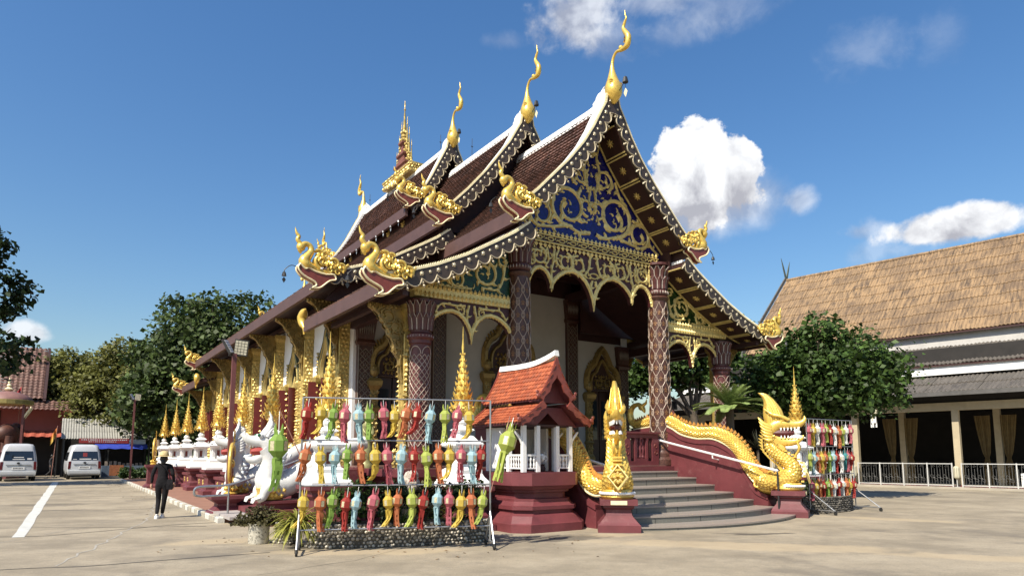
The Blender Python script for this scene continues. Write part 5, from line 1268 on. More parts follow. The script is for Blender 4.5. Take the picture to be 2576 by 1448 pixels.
al = MB(); al.box(-.2, .2, .2, .6, 1.236, 1.5); al.box(-.12, .12, .3, .55, 1.5, 1.95); al.build('altar', REDW, SH, split=True)
fv = thing('flower_vase', 'white flowers in a small dark vase inside the little shrine', 'flowers', W(-4.42, -3.36, 1.236), TA)
b = MB(); b.lathe([(.05, 0), (.07, .06), (.04, .13), (.055, .16)], 10); b.build('vase', DWOOD, fv, True)
b = MB()
for k in range(46):
    d = Vector((rnd.gauss(0, 1), rnd.gauss(0, .8), rnd.gauss(0, 1))).normalized(); p = Vector((0, 0, .29)) + Vector((d.x * .13, d.y * .1, d.z * .15)) * rnd.uniform(.5, 1)
    for q in range(4): a = q * pi / 2 + rnd.random(); b.leaf(tuple(p), tuple(d), tuple(d.orthogonal().normalized() * cos(a) + d.cross(d.orthogonal().normalized()) * sin(a)), .05, .07, .012)
b.build('blossoms', WHITEP, fv, kind='stuff')

# ------------------------------------------------------------------ white-and-gold spire posts
def spire_post():
    o = thing('spire_post', 'x', 'spire')
    b = MB(); b.mould(-.36, .36, -.36, .36, [(.18, 0), (.18, .14), (.06, .2), (.06, .32), (.0, .4), (.0, .62), (.08, .7), (.08, .78), (.16, .84), (.16, .93)]); b.build('plinth', MAROON, o)
    b = MB(); b.mould(-.22, .22, -.22, .22, [(.24, .93), (.24, 1.0), (.14, 1.12), (.10, 1.2), (.10, 1.28), (.0, 1.34)])
    for sx in (-1, 1):
        for sy in (-1, 1): b.mould(sx * .18 - .05, sx * .18 + .05, sy * .18 - .05, sy * .18 + .05, [(.015, 1.34), (.0, 1.4), (0, 1.68), (.02, 1.74)])
    b.box(-.13, .13, -.13, .13, 1.34, 1.74)
    b.mould(-.22, .22, -.22, .22, [(.02, 1.74), (.12, 1.79), (.13, 1.83), (.02, 1.92), (-.04, 2.0), (-.08, 2.02)])
    for sx in (-1, 1):
        for sy in (-1, 1): b.leaf((sx * .3, sy * .3, 1.9), (sx * .7, sy * .7, 0), (0, 0, 1), .1, .2, .04)
    b.mould(-.10, .10, -.10, .10, [(.02, 2.02), (.02, 2.08), (.10, 2.13), (.02, 2.2), (-.02, 2.23)]); b.lathe([(.07, 2.22), (.13, 2.29), (.13, 2.33), (.07, 2.4), (.05, 2.43)], 10)
    b.build('white_body', WHITEP, o)
    n = MB()
    for q in range(4): n.m = Matrix.Rotation(q * pi / 2, 4, 'Z'); n.box(-.05, .05, -.137, -.131, 1.4, 1.66)
    n.m = None; n.build('niche', BELLY, o)
    g = MB(); g.lathe([(.06, 2.43), (.07, 2.52), (.16, 2.56), (.24, 2.6), (.2, 2.68), (.14, 2.74), (.16, 2.9), (.12, 2.95), (.135, 3.12), (.1, 3.2), (.105, 3.34), (.065, 3.42), (.075, 3.56), (.038, 3.66), (.045, 3.74), (.02, 3.85), (.03, 3.95), (.008, 4.15), (.012, 4.2), (.003, 4.42)], 10)
    for z, r, n_, h in ((2.55, .25, 8, .18), (2.64, .23, 9, .22), (2.76, .19, 8, .2), (2.88, .18, 8, .2), (3.0, .15, 8, .17), (3.12, .14, 8, .17), (3.25, .115, 7, .15), (3.38, .095, 7, .14), (3.52, .075, 6, .12), (3.66, .055, 5, .1), (3.8, .04, 5, .08)):
        for k in range(n_):
            a = 2 * pi * k / n_ + z * 3; up = Vector((.45 * cos(a), .45 * sin(a), .9)).normalized(); g.leaf((r * cos(a), r * sin(a), z), Vector((cos(a), sin(a), -.3)).normalized(), up, h * .55, h, .03)
            if h > .2: g.ball(((r + .06) * cos(a), (r + .06) * sin(a), z - .02), .02, 6, 4)
    g.build('gilded_spire', GOLDS, o, True, 30)
    return o
sp0 = spire_post()
SPV = [(-8.2, -.3, 'white spire post with gold pinnacle behind the left end of the near lantern rack'), (-8.2, 4.6, 'white spire post with gold pinnacle directly behind the nearer white serpent'), (-8.2, 8.4, 'white spire post with gold pinnacle directly behind the farther white serpent'),
       (-8.2, 12.4, 'white spire post with gold pinnacle between the lamp post and the farther white serpent'), (-8.2, 16.2, 'white spire post with gold pinnacle just left of the near red lamp post'), (-8.2, 20.2, 'fourth white spire post from the far end of the row, gold topped'),
       (-8.2, 24.2, 'second white spire post from the far end, above the straw hat of the walker'), (-8.2, 28.6, 'farthest and smallest white spire post at the left end of the row'),
       (-5.95, -2.5, 'white spire post with gold pinnacle behind the right half of the near lantern rack'), (6.3, -2.45, 'white spire post with thin gold pinnacle behind the golden serpent in profile')]
SPV[5] = (-8.2, 20.2, 'third white spire post from the far end of the row, gold topped')
for i, (u, v, lb) in enumerate(SPV):
    o = sp0 if i == 0 else copy_tree(sp0); o.location = W(u, v, .12 if (v > 2.2 and u < -7) else 0); o.rotation_euler = (0, 0, TA); tag(o, lb, 'spire', 'white spire posts round the temple')
for i, v in enumerate((10.4, 14.3, 18.2, 22.2)):
    o = thing('low_wall', 'low maroon wall between the %s pair of spire posts counted from the lamp post' % ('first', 'second', 'third', 'fourth')[i], 'low wall', W(-8.2, v, .121), TA, 'low walls between the spire posts')
    b = MB(); b.mould(-.14, .14, -1.44, 1.44, [(.1, 0), (.1, .12), (0, .2), (0, .52), (.06, .58), (.06, .68)]); b.build('wall_body', MAROON, o)
    b = MB()
    for k in range(3): 
        for q in range(9): a = q * 2 * pi / 9; b.leaf((-.15, -.9 + .9 * k + .06 * cos(a), .38 + .06 * sin(a)), (-1, 0, 0), (0, cos(a), sin(a)), .06, .12, .03)
    b.build('gilded_boss', GOLD, o)

# ------------------------------------------------------------------ side stairs with white serpents
SS = thing('side_staircase', 'short maroon side stairs between the two white serpents', 'staircase', TC, TA)
for k in range(6): b = MB(); b.box(-9.3 + k * .42, -6.62, 1.45, 3.6, .125 + k * .185, .125 + (k + 1) * .185 - .002); b.build('step', MAROON, SS)
b = MB(); b.box(-9.9, -9.32, 1.2, 3.9, .121, .19); b.build('landing', pm('landing_stone', (.42, .38, .36), .7, 0, .15, 4), SS)
for v in (.95, 4.35):
    b = MB(); b.mould(-9.3, -6.65, v - .3, v + .3, [(.16, 0), (.16, .16), (.06, .24), (.06, .34), (.0, .38), (.0, .46), (.08, .5), (.08, .56)]); b.build('side_plinth', MAROON, SS)
STUC = pm('grimy_white_stucco', (.70, .70, .68), .6, 0, .12, 4, .2, 20, (.42, .43, .42), .58, .2)
def white_naga(label, v):
    o = thing('white_naga', label, 'serpent statue', W(-9.15, v, .56), TA, 'white serpents on the side stairs', .9)
    b = MB()   # body climbs inwards (+x)
    bp = cr([(2.6, 1.5, .18), (2.0, 1.32, .22), (1.4, .98, .27), (.9, .68, .31), (.5, .42, .33), (.15, .36, .34), (-.02, .5, .31), (.0, .75, .26), (.02, 1.0, .24), (-.04, 1.2, .23), (-.14, 1.34, .22)], 6)
    b.tube([(x, 0, z) for x, z, r in bp], [r for x, z, r in bp], 18, 1., (0, 1, 0), .02); b.build('body', STUC, o, True, 50)
    f = MB()
    for i in range(2, 22, 4):
        x, z, r = bp[i]
        for s in (-1, 1): f.tube(cr([(x + .1, s * r * .6, z + r * .75), (x - .08, s * r * .95, z), (x + .05, s * r * .75, z - r * .7)], 4), [.01, .02, .026, .03, .03, .028, .024, .018, .008], 6)
    for s in (-1, 1):
        for k in range(5): f.tube(cr([(.10 + .02 * k, s * .2, .6 + .12 * k), (.2 + .02 * k, s * (.26 + .01 * k), .62 + .12 * k), (.32 + .02 * k, s * .22, .72 + .12 * k)], 4), [.08, .085, .085, .08, .075, .065, .05, .035, .015], 6)
    f.build('fin_relief', pm('pale_blue_stucco', (.58, .63, .68), .6, 0, .1, 5), o, True, 60)
    tt = MB()
    for s in (-1, 1):
        for k in range(5): x = -.22 - .07 * k; hw = .12 - .016 * k; tt.rings([[(x - .015, s * hw - .012, 1.40), (x + .015, s * hw - .012, 1.40), (x + .015, s * hw + .012, 1.40), (x - .015, s * hw + .012, 1.40)], [(x - .003, s * hw - .003, 1.33), (x + .003, s * hw - .003, 1.33), (x + .003, s * hw + .003, 1.33), (x - .003, s * hw + .003, 1.33)]])
    tt.build('teeth', STUC, o)
    c = MB(); c.lathe([(.33, .02), (.35, .06), (.3, .14), (.32, .24), (.35, .3), (.31, .34)], 16, (.05, 0, 0)); gild(c, -.25, .35, .06, .32, -.36, .1, .03); c.build('gold_collar', GOLDS, o, True, 40)
    h = MB()
    uj = cr([(.0, 1.35, .24), (-.18, 1.48, .2), (-.38, 1.5, .15), (-.54, 1.55, .11), (-.64, 1.66, .06), (-.62, 1.76, .012)], 5); h.tube([(x, 0, z) for x, z, r in uj], [r for x, z, r in uj], 12, 1., (0, 1, 0))
    lj = cr([(-.05, 1.20, .18), (-.22, 1.09, .13), (-.38, 1.02, .1), (-.52, 1.05, .06), (-.57, 1.13, .012)], 5); h.tube([(x, 0, z) for x, z, r in lj], [r for x, z, r in lj], 12, 1.1, (0, 1, 0))
    for s in (-1, 1):
        for k in range(5): h.tube(cr([(-.02, s * .16, 1.25 + .07 * k), (.08, s * .22, 1.28 + .08 * k), (.18 + .01 * k, s * .22, 1.38 + .1 * k)], 4), [.07, .07, .068, .065, .06, .055, .045, .03, .012], 7)
        h.ball((-.26, s * .15, 1.63), .07, 8, 6)
        h.tube(cr([(-.1, s * .15, 1.6), (-.02, s * .14, 1.76), (.1, s * .12, 1.86)], 4), [.06, .055, .05, .045, .04, .035, .03, .02, .006], 6)
    for s, w in ((0, 1), (-.08, .75), (.08, .75)): h.tube(cr([(-.2, s, 1.6), (-.04, s, 1.6 + .26 * w), (.02, s, 1.6 + .5 * w), (-.04, s * .6, 1.6 + .68 * w)], 4), [.1, .1, .095, .09, .08, .075, .065, .055, .045, .035, .025, .014, .004], 8)
    h.build('head', STUC, o, True, 60)
    m = MB(); m.tube([(-.05, 0, 1.31), (-.28, 0, 1.25), (-.46, 0, 1.24)], [.17, .15, .07], 8); m.build('mouth', pm('mouth_paint', (.38, .04, .03), .5), o, True)
    e = MB()
    for s in (-1, 1): e.ball((-.31, s * .18, 1.65), .045, 8, 6)
    e.build('eyes', pm('green_glass_eye', (.01, .12, .04), .1), o, True)
    p = MB()    # the two forelegs and paws gripping the plinth
    for s in (-1, 1):
        p.tube(cr([(.1, s * .26, .42), (-.12, s * .36, .3), (-.2, s * .36, .1), (-.34, s * .36, .06)], 4), [.16, .16, .155, .15, .14, .13, .12, .11, .11, .11, .11, .1, .06], 10)
        for k in range(4): p.tube([(-.3, s * .36 + (k - 1.5) * .06, .08), (-.42, s * .36 + (k - 1.5) * .07, .05), (-.46, s * .36 + (k - 1.5) * .07, -.04)], [.04, .04, .012], 6)
    p.build('forelegs', STUC, o, True, 60, kind='stuff')
    return o
white_naga('white serpent statue with clawed paws behind the left hanging green lantern', .95)
white_naga('white serpent statue with open red mouth just right of the golden wheel', 4.35)
hr = thing('metal_handrail', 'bent steel handrail rising beside the paws of the white serpent', 'handrail', TC, TA)
b = MB(); b.tube(cr([(-10.35, 2.2, .62), (-10.5, 2.2, .66), (-10.5, 2.2, .8), (-10.35, 2.2, .85), (-9.75, 2.2, .88), (-9.2, 2.2, 1.05), (-8.0, 2.2, 1.5), (-7.0, 2.2, 1.95)], 5), .028, 8); b.build('rail', STEEL, hr, True)
for u, z in ((-9.75, .88), (-8.9, 1.16), (-7.8, 1.6)): b = MB(); b.tube([(u, 2.2, z), (u, 2.2, .0 if u < -9.6 else .12)], .024, 8); b.build('post', STEEL, hr)
b = MB(); b.tube([(-10.35, 2.2, .62), (-9.76, 2.2, .64)], .024, 8); b.build('lower_rail', STEEL, hr); b = MB(); b.box(-9.88, -9.62, 2.06, 2.34, .002, .16); b.build('footing', pm('concrete_block', (.2, .19, .17), .8, 0, .2, 6, .2, 20), hr)

# ------------------------------------------------------------------ lamp posts, wheel
FLOOD = pm('solar_cell', (.05, .055, .07), .25, .2, .2, 10); FLED = pm('lamp_lens', (.55, .52, .40), .3, 0, .1, 20); POSTM = pm('red_post_paint', (.17, .055, .05), .5, 0, .15, 4, .1, 20)
def lamp_post(label, loc, h, rz, ped=None):
    o = thing('lamp_post', label, 'lamp post', loc, rz, 'lamp posts in the temple yard')
    b = MB(); b.box(-.055, .055, -.055, .055, 0.0, h); b.build('pole', POSTM, o)
    b = MB(); b.tube([(-.16, 0, h - .05), (.16, 0, h - .05)], .022, 6); b.build('cross_arm', STEELD, o)
    for s, tl_, zr in ((-1, -.5, 1.1), (1, .15, -.35)):
        hd = mk('floodlight', None, o, (s * .17, 0, h + .18), (tl_, .12 * s, zr)); f = MB(); f.box(-.18, .18, -.03, .04, -.22, .22); f.build('housing', STEELD, hd)
        l2 = MB()
        for i in range(4):
            for j in range(5): l2.box(-.16 + i * .082, -.09 + i * .082, -.036, -.031, -.19 + j * .078, -.125 + j * .078)
        l2.build('led_array', FLED if s > 0 else WHITEP, hd)
    return o
lamp_post('red lamp post with twin floodlights rising beside the golden wheel', W(-9.4, 4.1, .0), 4.35, TA)
lamp_post('small distant red lamp post with twin floodlights beside the parked vans', (-23.9, 42.6, 0), 5.05, TA)
lamp_post('pinkish lamp post with a pale arm behind the tall right column', W(12.5, 8.5, 0), 3.9, TA + .9)
wp = thing('stone_pedestal', 'maroon moulded pedestal at the near end of the sidewalk', 'pedestal', W(-9.55, 3.55, .0), TA)
b = MB(); b.mould(-.25, .25, -.25, .25, [(.2, 0), (.2, .12), (.1, .18), (-.02, .3), (-.02, .36), (.1, .44), (.17, .48), (.17, .56)]); b.build('pedestal_body', MAROON, wp)
def wheel(label, loc, rz, s=1.):
    o = thing('dharma_wheel', label, 'wheel', loc, rz, scale=s)
    b = MB(); n = 36; R_ = .52; C_ = .80
    b.rings([[((R_ + .05 * cos(q)) * cos(2 * pi * i / n), .05 * sin(q), C_ + (R_ + .05 * cos(q)) * sin(2 * pi * i / n)) for q in [2 * pi * k / 8 for k in range(8)]] for i in range(n + 1)], True, False); b.build('rim', GOLDS, o, True, 60)
    b = MB(); b.ball((0, 0, C_), .12, 10, 8, 1, .7, 1); b.build('hub', GOLDS, o, True)
    for k in range(8): a = k * pi / 4; b = MB(); b.tube([(.1 * cos(a), 0, C_ + .1 * sin(a)), (.28 * cos(a), 0, C_ + .28 * sin(a)), (R_ * cos(a), 0, C_ + R_ * sin(a))], [.022, .038, .022], 6); b.build('spoke', BELLY, o, True)
    b = MB(); b.lathe([(.16, 0), (.18, .04), (.1, .1), (.14, .16), (.08, .22), (.1, .28)], 10); 
    for k in range(12): a = k * pi / 6; b.leaf((.13 * cos(a), .13 * sin(a), .16), (cos(a), sin(a), 0), (0, 0, 1), .08, .16, .05)
    b.build('stand', GOLDS, o, True, 40)
    b = MB()
    for k in range(5): b.leaf((0, -.02, C_ + R_ + .05 + k * .07), (0, -1, 0), (0, 0, 1), .16 - .025 * k, .16, .05)
    b.build('flame_tip', GOLDS, o)
wheel('golden spoked wheel seen edge-on beside the near red lamp post', W(-9.4, 3.75, .56), radians(107))
wheel('thin golden wheel beyond the person in the straw hat', W(-9.6, 19.6, 1.15), radians(112), .9)
o = thing('stone_pedestal', 'maroon pedestal under the thin golden wheel beside the walking person', 'pedestal', W(-9.6, 19.6, .0), TA); b = MB(); b.mould(-.25, .25, -.25, .25, [(.12, .0), (.12, .2), (.0, .3), (0, .95), (.1, 1.05), (.1, 1.15)]); b.build('pedestal_body', MAROON, o)

# small deva statue on the porch corner
o = thing('deva_statue', 'small pale green praying figure standing on the porch edge', 'statue', W(-6.4, 1.9, FZ), TA + radians(-60)); STN = pm('green_gold_patina', (.33, .32, .14), .45, .2, .25, 10, .2, 40)
b = MB(); b.lathe([(.2, 0), (.2, .1), (.15, .15), (.16, .25), (.19, .5), (.14, .62), (.12, .8), (.17, 1.0), (.18, 1.12), (.06, 1.2), (.05, 1.25)], 12); b.ball((0, 0, 1.34), .1, 10, 8, .9, .95, 1.1); b.lathe([(.1, 1.38), (.09, 1.45), (.05, 1.52), (.06, 1.56), (.02, 1.68), (.003, 1.8)], 10)
for s in (-1, 1): b.tube(cr([(s * .17, 0, 1.08), (s * .21, -.03, .9), (s * .1, -.16, .92), (s * .015, -.18, 1.05)], 4), [.055, .055, .05, .05, .05, .045, .045, .04, .04, .035, .03, .025, .012], 7)
b.build('figure', STN, o, True, 50)
# ------------------------------------------------------------------ lantern racks and paper lanterns
PC = {'red': (.42, .04, .03), 'yellow': (.74, .55, .09), 'green': (.28, .45, .08), 'pink': (.60, .16, .20), 'blue': (.46, .68, .74), 'orange': (.62, .20, .08), 'lime': (.50, .58, .12), 'white': (.78, .78, .74), 'teal': (.06, .32, .34)}
PM_ = {k: pm('paper_' + k, c, .7, 0, .10, 12, trans=.35) for k, c in PC.items()}
FOIL = pm('gold_foil_mesh', (.62, .56, .36), .4, .3, .35, 60, .3, 120)
def oct_ring(r, z, tw=0.): return [(r * cos(2 * pi * k / 8 + pi / 8 + tw), r * sin(2 * pi * k / 8 + pi / 8 + tw), z) for k in range(8)]
LM = {}
def lantern_meshes(col, seed):
    key = (col, seed)
    if key in LM: return LM[key]
    r_ = random.Random(hash(col) % 1000 * 0 + seed * 13 + len(col)); m = PM_[col]
    b = MB(); b.rings([oct_ring(.042, .0), oct_ring(.088, -.055), oct_ring(.088, -.15), oct_ring(.042, -.205), oct_ring(.040, -.225)])
    body = b.mesh('paper_body', m)
    w = MB()
    for k in range(0, 8, 1):
        a = 2 * pi * (k + .5) / 8 + pi / 8; c, s = cos(a), sin(a); R_ = .088 * cos(pi / 8) + .002; t = .022
        if k % 2 == 0: w.add([(R_ * c - t * s, R_ * s + t * c, -.06), (R_ * c + t * s, R_ * s - t * c, -.06), (R_ * c + t * s, R_ * s - t * c, -.145), (R_ * c - t * s, R_ * s + t * c, -.145)], [(0, 1, 2, 3)])
    win = w.mesh('foil_window', FOIL)
    c = MB()
    for k in range(4):
        a = k * pi / 2 + pi / 4; c.add([(.040 * cos(a - .6), .040 * sin(a - .6), 0), (.040 * cos(a + .6), .040 * sin(a + .6), 0), (.05 * cos(a + .25), .05 * sin(a + .25), .05), (.046 * cos(a), .046 * sin(a), .105), (.05 * cos(a - .25), .05 * sin(a - .25), .05)], [(0, 1, 2, 3, 4)])
    crown = c.mesh('crown', m)
    t = MB(); nstr = r_.choice((4, 4, 5)); bl = r_.uniform(-.5, 1.0); Ltl = r_.uniform(.23, .32)
    for q in range(nstr):
        a0 = q * 2 * pi / nstr + r_.random(); sp = r_.uniform(.2, 1.); rs = []
        wx, wy = .055, 0
        for i in range(9):
            f = i / 8; off = -.055 * f * f * bl * 2.2 - .02 * sin(f * 5 + q) * sp; z = -.215 - Ltl * f * (1 - .12 * abs(bl) * f)
            x = .030 * cos(a0) + off + r_.uniform(-.004, .004); y = .030 * sin(a0) + .03 * f * cos(a0 * 2); rs.append((x, y, z))
        ang = a0 + pi / 2; dx, dy = cos(ang) * .034, sin(ang) * .034
        vs = []; fs = []
        for x, y, z in rs: vs += [(x - dx, y - dy, z), (x - dx * .25, y - dy * .25, z), (x + dx * .25, y + dy * .25, z), (x + dx, y + dy, z)]
        for i in range(8):
            for k in range(3):
                if k == 1 and i > 2 and i % 2: continue          # punched holes
                fs.append((4 * i + k, 4 * i + k + 1, 4 * i + 5 + k, 4 * i + 4 + k))
        t.add(vs, fs)
    tail = t.mesh('tail_streamer', m)
    LM[key] = (body, win, crown, tail); return LM[key]
s_ = MB(); s_.tube([(0, 0, .02), (0, 0, .3)], .0035, 4); STR = {}
def string_mesh(l):
    k = round(l, 2)
    if k not in STR: s = MB(); s.tube([(0, 0, -.02), (0, 0, l)], .0035, 4); STR[k] = s.mesh('string', WHITEP)
    return STR[k]
def lantern(col, loc, rz, seed, label, group, hang, s=1., name='paper_lantern', tilt=0.):
    o = thing(name, label, 'lantern', loc, 0, group, s); o.rotation_euler = (0, tilt, rz)
    bm, wm, cm, tm = lantern_meshes(col, (seed * 7) % 6)
    mk('paper_body', bm, o); mk('foil_window', wm, o); mk('crown', cm, o); mk('tail_streamer', tm, o, None, rnd.uniform(-.5, .5)); mk('string', string_mesh(hang / s), o)
    return o
CASTER = None
def rack(label, P0, P1, H, bars, spread):
    P0, P1 = Vector(P0), Vector(P1); d = P1 - P0; Lr = d.length; ang = atan2(d.y, d.x)
    o = thing('lantern_rack', label, 'rack', P0, ang, 'wheeled steel lantern racks')
    for x in (0, Lr):
        b = MB(); b.tube([(x, 0, .1), (x, 0, H)], .017, 8); b.build('upright', STEEL, o)
        for s in (-1, 1): b = MB(); b.tube([(x, s * spread, .10), (x, s * .0, .62)], .018, 8); b.build('brace_leg', STEEL, o)
        b = MB(); b.tube([(x, -spread, .11), (x, spread, .11)], .018, 8); b.build('foot_bar', STEEL, o)
        for s in (-1, 1):
            c = mk('caster', None, o, (x, s * spread, 0)); q = MB(); q.m = Matrix.Rotation(pi / 2, 4, 'Y'); q.lathe([(.012, -.02), (.045, -.018), (.05, -.01), (.05, .01), (.045, .018), (.012, .02)], 12, (-.05, 0, 0)); q.m = None; q.build('wheel', RUBBER, c, True, 50)
            q = MB(); q.box(-.028, -.023, -.02, .02, .05, .1); q.box(.023, .028, -.02, .02, .05, .1); q.box(-.028, .028, -.03, .03, .1, .108); q.build('fork', STEELD, c)
    for z in bars: b = MB(); b.tube([(0, 0, z), (Lr, 0, z)], .0125, 8); b.build('cross_bar', STEEL, o)
    return o, Lr, ang
ORD = ['first', 'second', 'third', 'fourth', 'fifth', 'sixth', 'seventh', 'eighth', 'ninth', 'tenth', 'eleventh', 'twelfth', 'thirteenth', 'fourteenth', 'fifteenth']
R0 = Vector((-3.50, 11.28, 0)); R1 = Vector((-.385, 12.03, 0))
NR, NL, NA = rack('tall steel rack of colourful lanterns near the camera in front of the planter', R0, R1, 2.56, (2.555, 1.84, 1.09, .37), .36)
rows = [([440, 540, 640, 725, 825, 910, 1020, 1105, 1215, 1300, 1410, 1525, 1635, 1725], 'red yellow green pink blue green pink yellow orange red blue lime pink yellow'.split(), 2.555, 'top', .155),
        ([435, 545, 655, 750, 850, 960, 1055, 1175, 1270, 1372, 1470, 1565, 1665, 1750, 1830], 'orange yellow blue green orange yellow pink blue red lime orange yellow pink blue red'.split(), 1.84, 'middle', .155),
        ([430, 552, 652, 750, 832, 965, 1070, 1158, 1265, 1362, 1468, 1568, 1670, 1750, 1845], 'yellow orange green red blue pink yellow orange lime red blue pink yellow orange lime'.split(), 1.09, 'bottom', .155)]
sd = 0
for xs, cs, z, rn, hg in rows:
    for i, (x, c) in enumerate(zip(xs, cs)):
        f = (x - 395) / 1510; p = R0.lerp(R1, f); h = hg + rnd.uniform(-.03, .03); sd += 1
        lantern(c, (p.x + rnd.uniform(-.01, .01), p.y - .022, z - h - .02), NA + rnd.uniform(-.5, .5), sd, '%s paper lantern, %s from the left in the %s row of the near rack' % (c, ORD[i], rn), 'small lanterns on the near rack', h, 1.12 * rnd.uniform(.93, 1.07), tilt=rnd.uniform(-.10, .20))
# two large lanterns hang from slanting rods tied to the rack
BAM = pm('bamboo_rod', (.35, .16, .12), .6)
def rod(x0, z0, x1, z1):
    b = MB(); b.tube([(x0, -.05, z0), (x1, -.12, z1)], .009, 6); b.build('slanting_rod', BAM, NR)
rod(.0, 1.55, -.36, 2.33); rod(NL, .95, NL + .33, 2.28)
dR = (R1 - R0).normalized(); nR = Vector((-dR.y, dR.x, 0))
p = R0 - dR * .36 - nR * .12; lantern('green', (p.x, p.y, 2.02 - .09), NA + .2, 2, 'large green paper lantern hanging to the left of the near rack', None, .38, 1.8, tilt=.0)
p = R1 + dR * .33 - nR * .12; lantern('lime', (p.x, p.y, 2.10 - .1), NA + .3, 3, 'large lime green paper lantern swinging in front of the small shrine', None, .26, 1.75, tilt=.28)

Q0 = Vector((8.2, 18.82, 0)); Q1 = Vector((10.1, 20.1, 0))
_, FL, FA = rack('steel rack of colourful lanterns beyond the right golden serpent', Q0, Q1, 2.6, (2.6, 1.84, 1.06, .34), .72)
rows = [('pink yellow white pink lime red white orange lime white pink'.split(), 2.6, 'top'), ('lime blue orange yellow orange green blue red white teal pink red'.split(), 1.84, 'middle'), ('pink yellow orange red green orange white red white orange yellow red'.split(), 1.06, 'bottom')]
for cs, z, rn in rows:
    for i, c in enumerate(cs):
        f = (i + .5) / len(cs); p = Q0.lerp(Q1, f); sd += 1; h = .2 + rnd.uniform(-.03, .03)
        lantern(c, (p.x + rnd.uniform(-.02, .02), p.y - .02, z - h - .02), FA + rnd.uniform(-.5, .5), sd, '%s paper lantern, %s from the left in the %s row of the farther rack' % (c, ORD[i], rn), 'small lanterns on the farther rack', h, 1.05 * rnd.uniform(.93, 1.07), tilt=rnd.uniform(-.08, .12))

# ------------------------------------------------------------------ planting
LEAFM = lambda n, c, v=.45, tr=.25: pm(n, c, .55, 0, .25, .6, island=v, trans=tr, spec=.3)
def np_mesh(name, verts, faces4, mat, smooth=False):
    me = bpy.data.meshes.new(name); nf = len(faces4); me.vertices.add(len(verts)); me.vertices.foreach_set('co', np.asarray(verts, np.float32).ravel())
    k = faces4.shape[1]; me.loops.add(nf * k); me.loops.foreach_set('vertex_index', faces4.astype(np.int32).ravel()); me.polygons.add(nf)
    me.polygons.foreach_set('loop_start', np.arange(nf, dtype=np.int32) * k); me.polygons.foreach_set('loop_total', np.full(nf, k, np.int32)); me.update(calc_edges=True); me.validate(); me.materials.append(mat); return me
def leaf_cloud(name, pts, nrm, size, mat, rs):
    n = len(pts); a = rs.normal(size=(n, 3)); a -= nrm * (a * nrm).sum(1, keepdims=True); a /= np.linalg.norm(a, axis=1, keepdims=True) + 1e-9; b = np.cross(nrm, a)
    s = size * rs.uniform(.45, 1.45, (n, 1)); w = s * rs.uniform(.32, .5, (n, 1))
    bend = nrm * s * .18
    v = np.stack([pts - a * s * .5 - bend, pts - b * w, pts + a * s * .5 - bend, pts + b * w], 1).reshape(-1, 3)
    f = np.arange(n * 4).reshape(n, 4); return np_mesh(name, v, f, mat)
def crown_points(blobs, n, clump, rs, per=26):
    nc = max(4, n // per); vol = np.array([bl[3] ** 2 for bl in blobs]); pick = rs.choice(len(blobs), nc, p=vol / vol.sum()); C = []; Dn = []
    for i in pick:
        x, y, z, r = blobs[i][:4]; sz = blobs[i][4] if len(blobs[i]) > 4 else .85
        d = rs.normal(size=3); d /= np.linalg.norm(d); rr = r * (rs.uniform(.55, 1.06)) ; C.append((x + d[0] * rr, y + d[1] * rr, z + d[2] * rr * sz)); Dn.append(d)
    C = np.array(C); Dn = np.array(Dn); idx = rs.integers(0, nc, n); off = rs.normal(size=(n, 3)) * clump * np.array([1, 1, .7]) * .55
    pts = C[idx] + off; nr = Dn[idx] * .5 + np.array([0, 0, .55]) + rs.normal(size=(n, 3)) * .55; nr /= np.linalg.norm(nr, axis=1, keepdims=True); return pts, nr
BARK = pm('bark', (.11, .085, .06), .85, 0, .3, 6, .4, 20)
def tree(name, label, loc, blobs, n, size, mat, trunk_r, seed, clump=.6, group=None, low=None):
    rs = np.random.default_rng(seed); o = thing(name, label, 'tree', loc, 0, group); r_ = random.Random(seed)
    cen = np.mean([bl[:3] for bl in blobs], 0); zlow = min(bl[2] - bl[3] * .6 for bl in blobs); fork = low or max(1.2, zlow * .75)
    b = MB(); b.tube(cr([(0, 0, -.1), (.1, 0, fork * .4), (cen[0] * .15, cen[1] * .15, fork)], 4), [trunk_r * (1.25 - .05 * i) for i in range(9)], 9)
    for x, y, z, r in [bl[:4] for bl in blobs]:
        m = (x * .45 + r_.uniform(-.4, .4), y * .45, fork + (z - fork) * .5); b.tube(cr([(cen[0] * .15, cen[1] * .15, fork * .97), m, (x, y, z)], 4), [trunk_r * .6 * (1 - .09 * i) for i in range(9)], 7)
        for k in range(4):
            d = Vector((r_.gauss(0, 1), r_.gauss(0, 1), r_.gauss(.2, .8))).normalized() * r * .8; b.tube([m, (Vector(m) + Vector((x, y, z)) + d) / 2, Vector((x, y, z)) + d], [trunk_r * .28, trunk_r * .18, trunk_r * .05], 5)
    b.build('trunk', BARK, o, True)
    pts, nr = crown_points(blobs, n, clump, rs); mk('crown', leaf_cloud('crown', pts, nr, size, mat, rs), o)
    return o
G1 = LEAFM('dark_green_leaves', (.07, .105, .03), .6, .3); G2 = LEAFM('olive_leaves', (.17, .175, .045), .5, .35); G3 = LEAFM('fresh_green_leaves', (.058, .105, .022), .6); G4 = LEAFM('deep_green_leaves', (.03, .055, .018), .5); G5 = LEAFM('yellow_green_blades', (.30, .30, .06), .35); G6 = LEAFM('dry_shrub_leaves', (.085, .075, .03), .4); G7 = LEAFM('frond_leaves', (.24, .32, .10), .3)
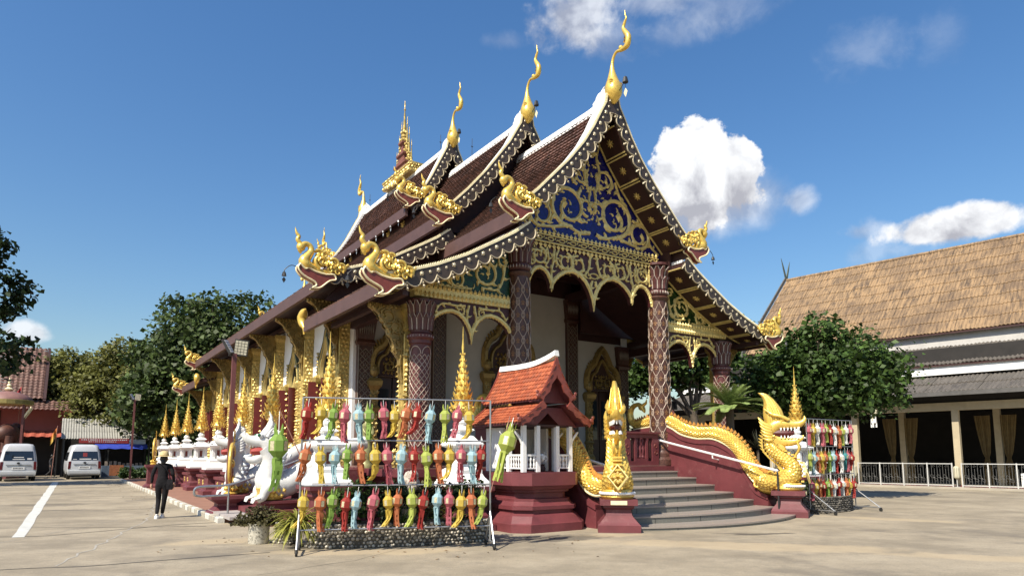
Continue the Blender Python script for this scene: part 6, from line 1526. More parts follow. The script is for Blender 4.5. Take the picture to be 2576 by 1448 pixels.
tree('broad_tree', 'big dark green tree rising behind the far end of the temple', (-23.5, 51.5, 0), [(-.5, 0, 9.2, 4.4), (2.2, 0, 11.0, 3.6), (-3.2, .5, 8.2, 2.9), (4.0, 0, 8.6, 3.4), (-2.0, -1, 6.0, 3.4), (1.5, -1, 6.6, 3.8), (-1.2, 0, 12.0, 2.3), (-4.4, 0, 5.2, 2.4), (4.8, 0, 6.0, 3.0), (1.0, -.5, 4.2, 2.8)], 38000, .36, G1, .5, 3, .75)
tree('olive_tree', 'left of the two olive green trees behind the vans', (-38.3, 57.5, 0), [(0, 0, 7.6, 2.9), (-1.6, 0, 6.3, 2.6), (1.5, 0, 6.6, 2.8), (0, -1, 4.9, 2.9), (.2, 0, 9.0, 1.8), (-2.6, 0, 8.2, 1.4)], 18000, .29, G2, .3, 5, .6, 'olive trees behind the vans')
tree('olive_tree', 'right of the two olive green trees, just above the stall roof', (-32.6, 55.5, 0), [(0, 0, 7.8, 2.8), (1.8, 0, 6.6, 2.9), (-1.8, 0, 6.9, 2.3), (0, -1, 5.0, 3.1), (.5, 0, 9.6, 1.8), (2.6, 0, 4.8, 2.4)], 19000, .29, G2, .3, 6, .6, 'olive trees behind the vans')
tree('leafy_tree', 'dark leafy tree cut off by the left edge of the picture', (-29.2, 33.6, 0), [(0, 0, 8.8, 2.9), (2.4, .3, 9.8, 1.7), (2.7, .3, 6.9, 1.7), (1.6, 0, 12.2, 1.5), (-1, 0, 6.5, 2.5), (1.6, 0, 5.4, 1.3)], 9000, .30, G4, .3, 7, .5)
tree('round_tree', 'bushy green tree beside the right corner of the temple', (11.3, 25.2, 0), [(0, 0, 4.7, 1.9), (1.7, .2, 4.9, 1.5), (-1.5, 0, 4.3, 1.4), (.4, -.2, 5.75, 1.1), (2.3, 0, 4.2, 1.25), (-1.7, -.4, 4.1, 1.0), (.7, -.5, 4.1, 1.4), (-.6, -.3, 3.9, 1.2), (-1.1, 0, 5.1, .8), (2.9, .2, 5.0, .8)], 17000, .19, G3, .2, 9, .5, None, 2.0)
tree('courtyard_tree', 'sunlit tree seen through the right-hand arches of the porch', (9.5, 34.5, 0), [(-.8, 0, 6.5, 1.7), (.6, .3, 6.0, 1.2), (-2.1, 0, 6.1, 1.4), (-.5, 0, 7.7, 1.2), (-3.0, .5, 5.4, 1.1), (-2.4, .3, 7.3, 1.1)], 9000, .24, G3, .22, 12, .5)
tree('tall_tree', 'feathery treetop showing above the right end of the temple eave', (15.2, 47.0, 0), [(0, 0, 9.0, 2.2), (1.2, 0, 10.2, 1.4), (-1.4, 0, 10.4, 1.3), (.2, 0, 7.0, 2.2)], 7000, .32, G3, .25, 14, .5)
bt = thing('bamboo_clump', 'wispy bamboo tips beside the tiled house roof', 'bamboo', (-43, 58, 0)); rs = np.random.default_rng(5); b = MB(); LP = []
for k in range(9):
    x = rnd.uniform(-1.5, 1.5); tip = (x + rnd.uniform(.8, 3.0), rnd.uniform(-1, 1), rnd.uniform(7.8, 11.2)); q = cr([(x, 0, 0), (x + .1, 0, 5), (x + .5, 0, tip[2] - .6), tip], 6); b.tube(q, [.05 - .0022 * i for i in range(len(q))], 5)
    for p in q[8:]:
        for j in range(9): LP.append((p[0] + rs.normal() * .25, p[1] + rs.normal() * .25, p[2] + rs.normal() * .25))
b.build('stems', pm('bamboo_stem', (.12, .14, .06), .6), bt); LP = np.array(LP); nr = rs.normal(size=LP.shape); nr /= np.linalg.norm(nr, axis=1, keepdims=True); mk('leaves', leaf_cloud('leaves', LP, nr, .4, G4, rs), bt)

def blades(name, label, loc, n, Lb, w, mat, droop=1., up=.8, cat='plant', group=None, seed=1, stem=0.):
    o = thing(name, label, cat, loc, 0, group); r_ = random.Random(seed); b = MB()
    for k in range(n):
        a = r_.uniform(0, 2 * pi); l = Lb * r_.uniform(.6, 1.15); e = r_.uniform(.25, 1.25) * up; d = Vector((cos(a), sin(a), 0)); s = Vector((-sin(a), cos(a), 0)); vs = []; fs = []; p = Vector((0, 0, stem)); v = d * cos(e) + Vector((0, 0, sin(e)))
        for i in range(7):
            f = i / 6; ww = w * (1 - f ** 2) * (0.6 + .4 * min(1, f * 4)); vs += [tuple(p - s * ww * .5 + Vector((0, 0, ww * .25))), tuple(p), tuple(p + s * ww * .5 + Vector((0, 0, ww * .25)))]
            p = p + v * l / 6; v = (v + Vector((0, 0, -.28 * droop))).normalized()
        for i in range(6): fs += [(3 * i, 3 * i + 1, 3 * i + 4, 3 * i + 3), (3 * i + 1, 3 * i + 2, 3 * i + 5, 3 * i + 4)]
        b.add(vs, fs)
    b.build('leaf_blades', mat, o)
    if stem: t = MB(); t.tube([(0, 0, 0), (0, 0, stem)], [.05, .035], 7); t.build('stem', BARK, o)
    return o
def shrub(name, label, loc, blobs, n, size, mat, seed, cat='shrub', group=None):
    o = thing(name, label, cat, loc, 0, group); rs = np.random.default_rng(seed); pts, nr = crown_points(blobs, n, .12, rs, 18); pts[:, 2] = np.maximum(pts[:, 2], .02); mk('foliage', leaf_cloud('foliage', pts, nr, size, mat, rs), o)
    b = MB()
    for x, y, z, r in [q[:4] for q in blobs]: b.tube([(0, 0, 0), (x * .6, y * .6, z * .5), (x, y, z)], [.02, .016, .008], 5)
    b.build('stems', BARK, o); return o
# pebble-faced planter under the near rack
PEB = pm('river_pebbles', (.42, .38, .31), .6, 0, .3, 3, island=.75); MORT = pm('planter_mortar', (.13, .115, .09), .9, 0, .25, 8, .4, 30); SOIL = pm('soil', (.05, .04, .028), .95, 0, .3, 8, .5, 20)
def planter(label, pts, h, depth, n, mat):
    o = thing('pebble_planter', label, 'planter', (pts[0][0], pts[0][1], 0)); ox, oy = pts[0]; P_ = [(x - ox, y - oy) for x, y in pts]; b = MB(); pe = MB(); fr = []; bk = []
    for i, (x, y) in enumerate(P_):
        a = P_[max(i - 1, 0)]; c = P_[min(i + 1, len(P_) - 1)]; tx, ty = c[0] - a[0], c[1] - a[1]; l = hypot(tx, ty); fr.append((x, y)); bk.append((x - ty / l * depth, y + tx / l * depth))
    ring = fr + bk[::-1]; b.rings([[(x, y, 0) for x, y in ring], [(x, y, h) for x, y in ring]]); b.build('planter_wall', MORT, o)
    b = MB(); cx = sum(p[0] for p in ring) / len(ring); cy = sum(p[1] for p in ring) / len(ring); b.add([(x * .97 + cx * .03, y * .97 + cy * .03, h + .012) for x, y in ring], [tuple(range(len(ring)))]); b.build('soil', SOIL, o)
    segs = list(zip(fr, fr[1:])) + [(bk[0], fr[0]), (fr[-1], bk[-1])]; tot = sum(hypot(c[0] - a[0], c[1] - a[1]) for a, c in segs)
    for a, c in segs:
        l = hypot(c[0] - a[0], c[1] - a[1]); nx, ny = (c[1] - a[1]) / l, -(c[0] - a[0]) / l; m = int(l / .068); rws = int(h / .06)
        for r in range(rws + 1):
            for k in range(m):
                f = (k + (.5 if r % 2 else 0) + rnd.uniform(-.2, .2)) / m
                if f > 1: continue
                s = rnd.uniform(.022, .04); z = min(h + .005, .03 + r * h / rws * .97 + rnd.uniform(-.012, .012)); pe.ball((a[0] + (c[0] - a[0]) * f + nx * .006, a[1] + (c[1] - a[1]) * f + ny * .006, z), s, 6, 4, 1, 1, .85)
    pe.build('pebbles', mat, o, True, 80, kind='stuff'); return o
planter('long pebble-faced planter wall below the near lantern rack', [(-3.55, 11.93), (-3.18, 11.82), (-2.33, 11.98), (-1.18, 12.38), (-.42, 12.9)], .38, .75, 0, PEB)
PEBD = pm('dark_pebbles', (.10, .09, .075), .6, 0, .3, 3, island=.7)
planter('short pebble pier between the flower pot and the spiky plant', [(-4.30, 12.50), (-4.0, 12.38)], .36, .3, 0, PEB)
planter('dark pebble planter wall below the farther lantern rack', [(8.05, 18.9), (8.6, 18.75), (9.6, 19.5), (10.0, 20.1)], .42, .8, 0, PEBD)
pt = thing('flower_pot', 'rough white mosaic flower pot standing left of the planter', 'pot', (-4.62, 12.55, 0)); b = MB(); b.lathe([(.17, 0), (.18, .02), (.185, .3), (.20, .33), (.20, .36), (.17, .36), (.16, .3)], 18); b.build('pot_body', pm('mosaic_pot', (.66, .62, .52), .6, 0, .1, 10, .4, 20, (.22, .21, .17), .52, .08), pt, True, 40)
shrub('potted_shrub', 'low brownish shrub growing in the white mosaic pot', (-4.62, 12.58, .33), [(0, 0, .12, .24), (-.22, 0, .06, .2), (.2, 0, .1, .2), (-.34, -.05, -.02, .15)], 1700, .06, G6, 3)
blades('spider_plant', 'big yellow-green plant with drooping strap leaves left of the rack', (-3.78, 12.10, .3), 240, .66, .045, G5, 1.25, 1.0, seed=4)
for i, (x, y) in enumerate(((-2.9, 12.35), (-2.25, 12.5), (-1.6, 12.7), (-.95, 12.95))): shrub('planter_shrub', '%s small-leaved green shrub from the left in the pebble planter' % ORD[i], (x, y, .38), [(0, 0, .32, .3), (.15, .1, .55, .22), (-.18, .05, .5, .2)], 1500, .07, (G3, G4, G6, G4)[i], 20 + i, 'shrub', 'shrubs in the pebble planter')
for i, (x, y) in enumerate(((-1.15, 12.55), (-1.95, 12.2), (-3.3, 12.25))): blades('strap_leaf_plant', ('tuft of slender arching leaves at the right of the planter', 'tuft of slender arching leaves in the middle of the planter', 'tuft of slender arching leaves at the left end of the planter')[i], (x, y, .38), 46, .62, .022, G5 if i != 1 else G3, .8, 1.15, seed=7 + i)
rk = thing('rock_sculpture', 'pale rugged stone standing behind the bottom lantern row', 'rock', (-1.95, 12.72, .36)); b = MB(); r_ = random.Random(2)
for k in range(15): b.ball((r_.uniform(-.14, .14), r_.uniform(-.1, .1), .08 + k * .055), r_.uniform(.08, .16), 7, 5, r_.uniform(.7, 1.2), r_.uniform(.7, 1.2), r_.uniform(.7, 1.3))
b.build('stone', pm('pale_rock', (.5, .44, .38), .85, 0, .25, 8, .5, 20, (.2, .17, .14), .55, .1), rk)
# fern palm, spiky plants right of the stairs
def frond_palm(name, label, loc, h, n, Lf, mat, seed):
    o = thing(name, label, 'palm', loc); r_ = random.Random(seed); t = MB(); t.lathe([(.13, 0), (.12, h * .5), (.13, h)], 10); t.build('trunk', BARK, o); b = MB()
    for k in range(n):
        a = 2 * pi * k / n + r_.uniform(-.2, .2); e = r_.uniform(.05, 1.1); d = Vector((cos(a), sin(a), 0)); v = d * cos(e) + Vector((0, 0, sin(e))); p = Vector((0, 0, h)); l = Lf * r_.uniform(.8, 1.1); m = 14; pth = []
        for i in range(m): pth.append(p.copy()); p = p + v * l / m; v = (v + Vector((0, 0, -.07))).normalized()
        b.tube([tuple(q) for q in pth], [.016 * (1 - .8 * i / m) for i in range(m)], 4)
        for i in range(2, m):
            s = (pth[i] - pth[i - 1]).normalized().cross(Vector((0, 0, 1))).normalized(); fw = (pth[i] - pth[i - 1]).normalized(); ll = .26 * (1 - abs(i / m - .45) * 1.1)
            for sg in (-1, 1):
                for u in (0, .5):
                    c = pth[i - 1].lerp(pth[i], u); tip = c + s * sg * ll + fw * ll * .5 + Vector((0, 0, .03)); b.add([tuple(c), tuple(c + fw * .045), tuple(tip), tuple(c.lerp(tip, .5) - fw * .03 + Vector((0, 0, .02)))], [(0, 1, 2, 3)])
    b.build('fronds', mat, o); return o
frond_palm('fern_palm', 'feathery fern palm spreading behind the right stair wall', W(3.95, -1.75), 3.0, 30, 1.25, G7, 3)
blades('dracaena', 'dark spiky plant between the stair wall and the profile serpent', W(4.1, -2.6), 60, .62, .05, LEAFM('dracaena_leaves', (.075, .075, .045), .35), .25, 1.2, seed=15, stem=1.75)
for i, (u, v) in enumerate(((3.7, -1.0), (4.6, -2.9), (5.6, -3.4), (-6.9, -2.2), (-5.0, -1.0))): shrub('garden_shrub', ('dark green shrub close behind the right stair wall', 'dark green shrub behind the neck of the profile serpent', 'dark green shrub just left of the farther rack', 'dark shrub left of the white spire post behind the rack', 'dark shrub behind the little shrine')[i], W(u, v), [(0, 0, .5, .45), (.3, .1, .35, .35), (-.3, 0, .4, .35)], 1500, .1, G4, 40 + i, 'shrub')

# ------------------------------------------------------------------ people
SKIN = pm('skin', (.45, .26, .17), .55, 0, .1, 8)
def person(label, loc, rz, joints, edges, cloth, extra):
    o = thing('person', label, 'person', loc, rz); me = bpy.data.meshes.new('clothed_body'); me.from_pydata([j[0] for j in joints], edges, []); me.update()
    b = mk('clothed_body', me, o); sk = b.modifiers.new('Skin', 'SKIN')
    for i, j in enumerate(joints): me.skin_vertices[0].data[i].radius = j[1] if isinstance(j[1], tuple) else (j[1], j[1])
    me.skin_vertices[0].data[0].use_root = True; ss = b.modifiers.new('Subdivision', 'SUBSURF'); ss.levels = 2; ss.render_levels = 2; b.modifiers['Skin'].use_smooth_shade = True; me.materials.append(cloth); extra(o); return o
def hand(o, p, d, s, mat=SKIN):
    p, d = Vector(p), Vector(d).normalized(); side = d.cross(Vector((0, 1, 0))).normalized(); fw = side.cross(d); b = MB(); b.tube([tuple(p), tuple(p + d * .04), tuple(p + d * .085)], [.024, .034, .03], 8, .6)
    for k in range(4):
        c = p + d * .08 + fw * (k - 1.5) * .018; l = (.06, .072, .066, .05)[k]; b.tube([tuple(c), tuple(c + d * l * .5 + side * s * .008), tuple(c + d * l + side * s * .026)], [.009, .0085, .006], 6)
    c = p + d * .03 - fw * .028; b.tube([tuple(c), tuple(c - fw * .02 + d * .03), tuple(c - fw * .022 + d * .06 + side * s * .01)], [.011, .01, .007], 6); b.build('hand', mat, o, True, 60)
BLACKC = pm('black_cloth', (.012, .011, .013), .9, 0, .5, 9, .7, 14, spec=.25)
J = [((0, 0, .90), (.135, .105)), ((0, 0, 1.02), (.125, .095)), ((0, .02, 1.2), (.15, .105)), ((0, .03, 1.31), (.13, .085)), ((0, .03, 1.385), (.052, .052)), ((-.165, .02, 1.325), .056), ((-.235, -.01, 1.1), .046), ((-.25, .03, .88), .034), ((.165, .02, 1.325), .056), ((.24, -.03, 1.1), .046), ((.26, .05, .9), .034),
     ((-.085, 0, .82), (.098, .1)), ((-.075, .07, .47), .064), ((-.08, -.06, .10), .046), ((.085, .0, .82), (.098, .1)), ((.06, .05, .47), .064), ((.02, .12, .10), .046)]
E_ = [(0, 1), (1, 2), (2, 3), (3, 4), (3, 5), (5, 6), (6, 7), (3, 8), (8, 9), (9, 10), (0, 11), (11, 12), (12, 13), (0, 14), (14, 15), (15, 16)]
def ex1(o):
    b = MB(); b.ball((0, .04, 1.50), .095, 12, 9, .88, 1.0, 1.18); b.tube([(0, .03, 1.36), (0, .035, 1.45)], [.045, .045], 10); b.ball((-.085, .04, 1.49), .022, 6, 5, .5, 1, 1.4); b.ball((.085, .04, 1.49), .022, 6, 5, .5, 1, 1.4); b.ball((0, .135, 1.49), .016, 6, 5); b.build('head', SKIN, o, True, 60)
    b = MB(); b.ball((0, .025, 1.50), .104, 12, 9, .9, .92, 1.12); b.ball((0, -.04, 1.42), .06, 10, 7, 1, .7, 1.3); b.build('hair', pm('black_hair', (.012, .01, .009), .5), o, True, 60)
    b = MB(); n = 20; pr = [(.225, 1.565), (.20, 1.560), (.115, 1.575), (.108, 1.60), (.10, 1.66), (.07, 1.69), (.01, 1.70)]
    b.lathe([(r, z) for r, z in pr] , n, (0, .03, 0)); b.lathe([(.226, 1.556), (.232, 1.561), (.226, 1.567)], n, (0, .03, 0)); b.build('straw_hat', pm('straw', (.62, .50, .25), .8, 0, .2, 30, .3, 80), o, True, 40); b = MB(); b.lathe([(.116, 1.578), (.112, 1.60)], n, (0, .03, 0)); b.build('hat_band', pm('hat_band', (.36, .27, .12), .8), o, True)
    hand(o, (-.252, .035, .865), (-.02, .08, -1), 1); hand(o, (.262, .055, .885), (.03, .1, -1), -1)
    for s, x, y, z, yaw in ((-1, -.08, -.02, 0, .1), (1, .02, .16, 0, -.05)): b = MB(); b.mould(x - .04, x + .04, y - .11, y + .13, [(.005, .0), (.008, .03), (.0, .06), (-.02, .1), (-.03, .115)], .03); b.build('shoe', WHITEP, o, True, 30)
    b = MB(); b.mould(.12, .24, -.14, -.03, [(0, .72), (.012, .76), (.012, .92), (0, .98)]); b.build('shoulder_bag', BLACKC, o, True, 30); b = MB(); b.tube(cr([(.19, -.1, .97), (.12, -.13, 1.2), (-.04, -.09, 1.36), (-.13, .02, 1.39)], 5), .012, 5, 1.6); b.build('bag_strap', BLACKC, o)
person('person in black clothes and a straw hat walking away beside the sidewalk', (-8.93, 17.42, 0), radians(20), J, E_, BLACKC, ex1)
J2 = [(p if i < 11 else p, r) for i, (p, r) in enumerate(J)]
J2[12] = ((-.08, .2, .5), .064); J2[13] = ((-.08, .22, .1), .046); J2[15] = ((.08, .02, .47), .064); J2[16] = ((.08, -.3, .16), .046)
def ex2(o):
    b = MB(); b.ball((0, .04, 1.50), .095, 12, 9, .88, 1.0, 1.18); b.tube([(0, .03, 1.36), (0, .035, 1.45)], [.045, .045], 10); b.ball((0, .135, 1.49), .016, 6, 5); b.build('head', SKIN, o, True, 60)
    b = MB(); b.ball((0, .02, 1.52), .104, 12, 9, .92, .95, 1.1); b.build('hair', pm('black_hair', (.012, .01, .009), .5), o, True, 60)
    hand(o, (-.252, .035, .865), (-.02, .08, -1), 1); hand(o, (.262, .055, .885), (.03, .1, -1), -1)
    for x, y in ((-.08, .26), (.08, -.24)): b = MB(); b.mould(x - .04, x + .04, y - .12, y + .12, [(.005, .0), (.008, .03), (.0, .06), (-.02, .1)], .03); b.build('shoe', RUBBER, o, True, 30)
person('person in dark clothes striding between the two parked vans', (-32.0, 47.2, 0), radians(-75), J2, E_, pm('dark_cloth', (.025, .024, .028), .85, 0, .3, 14), ex2)

# ------------------------------------------------------------------ parked vans
VP = pm('silver_white_paint', (.60, .62, .65), .25, .1, .05, 2); VG = pm('van_glass', (.015, .018, .022), .05, 0, .2, 2, spec=.9); TLR = pm('tail_light', (.12, .01, .012), .2, 0, .2, 10); PLATE = pm('plate', (.75, .75, .74), .4, 0, .05, 10); CHR = pm('grey_trim', (.12, .12, .13), .3, .6, .1, 8)
def van(label, loc, rz, sticker):
    o = thing('van', label, 'van', loc, rz, 'parked vans')
    def ring(hw, y0, y1, z, r):
        pts = []
        for cx, cy, a0 in ((hw - r, y1 - r, 0), (-hw + r, y1 - r, pi / 2), (-hw + r, y0 + r, pi), (hw - r, y0 + r, 1.5 * pi)):
            for k in range(5): a = a0 + k * pi / 8; pts.append((cx + r * cos(a), cy + r * sin(a), z))
        return pts
    prof = [(.86, .12, 5.1, .30, .15), (.92, .03, 5.25, .42, .18), (.94, 0, 5.3, .62, .18), (.94, .03, 5.28, .95, .18), (.93, .05, 5.15, 1.15, .18), (.90, .10, 4.7, 1.4, .2), (.84, .18, 4.3, 1.75, .2), (.79, .25, 4.0, 1.95, .22), (.76, .30, 3.8, 2.12, .25), (.68, .40, 3.5, 2.24, .3), (.45, .7, 3.0, 2.285, .3)]
    b = MB(); b.rings([ring(*p) for p in [(q[0], q[1], q[2], q[3], q[4]) for q in prof]]); b.build('body', VP, o, True, 50)
    g_ = MB(); g_.rings([[(-.76, .06, 1.24), (.76, .06, 1.24), (.76, .16, 1.24), (-.76, .16, 1.24)], [(-.68, .195, 1.82), (.68, .195, 1.82), (.68, .3, 1.82), (-.68, .3, 1.82)]]); g_.build('rear_window', VG, o)
    for s in (-1, 1):
        q = MB(); q.rings([[(s * .93 - .012, .9, 1.22), (s * .93 + .008, .9, 1.22), (s * .93 + .008, 4.3, 1.22), (s * .93 - .012, 4.3, 1.22)], [(s * .84 - .012, .9, 1.78), (s * .84 + .008, .9, 1.78), (s * .84 + .008, 3.9, 1.78), (s * .84 - .012, 3.9, 1.78)]]); q.build('side_window', VG, o)
        q = MB(); q.rings([[(s * .84 - .075, -.012, .70), (s * .84 + .075, .0, .70), (s * .84 + .11, .2, .70), (s * .84 - .075, .2, .70)], [(s * .82 - .075, .03, 1.18), (s * .82 + .07, .04, 1.18), (s * .82 + .1, .22, 1.18), (s * .82 - .075, .22, 1.18)]]); q.build('tail_light', TLR, o)
        for y in (.95, 4.2):
            wl = mk('wheel', None, o, (s * .82, y, .33)); q = MB(); q.m = Matrix.Rotation(pi / 2, 4, 'Y'); q.lathe([(.2, -.11), (.31, -.1), (.33, -.06), (.33, .06), (.31, .1), (.2, .11)], 20); q.build('tyre', RUBBER, wl, True, 40); q = MB(); q.m = Matrix.Rotation(pi / 2, 4, 'Y'); q.lathe([(.02, -.09), (.2, -.1), (.21, .0), (.2, .1), (.02, .09)], 16); q.build('rim', CHR, wl)
    q = MB(); q.mould(-.86, .86, -.10, .1, [(-.02, .30), (0.02, .36), (.03, .48), (.02, .60), (-.03, .62)]); q.build('rear_bumper', VP, o, True, 40)
    q = MB(); q.box(-.80, .80, -.135, -.12, .33, .36); q.build('bumper_lip', CHR, o)
    q = MB(); q.box(-.62, .62, -.012, .02, .975, 1.0); q.build('garnish', CHR, o)
    q = MB(); q.box(-.32, .32, -.024, .0, .70, .87); q.build('number_plate', PLATE, o)
    q = MB(); 
    for k in range(7): q.box(-.24 + k * .07, -.20 + k * .07, -.027, -.0245, .745, .825)
    q.build('plate_marks', CHR, o)
    q = MB(); q.lathe([(.09, 0), (.09, .02), (.06, .02), (.06, 0)], 14, (0, 0, 0), 0, 1, .72); em = q.build('emblem', CHR, o, loc=(0, .01, 1.09), rot=(pi / 2, 0, 0))
    q = MB(); q.box(-.15, .15, .275, .30, 2.0, 2.035); q.build('brake_light', TLR, o)
    for (x0, x1, z0, z1, mt) in sticker:
        q = MB(); f = lambda z: .06 + (z - 1.24) / .58 * .135 - .006
        q.add([(x0, f(z0), z0), (x1, f(z0), z0), (x1, f(z1), z1), (x0, f(z1), z1)], [(0, 1, 2, 3)]); q.build('window_sticker', mt, o)
    return o
STK = pm('sticker_white', (.6, .6, .6), .5); STR_ = pm('sticker_red', (.25, .03, .03), .5)
van('silver van at the left edge with white lettering on its rear window', W(-15.25, 35.6), TA + radians(4), [(-.25, .25, 1.42, 1.47, STK), (-.3, .3, 1.30, 1.35, STK), (.42, .66, 1.3, 1.4, STK)])
van('white van between the silver van and the blue-tarped stall', W(-11.8, 37.2), TA + radians(2), [(-.12, .12, 1.48, 1.74, STR_), (-.3, .35, 1.29, 1.36, STK), (-.66, -.45, 1.29, 1.33, STK), (.45, .66, 1.28, 1.33, STK)])
# ------------------------------------------------------------------ assembly hall on the right
HN = Vector((.735, .678, 0)); HT = Vector((.678, -.735, 0)); HR = atan2(HT.y, HT.x)
HO_ = HN * 37.6 + HT * -10
HL = thing('assembly_hall', 'long open-sided hall with weathered corrugated roof at the right edge', 'hall', HO_, HR)
def HP(name, mb, mat, smooth=False, parent=None, **k): return mb.build(name, mat, parent or HL, smooth, **k)
def sheet_mat(name, c1, c2, amt, c3):
    m = bpy.data.materials.new(name); m.use_nodes = True; t = m.node_tree; n = t.nodes; l = t.links; p = n['Principled BSDF']; p.inputs['Roughness'].default_value = .75
    tc = n.new('ShaderNodeTexCoord'); oi = n.new('ShaderNodeObjectInfo'); ml = n.new('ShaderNodeMath'); ml.operation = 'MULTIPLY'; l.new(oi.outputs['Random'], ml.inputs[0]); ml.inputs[1].default_value = 50
    gp = n.new('ShaderNodeNewGeometry'); ad = n.new('ShaderNodeMapping'); ad.inputs['Rotation'].default_value = (0, 0, -HR); l.new(gp.outputs['Position'], ad.inputs[0])
    def noise(sx, sy, sc_, det):
        mp = n.new('ShaderNodeMapping'); mp.inputs['Scale'].default_value = (sx, sy, 1); l.new(ad.outputs[0], mp.inputs[0]); q = n.new('ShaderNodeTexNoise'); q.inputs['Scale'].default_value = sc_; q.inputs['Detail'].default_value = det; q.inputs['Roughness'].default_value = .7; l.new(mp.outputs[0], q.inputs['Vector']); return q.outputs['Fac']
    def rng(v, a, b, d=1.):
        q = n.new('ShaderNodeMapRange'); l.new(v, q.inputs[0]); q.inputs[1].default_value = a; q.inputs[2].default_value = b; q.inputs[4].default_value = d; return q.outputs[0]
    def mix(f, a, b):
        x = n.new('ShaderNodeMix'); x.data_type = 'RGBA'; l.new(f, x.inputs[0])
        for i, q in ((6, a), (7, b)):
            if isinstance(q, tuple): x.inputs[i].default_value = (*q, 1)
            else: l.new(q, x.inputs[i])
        return x.outputs[2]
    rn = n.new('ShaderNodeMath'); rn.operation = 'MULTIPLY_ADD'; l.new(oi.outputs['Random'], rn.inputs[0]); rn.inputs[1].default_value = .05; rn.inputs[2].default_value = -.025
    ad2 = n.new('ShaderNodeMath'); l.new(noise(9, .9, 1.0, 10), ad2.inputs[0]); l.new(rn.outputs[0], ad2.inputs[1])
    c = mix(rng(ad2.outputs[0], amt, amt + .16), c1, c2); c = mix(rng(noise(1, .7, .45, 8), .46, .64, .75), c, c3)
    sx_ = n.new('ShaderNodeSeparateXYZ'); l.new(tc.outputs['Object'], sx_.inputs[0]); c = mix(rng(sx_.outputs[1], .10, .0, .55), c, tuple(min(1, q * 1.25) for q in c1))  # lower lip of each sheet lightened: sunlit lap edge painted in
    l.new(c, p.inputs['Base Color']); return m
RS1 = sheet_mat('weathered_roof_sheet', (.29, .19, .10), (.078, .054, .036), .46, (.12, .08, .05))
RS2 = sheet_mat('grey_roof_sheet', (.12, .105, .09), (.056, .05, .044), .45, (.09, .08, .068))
def sheet_mesh(L_, Wd, mat, wav=6, amp=.028):
    b = MB(); n = wav * 4; vs = []; fs = []
    for i in range(n + 1):
        x = Wd * i / n; z = amp * cos(2 * pi * wav * i / n) + .0; vs += [(x, 0, z + .02), (x, L_, z + .03), (x, 0, z - .035)]
    for i in range(n): fs += [(3 * i, 3 * i + 3, 3 * i + 4, 3 * i + 1), (3 * i, 3 * i + 2, 3 * i + 5, 3 * i + 3)]
    b.add(vs, fs); return b.mesh('roof_sheet', mat)
def sheets(t0, t1, d0, z0, d1, z1, rows, mat, lim=300):
    L_ = hypot(d1 - d0, z1 - z0); rl = L_ / rows; wd = 1.08; n = int(round((t1 - t0) / wd)); wd = (t1 - t0) / n; me = sheet_mesh(rl * 1.09, wd * 1.0, mat); an = atan2(z1 - z0, d1 - d0)
    for r in range(rows):
        for k in range(n):
            f = r / rows; o = mk('roof_sheet', me, HL, (t0 + 10 + k * wd, d0 - 37.6 + (d1 - d0) * f, z0 + (z1 - z0) * f + (.025 if k % 2 else .0) + .012 * r + rnd.uniform(-.006, .006)), (an - .04, 0, rnd.uniform(-.008, .008)))
    b = MB(); b.add([(t0 + 10, d0 - 37.6, z0 - .06), (t1 + 10, d0 - 37.6, z0 - .06), (t1 + 10, d1 - 37.6, z1 - .06), (t0 + 10, d1 - 37.6, z1 - .06), (t0 + 10, d0 - 37.6, z0 - .12), (t1 + 10, d0 - 37.6, z0 - .12), (t1 + 10, d1 - 37.6, z1 - .12), (t0 + 10, d1 - 37.6, z1 - .12)], [(0, 1, 2, 3), (7, 6, 5, 4), (0, 4, 5, 1), (3, 2, 6, 7), (0, 3, 7, 4), (1, 5, 6, 2)]); HP('roof_deck', b, DWOOD)
T0, T1 = -22.0, -.5
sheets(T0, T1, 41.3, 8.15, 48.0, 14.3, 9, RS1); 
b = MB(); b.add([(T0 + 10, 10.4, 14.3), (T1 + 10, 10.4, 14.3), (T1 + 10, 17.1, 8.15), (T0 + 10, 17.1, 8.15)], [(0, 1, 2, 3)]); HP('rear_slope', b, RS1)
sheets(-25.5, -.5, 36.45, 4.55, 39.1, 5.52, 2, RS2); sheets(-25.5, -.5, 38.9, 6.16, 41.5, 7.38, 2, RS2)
b = MB(); 
for k in range(22): b.tube([(T0 + 10 + k * 1.0 - .02, 10.4, 14.38), (T0 + 10 + k * 1.0 + .98, 10.4, 14.40)], [.13, .12], 8)
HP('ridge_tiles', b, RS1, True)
b = MB(); b.box(-15.4, 9.5, 1.40, 1.5, 5.62, 6.12); HP('white_fascia', b, WHITEP)
b = MB(); b.box(-12, 9.5, 4.0, 4.15, 7.3, 8.2); b.box(-12, 9.5, 16.9, 17.0, 0, 8.2); HP('clerestory_wall', b, pm('grey_plaster', (.55, .53, .5), .8, 0, .1, 2)) if False else None
b = MB(); b.box(-12, 9.5, 4.0, 4.15, 7.3, 8.25); HP('clerestory_wall', b, pm('grey_plaster', (.55, .53, .5), .8, 0, .1, 2))
b = MB(); b.box(-15.4, 9.5, -1.2, -1.08, 4.36, 4.56); HP('gutter_board', b, pm('grey_gutter', (.10, .095, .09), .6, 0, .2, 3))
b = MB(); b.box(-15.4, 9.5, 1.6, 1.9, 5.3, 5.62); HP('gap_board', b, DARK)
b = MB(); an = atan2(14.3 - 8.15, 6.7)
b.m = RX @ Matrix.Identity(4); b.prism([(3.4, 7.95), (10.4, 14.45), (10.4, 14.75), (3.4, 8.3)], 12.02, 12.1); b.m = None; HP('gable_board', b, pm('grey_board', (.12, .12, .115), .8, 0, .3, 3, .2, 12))
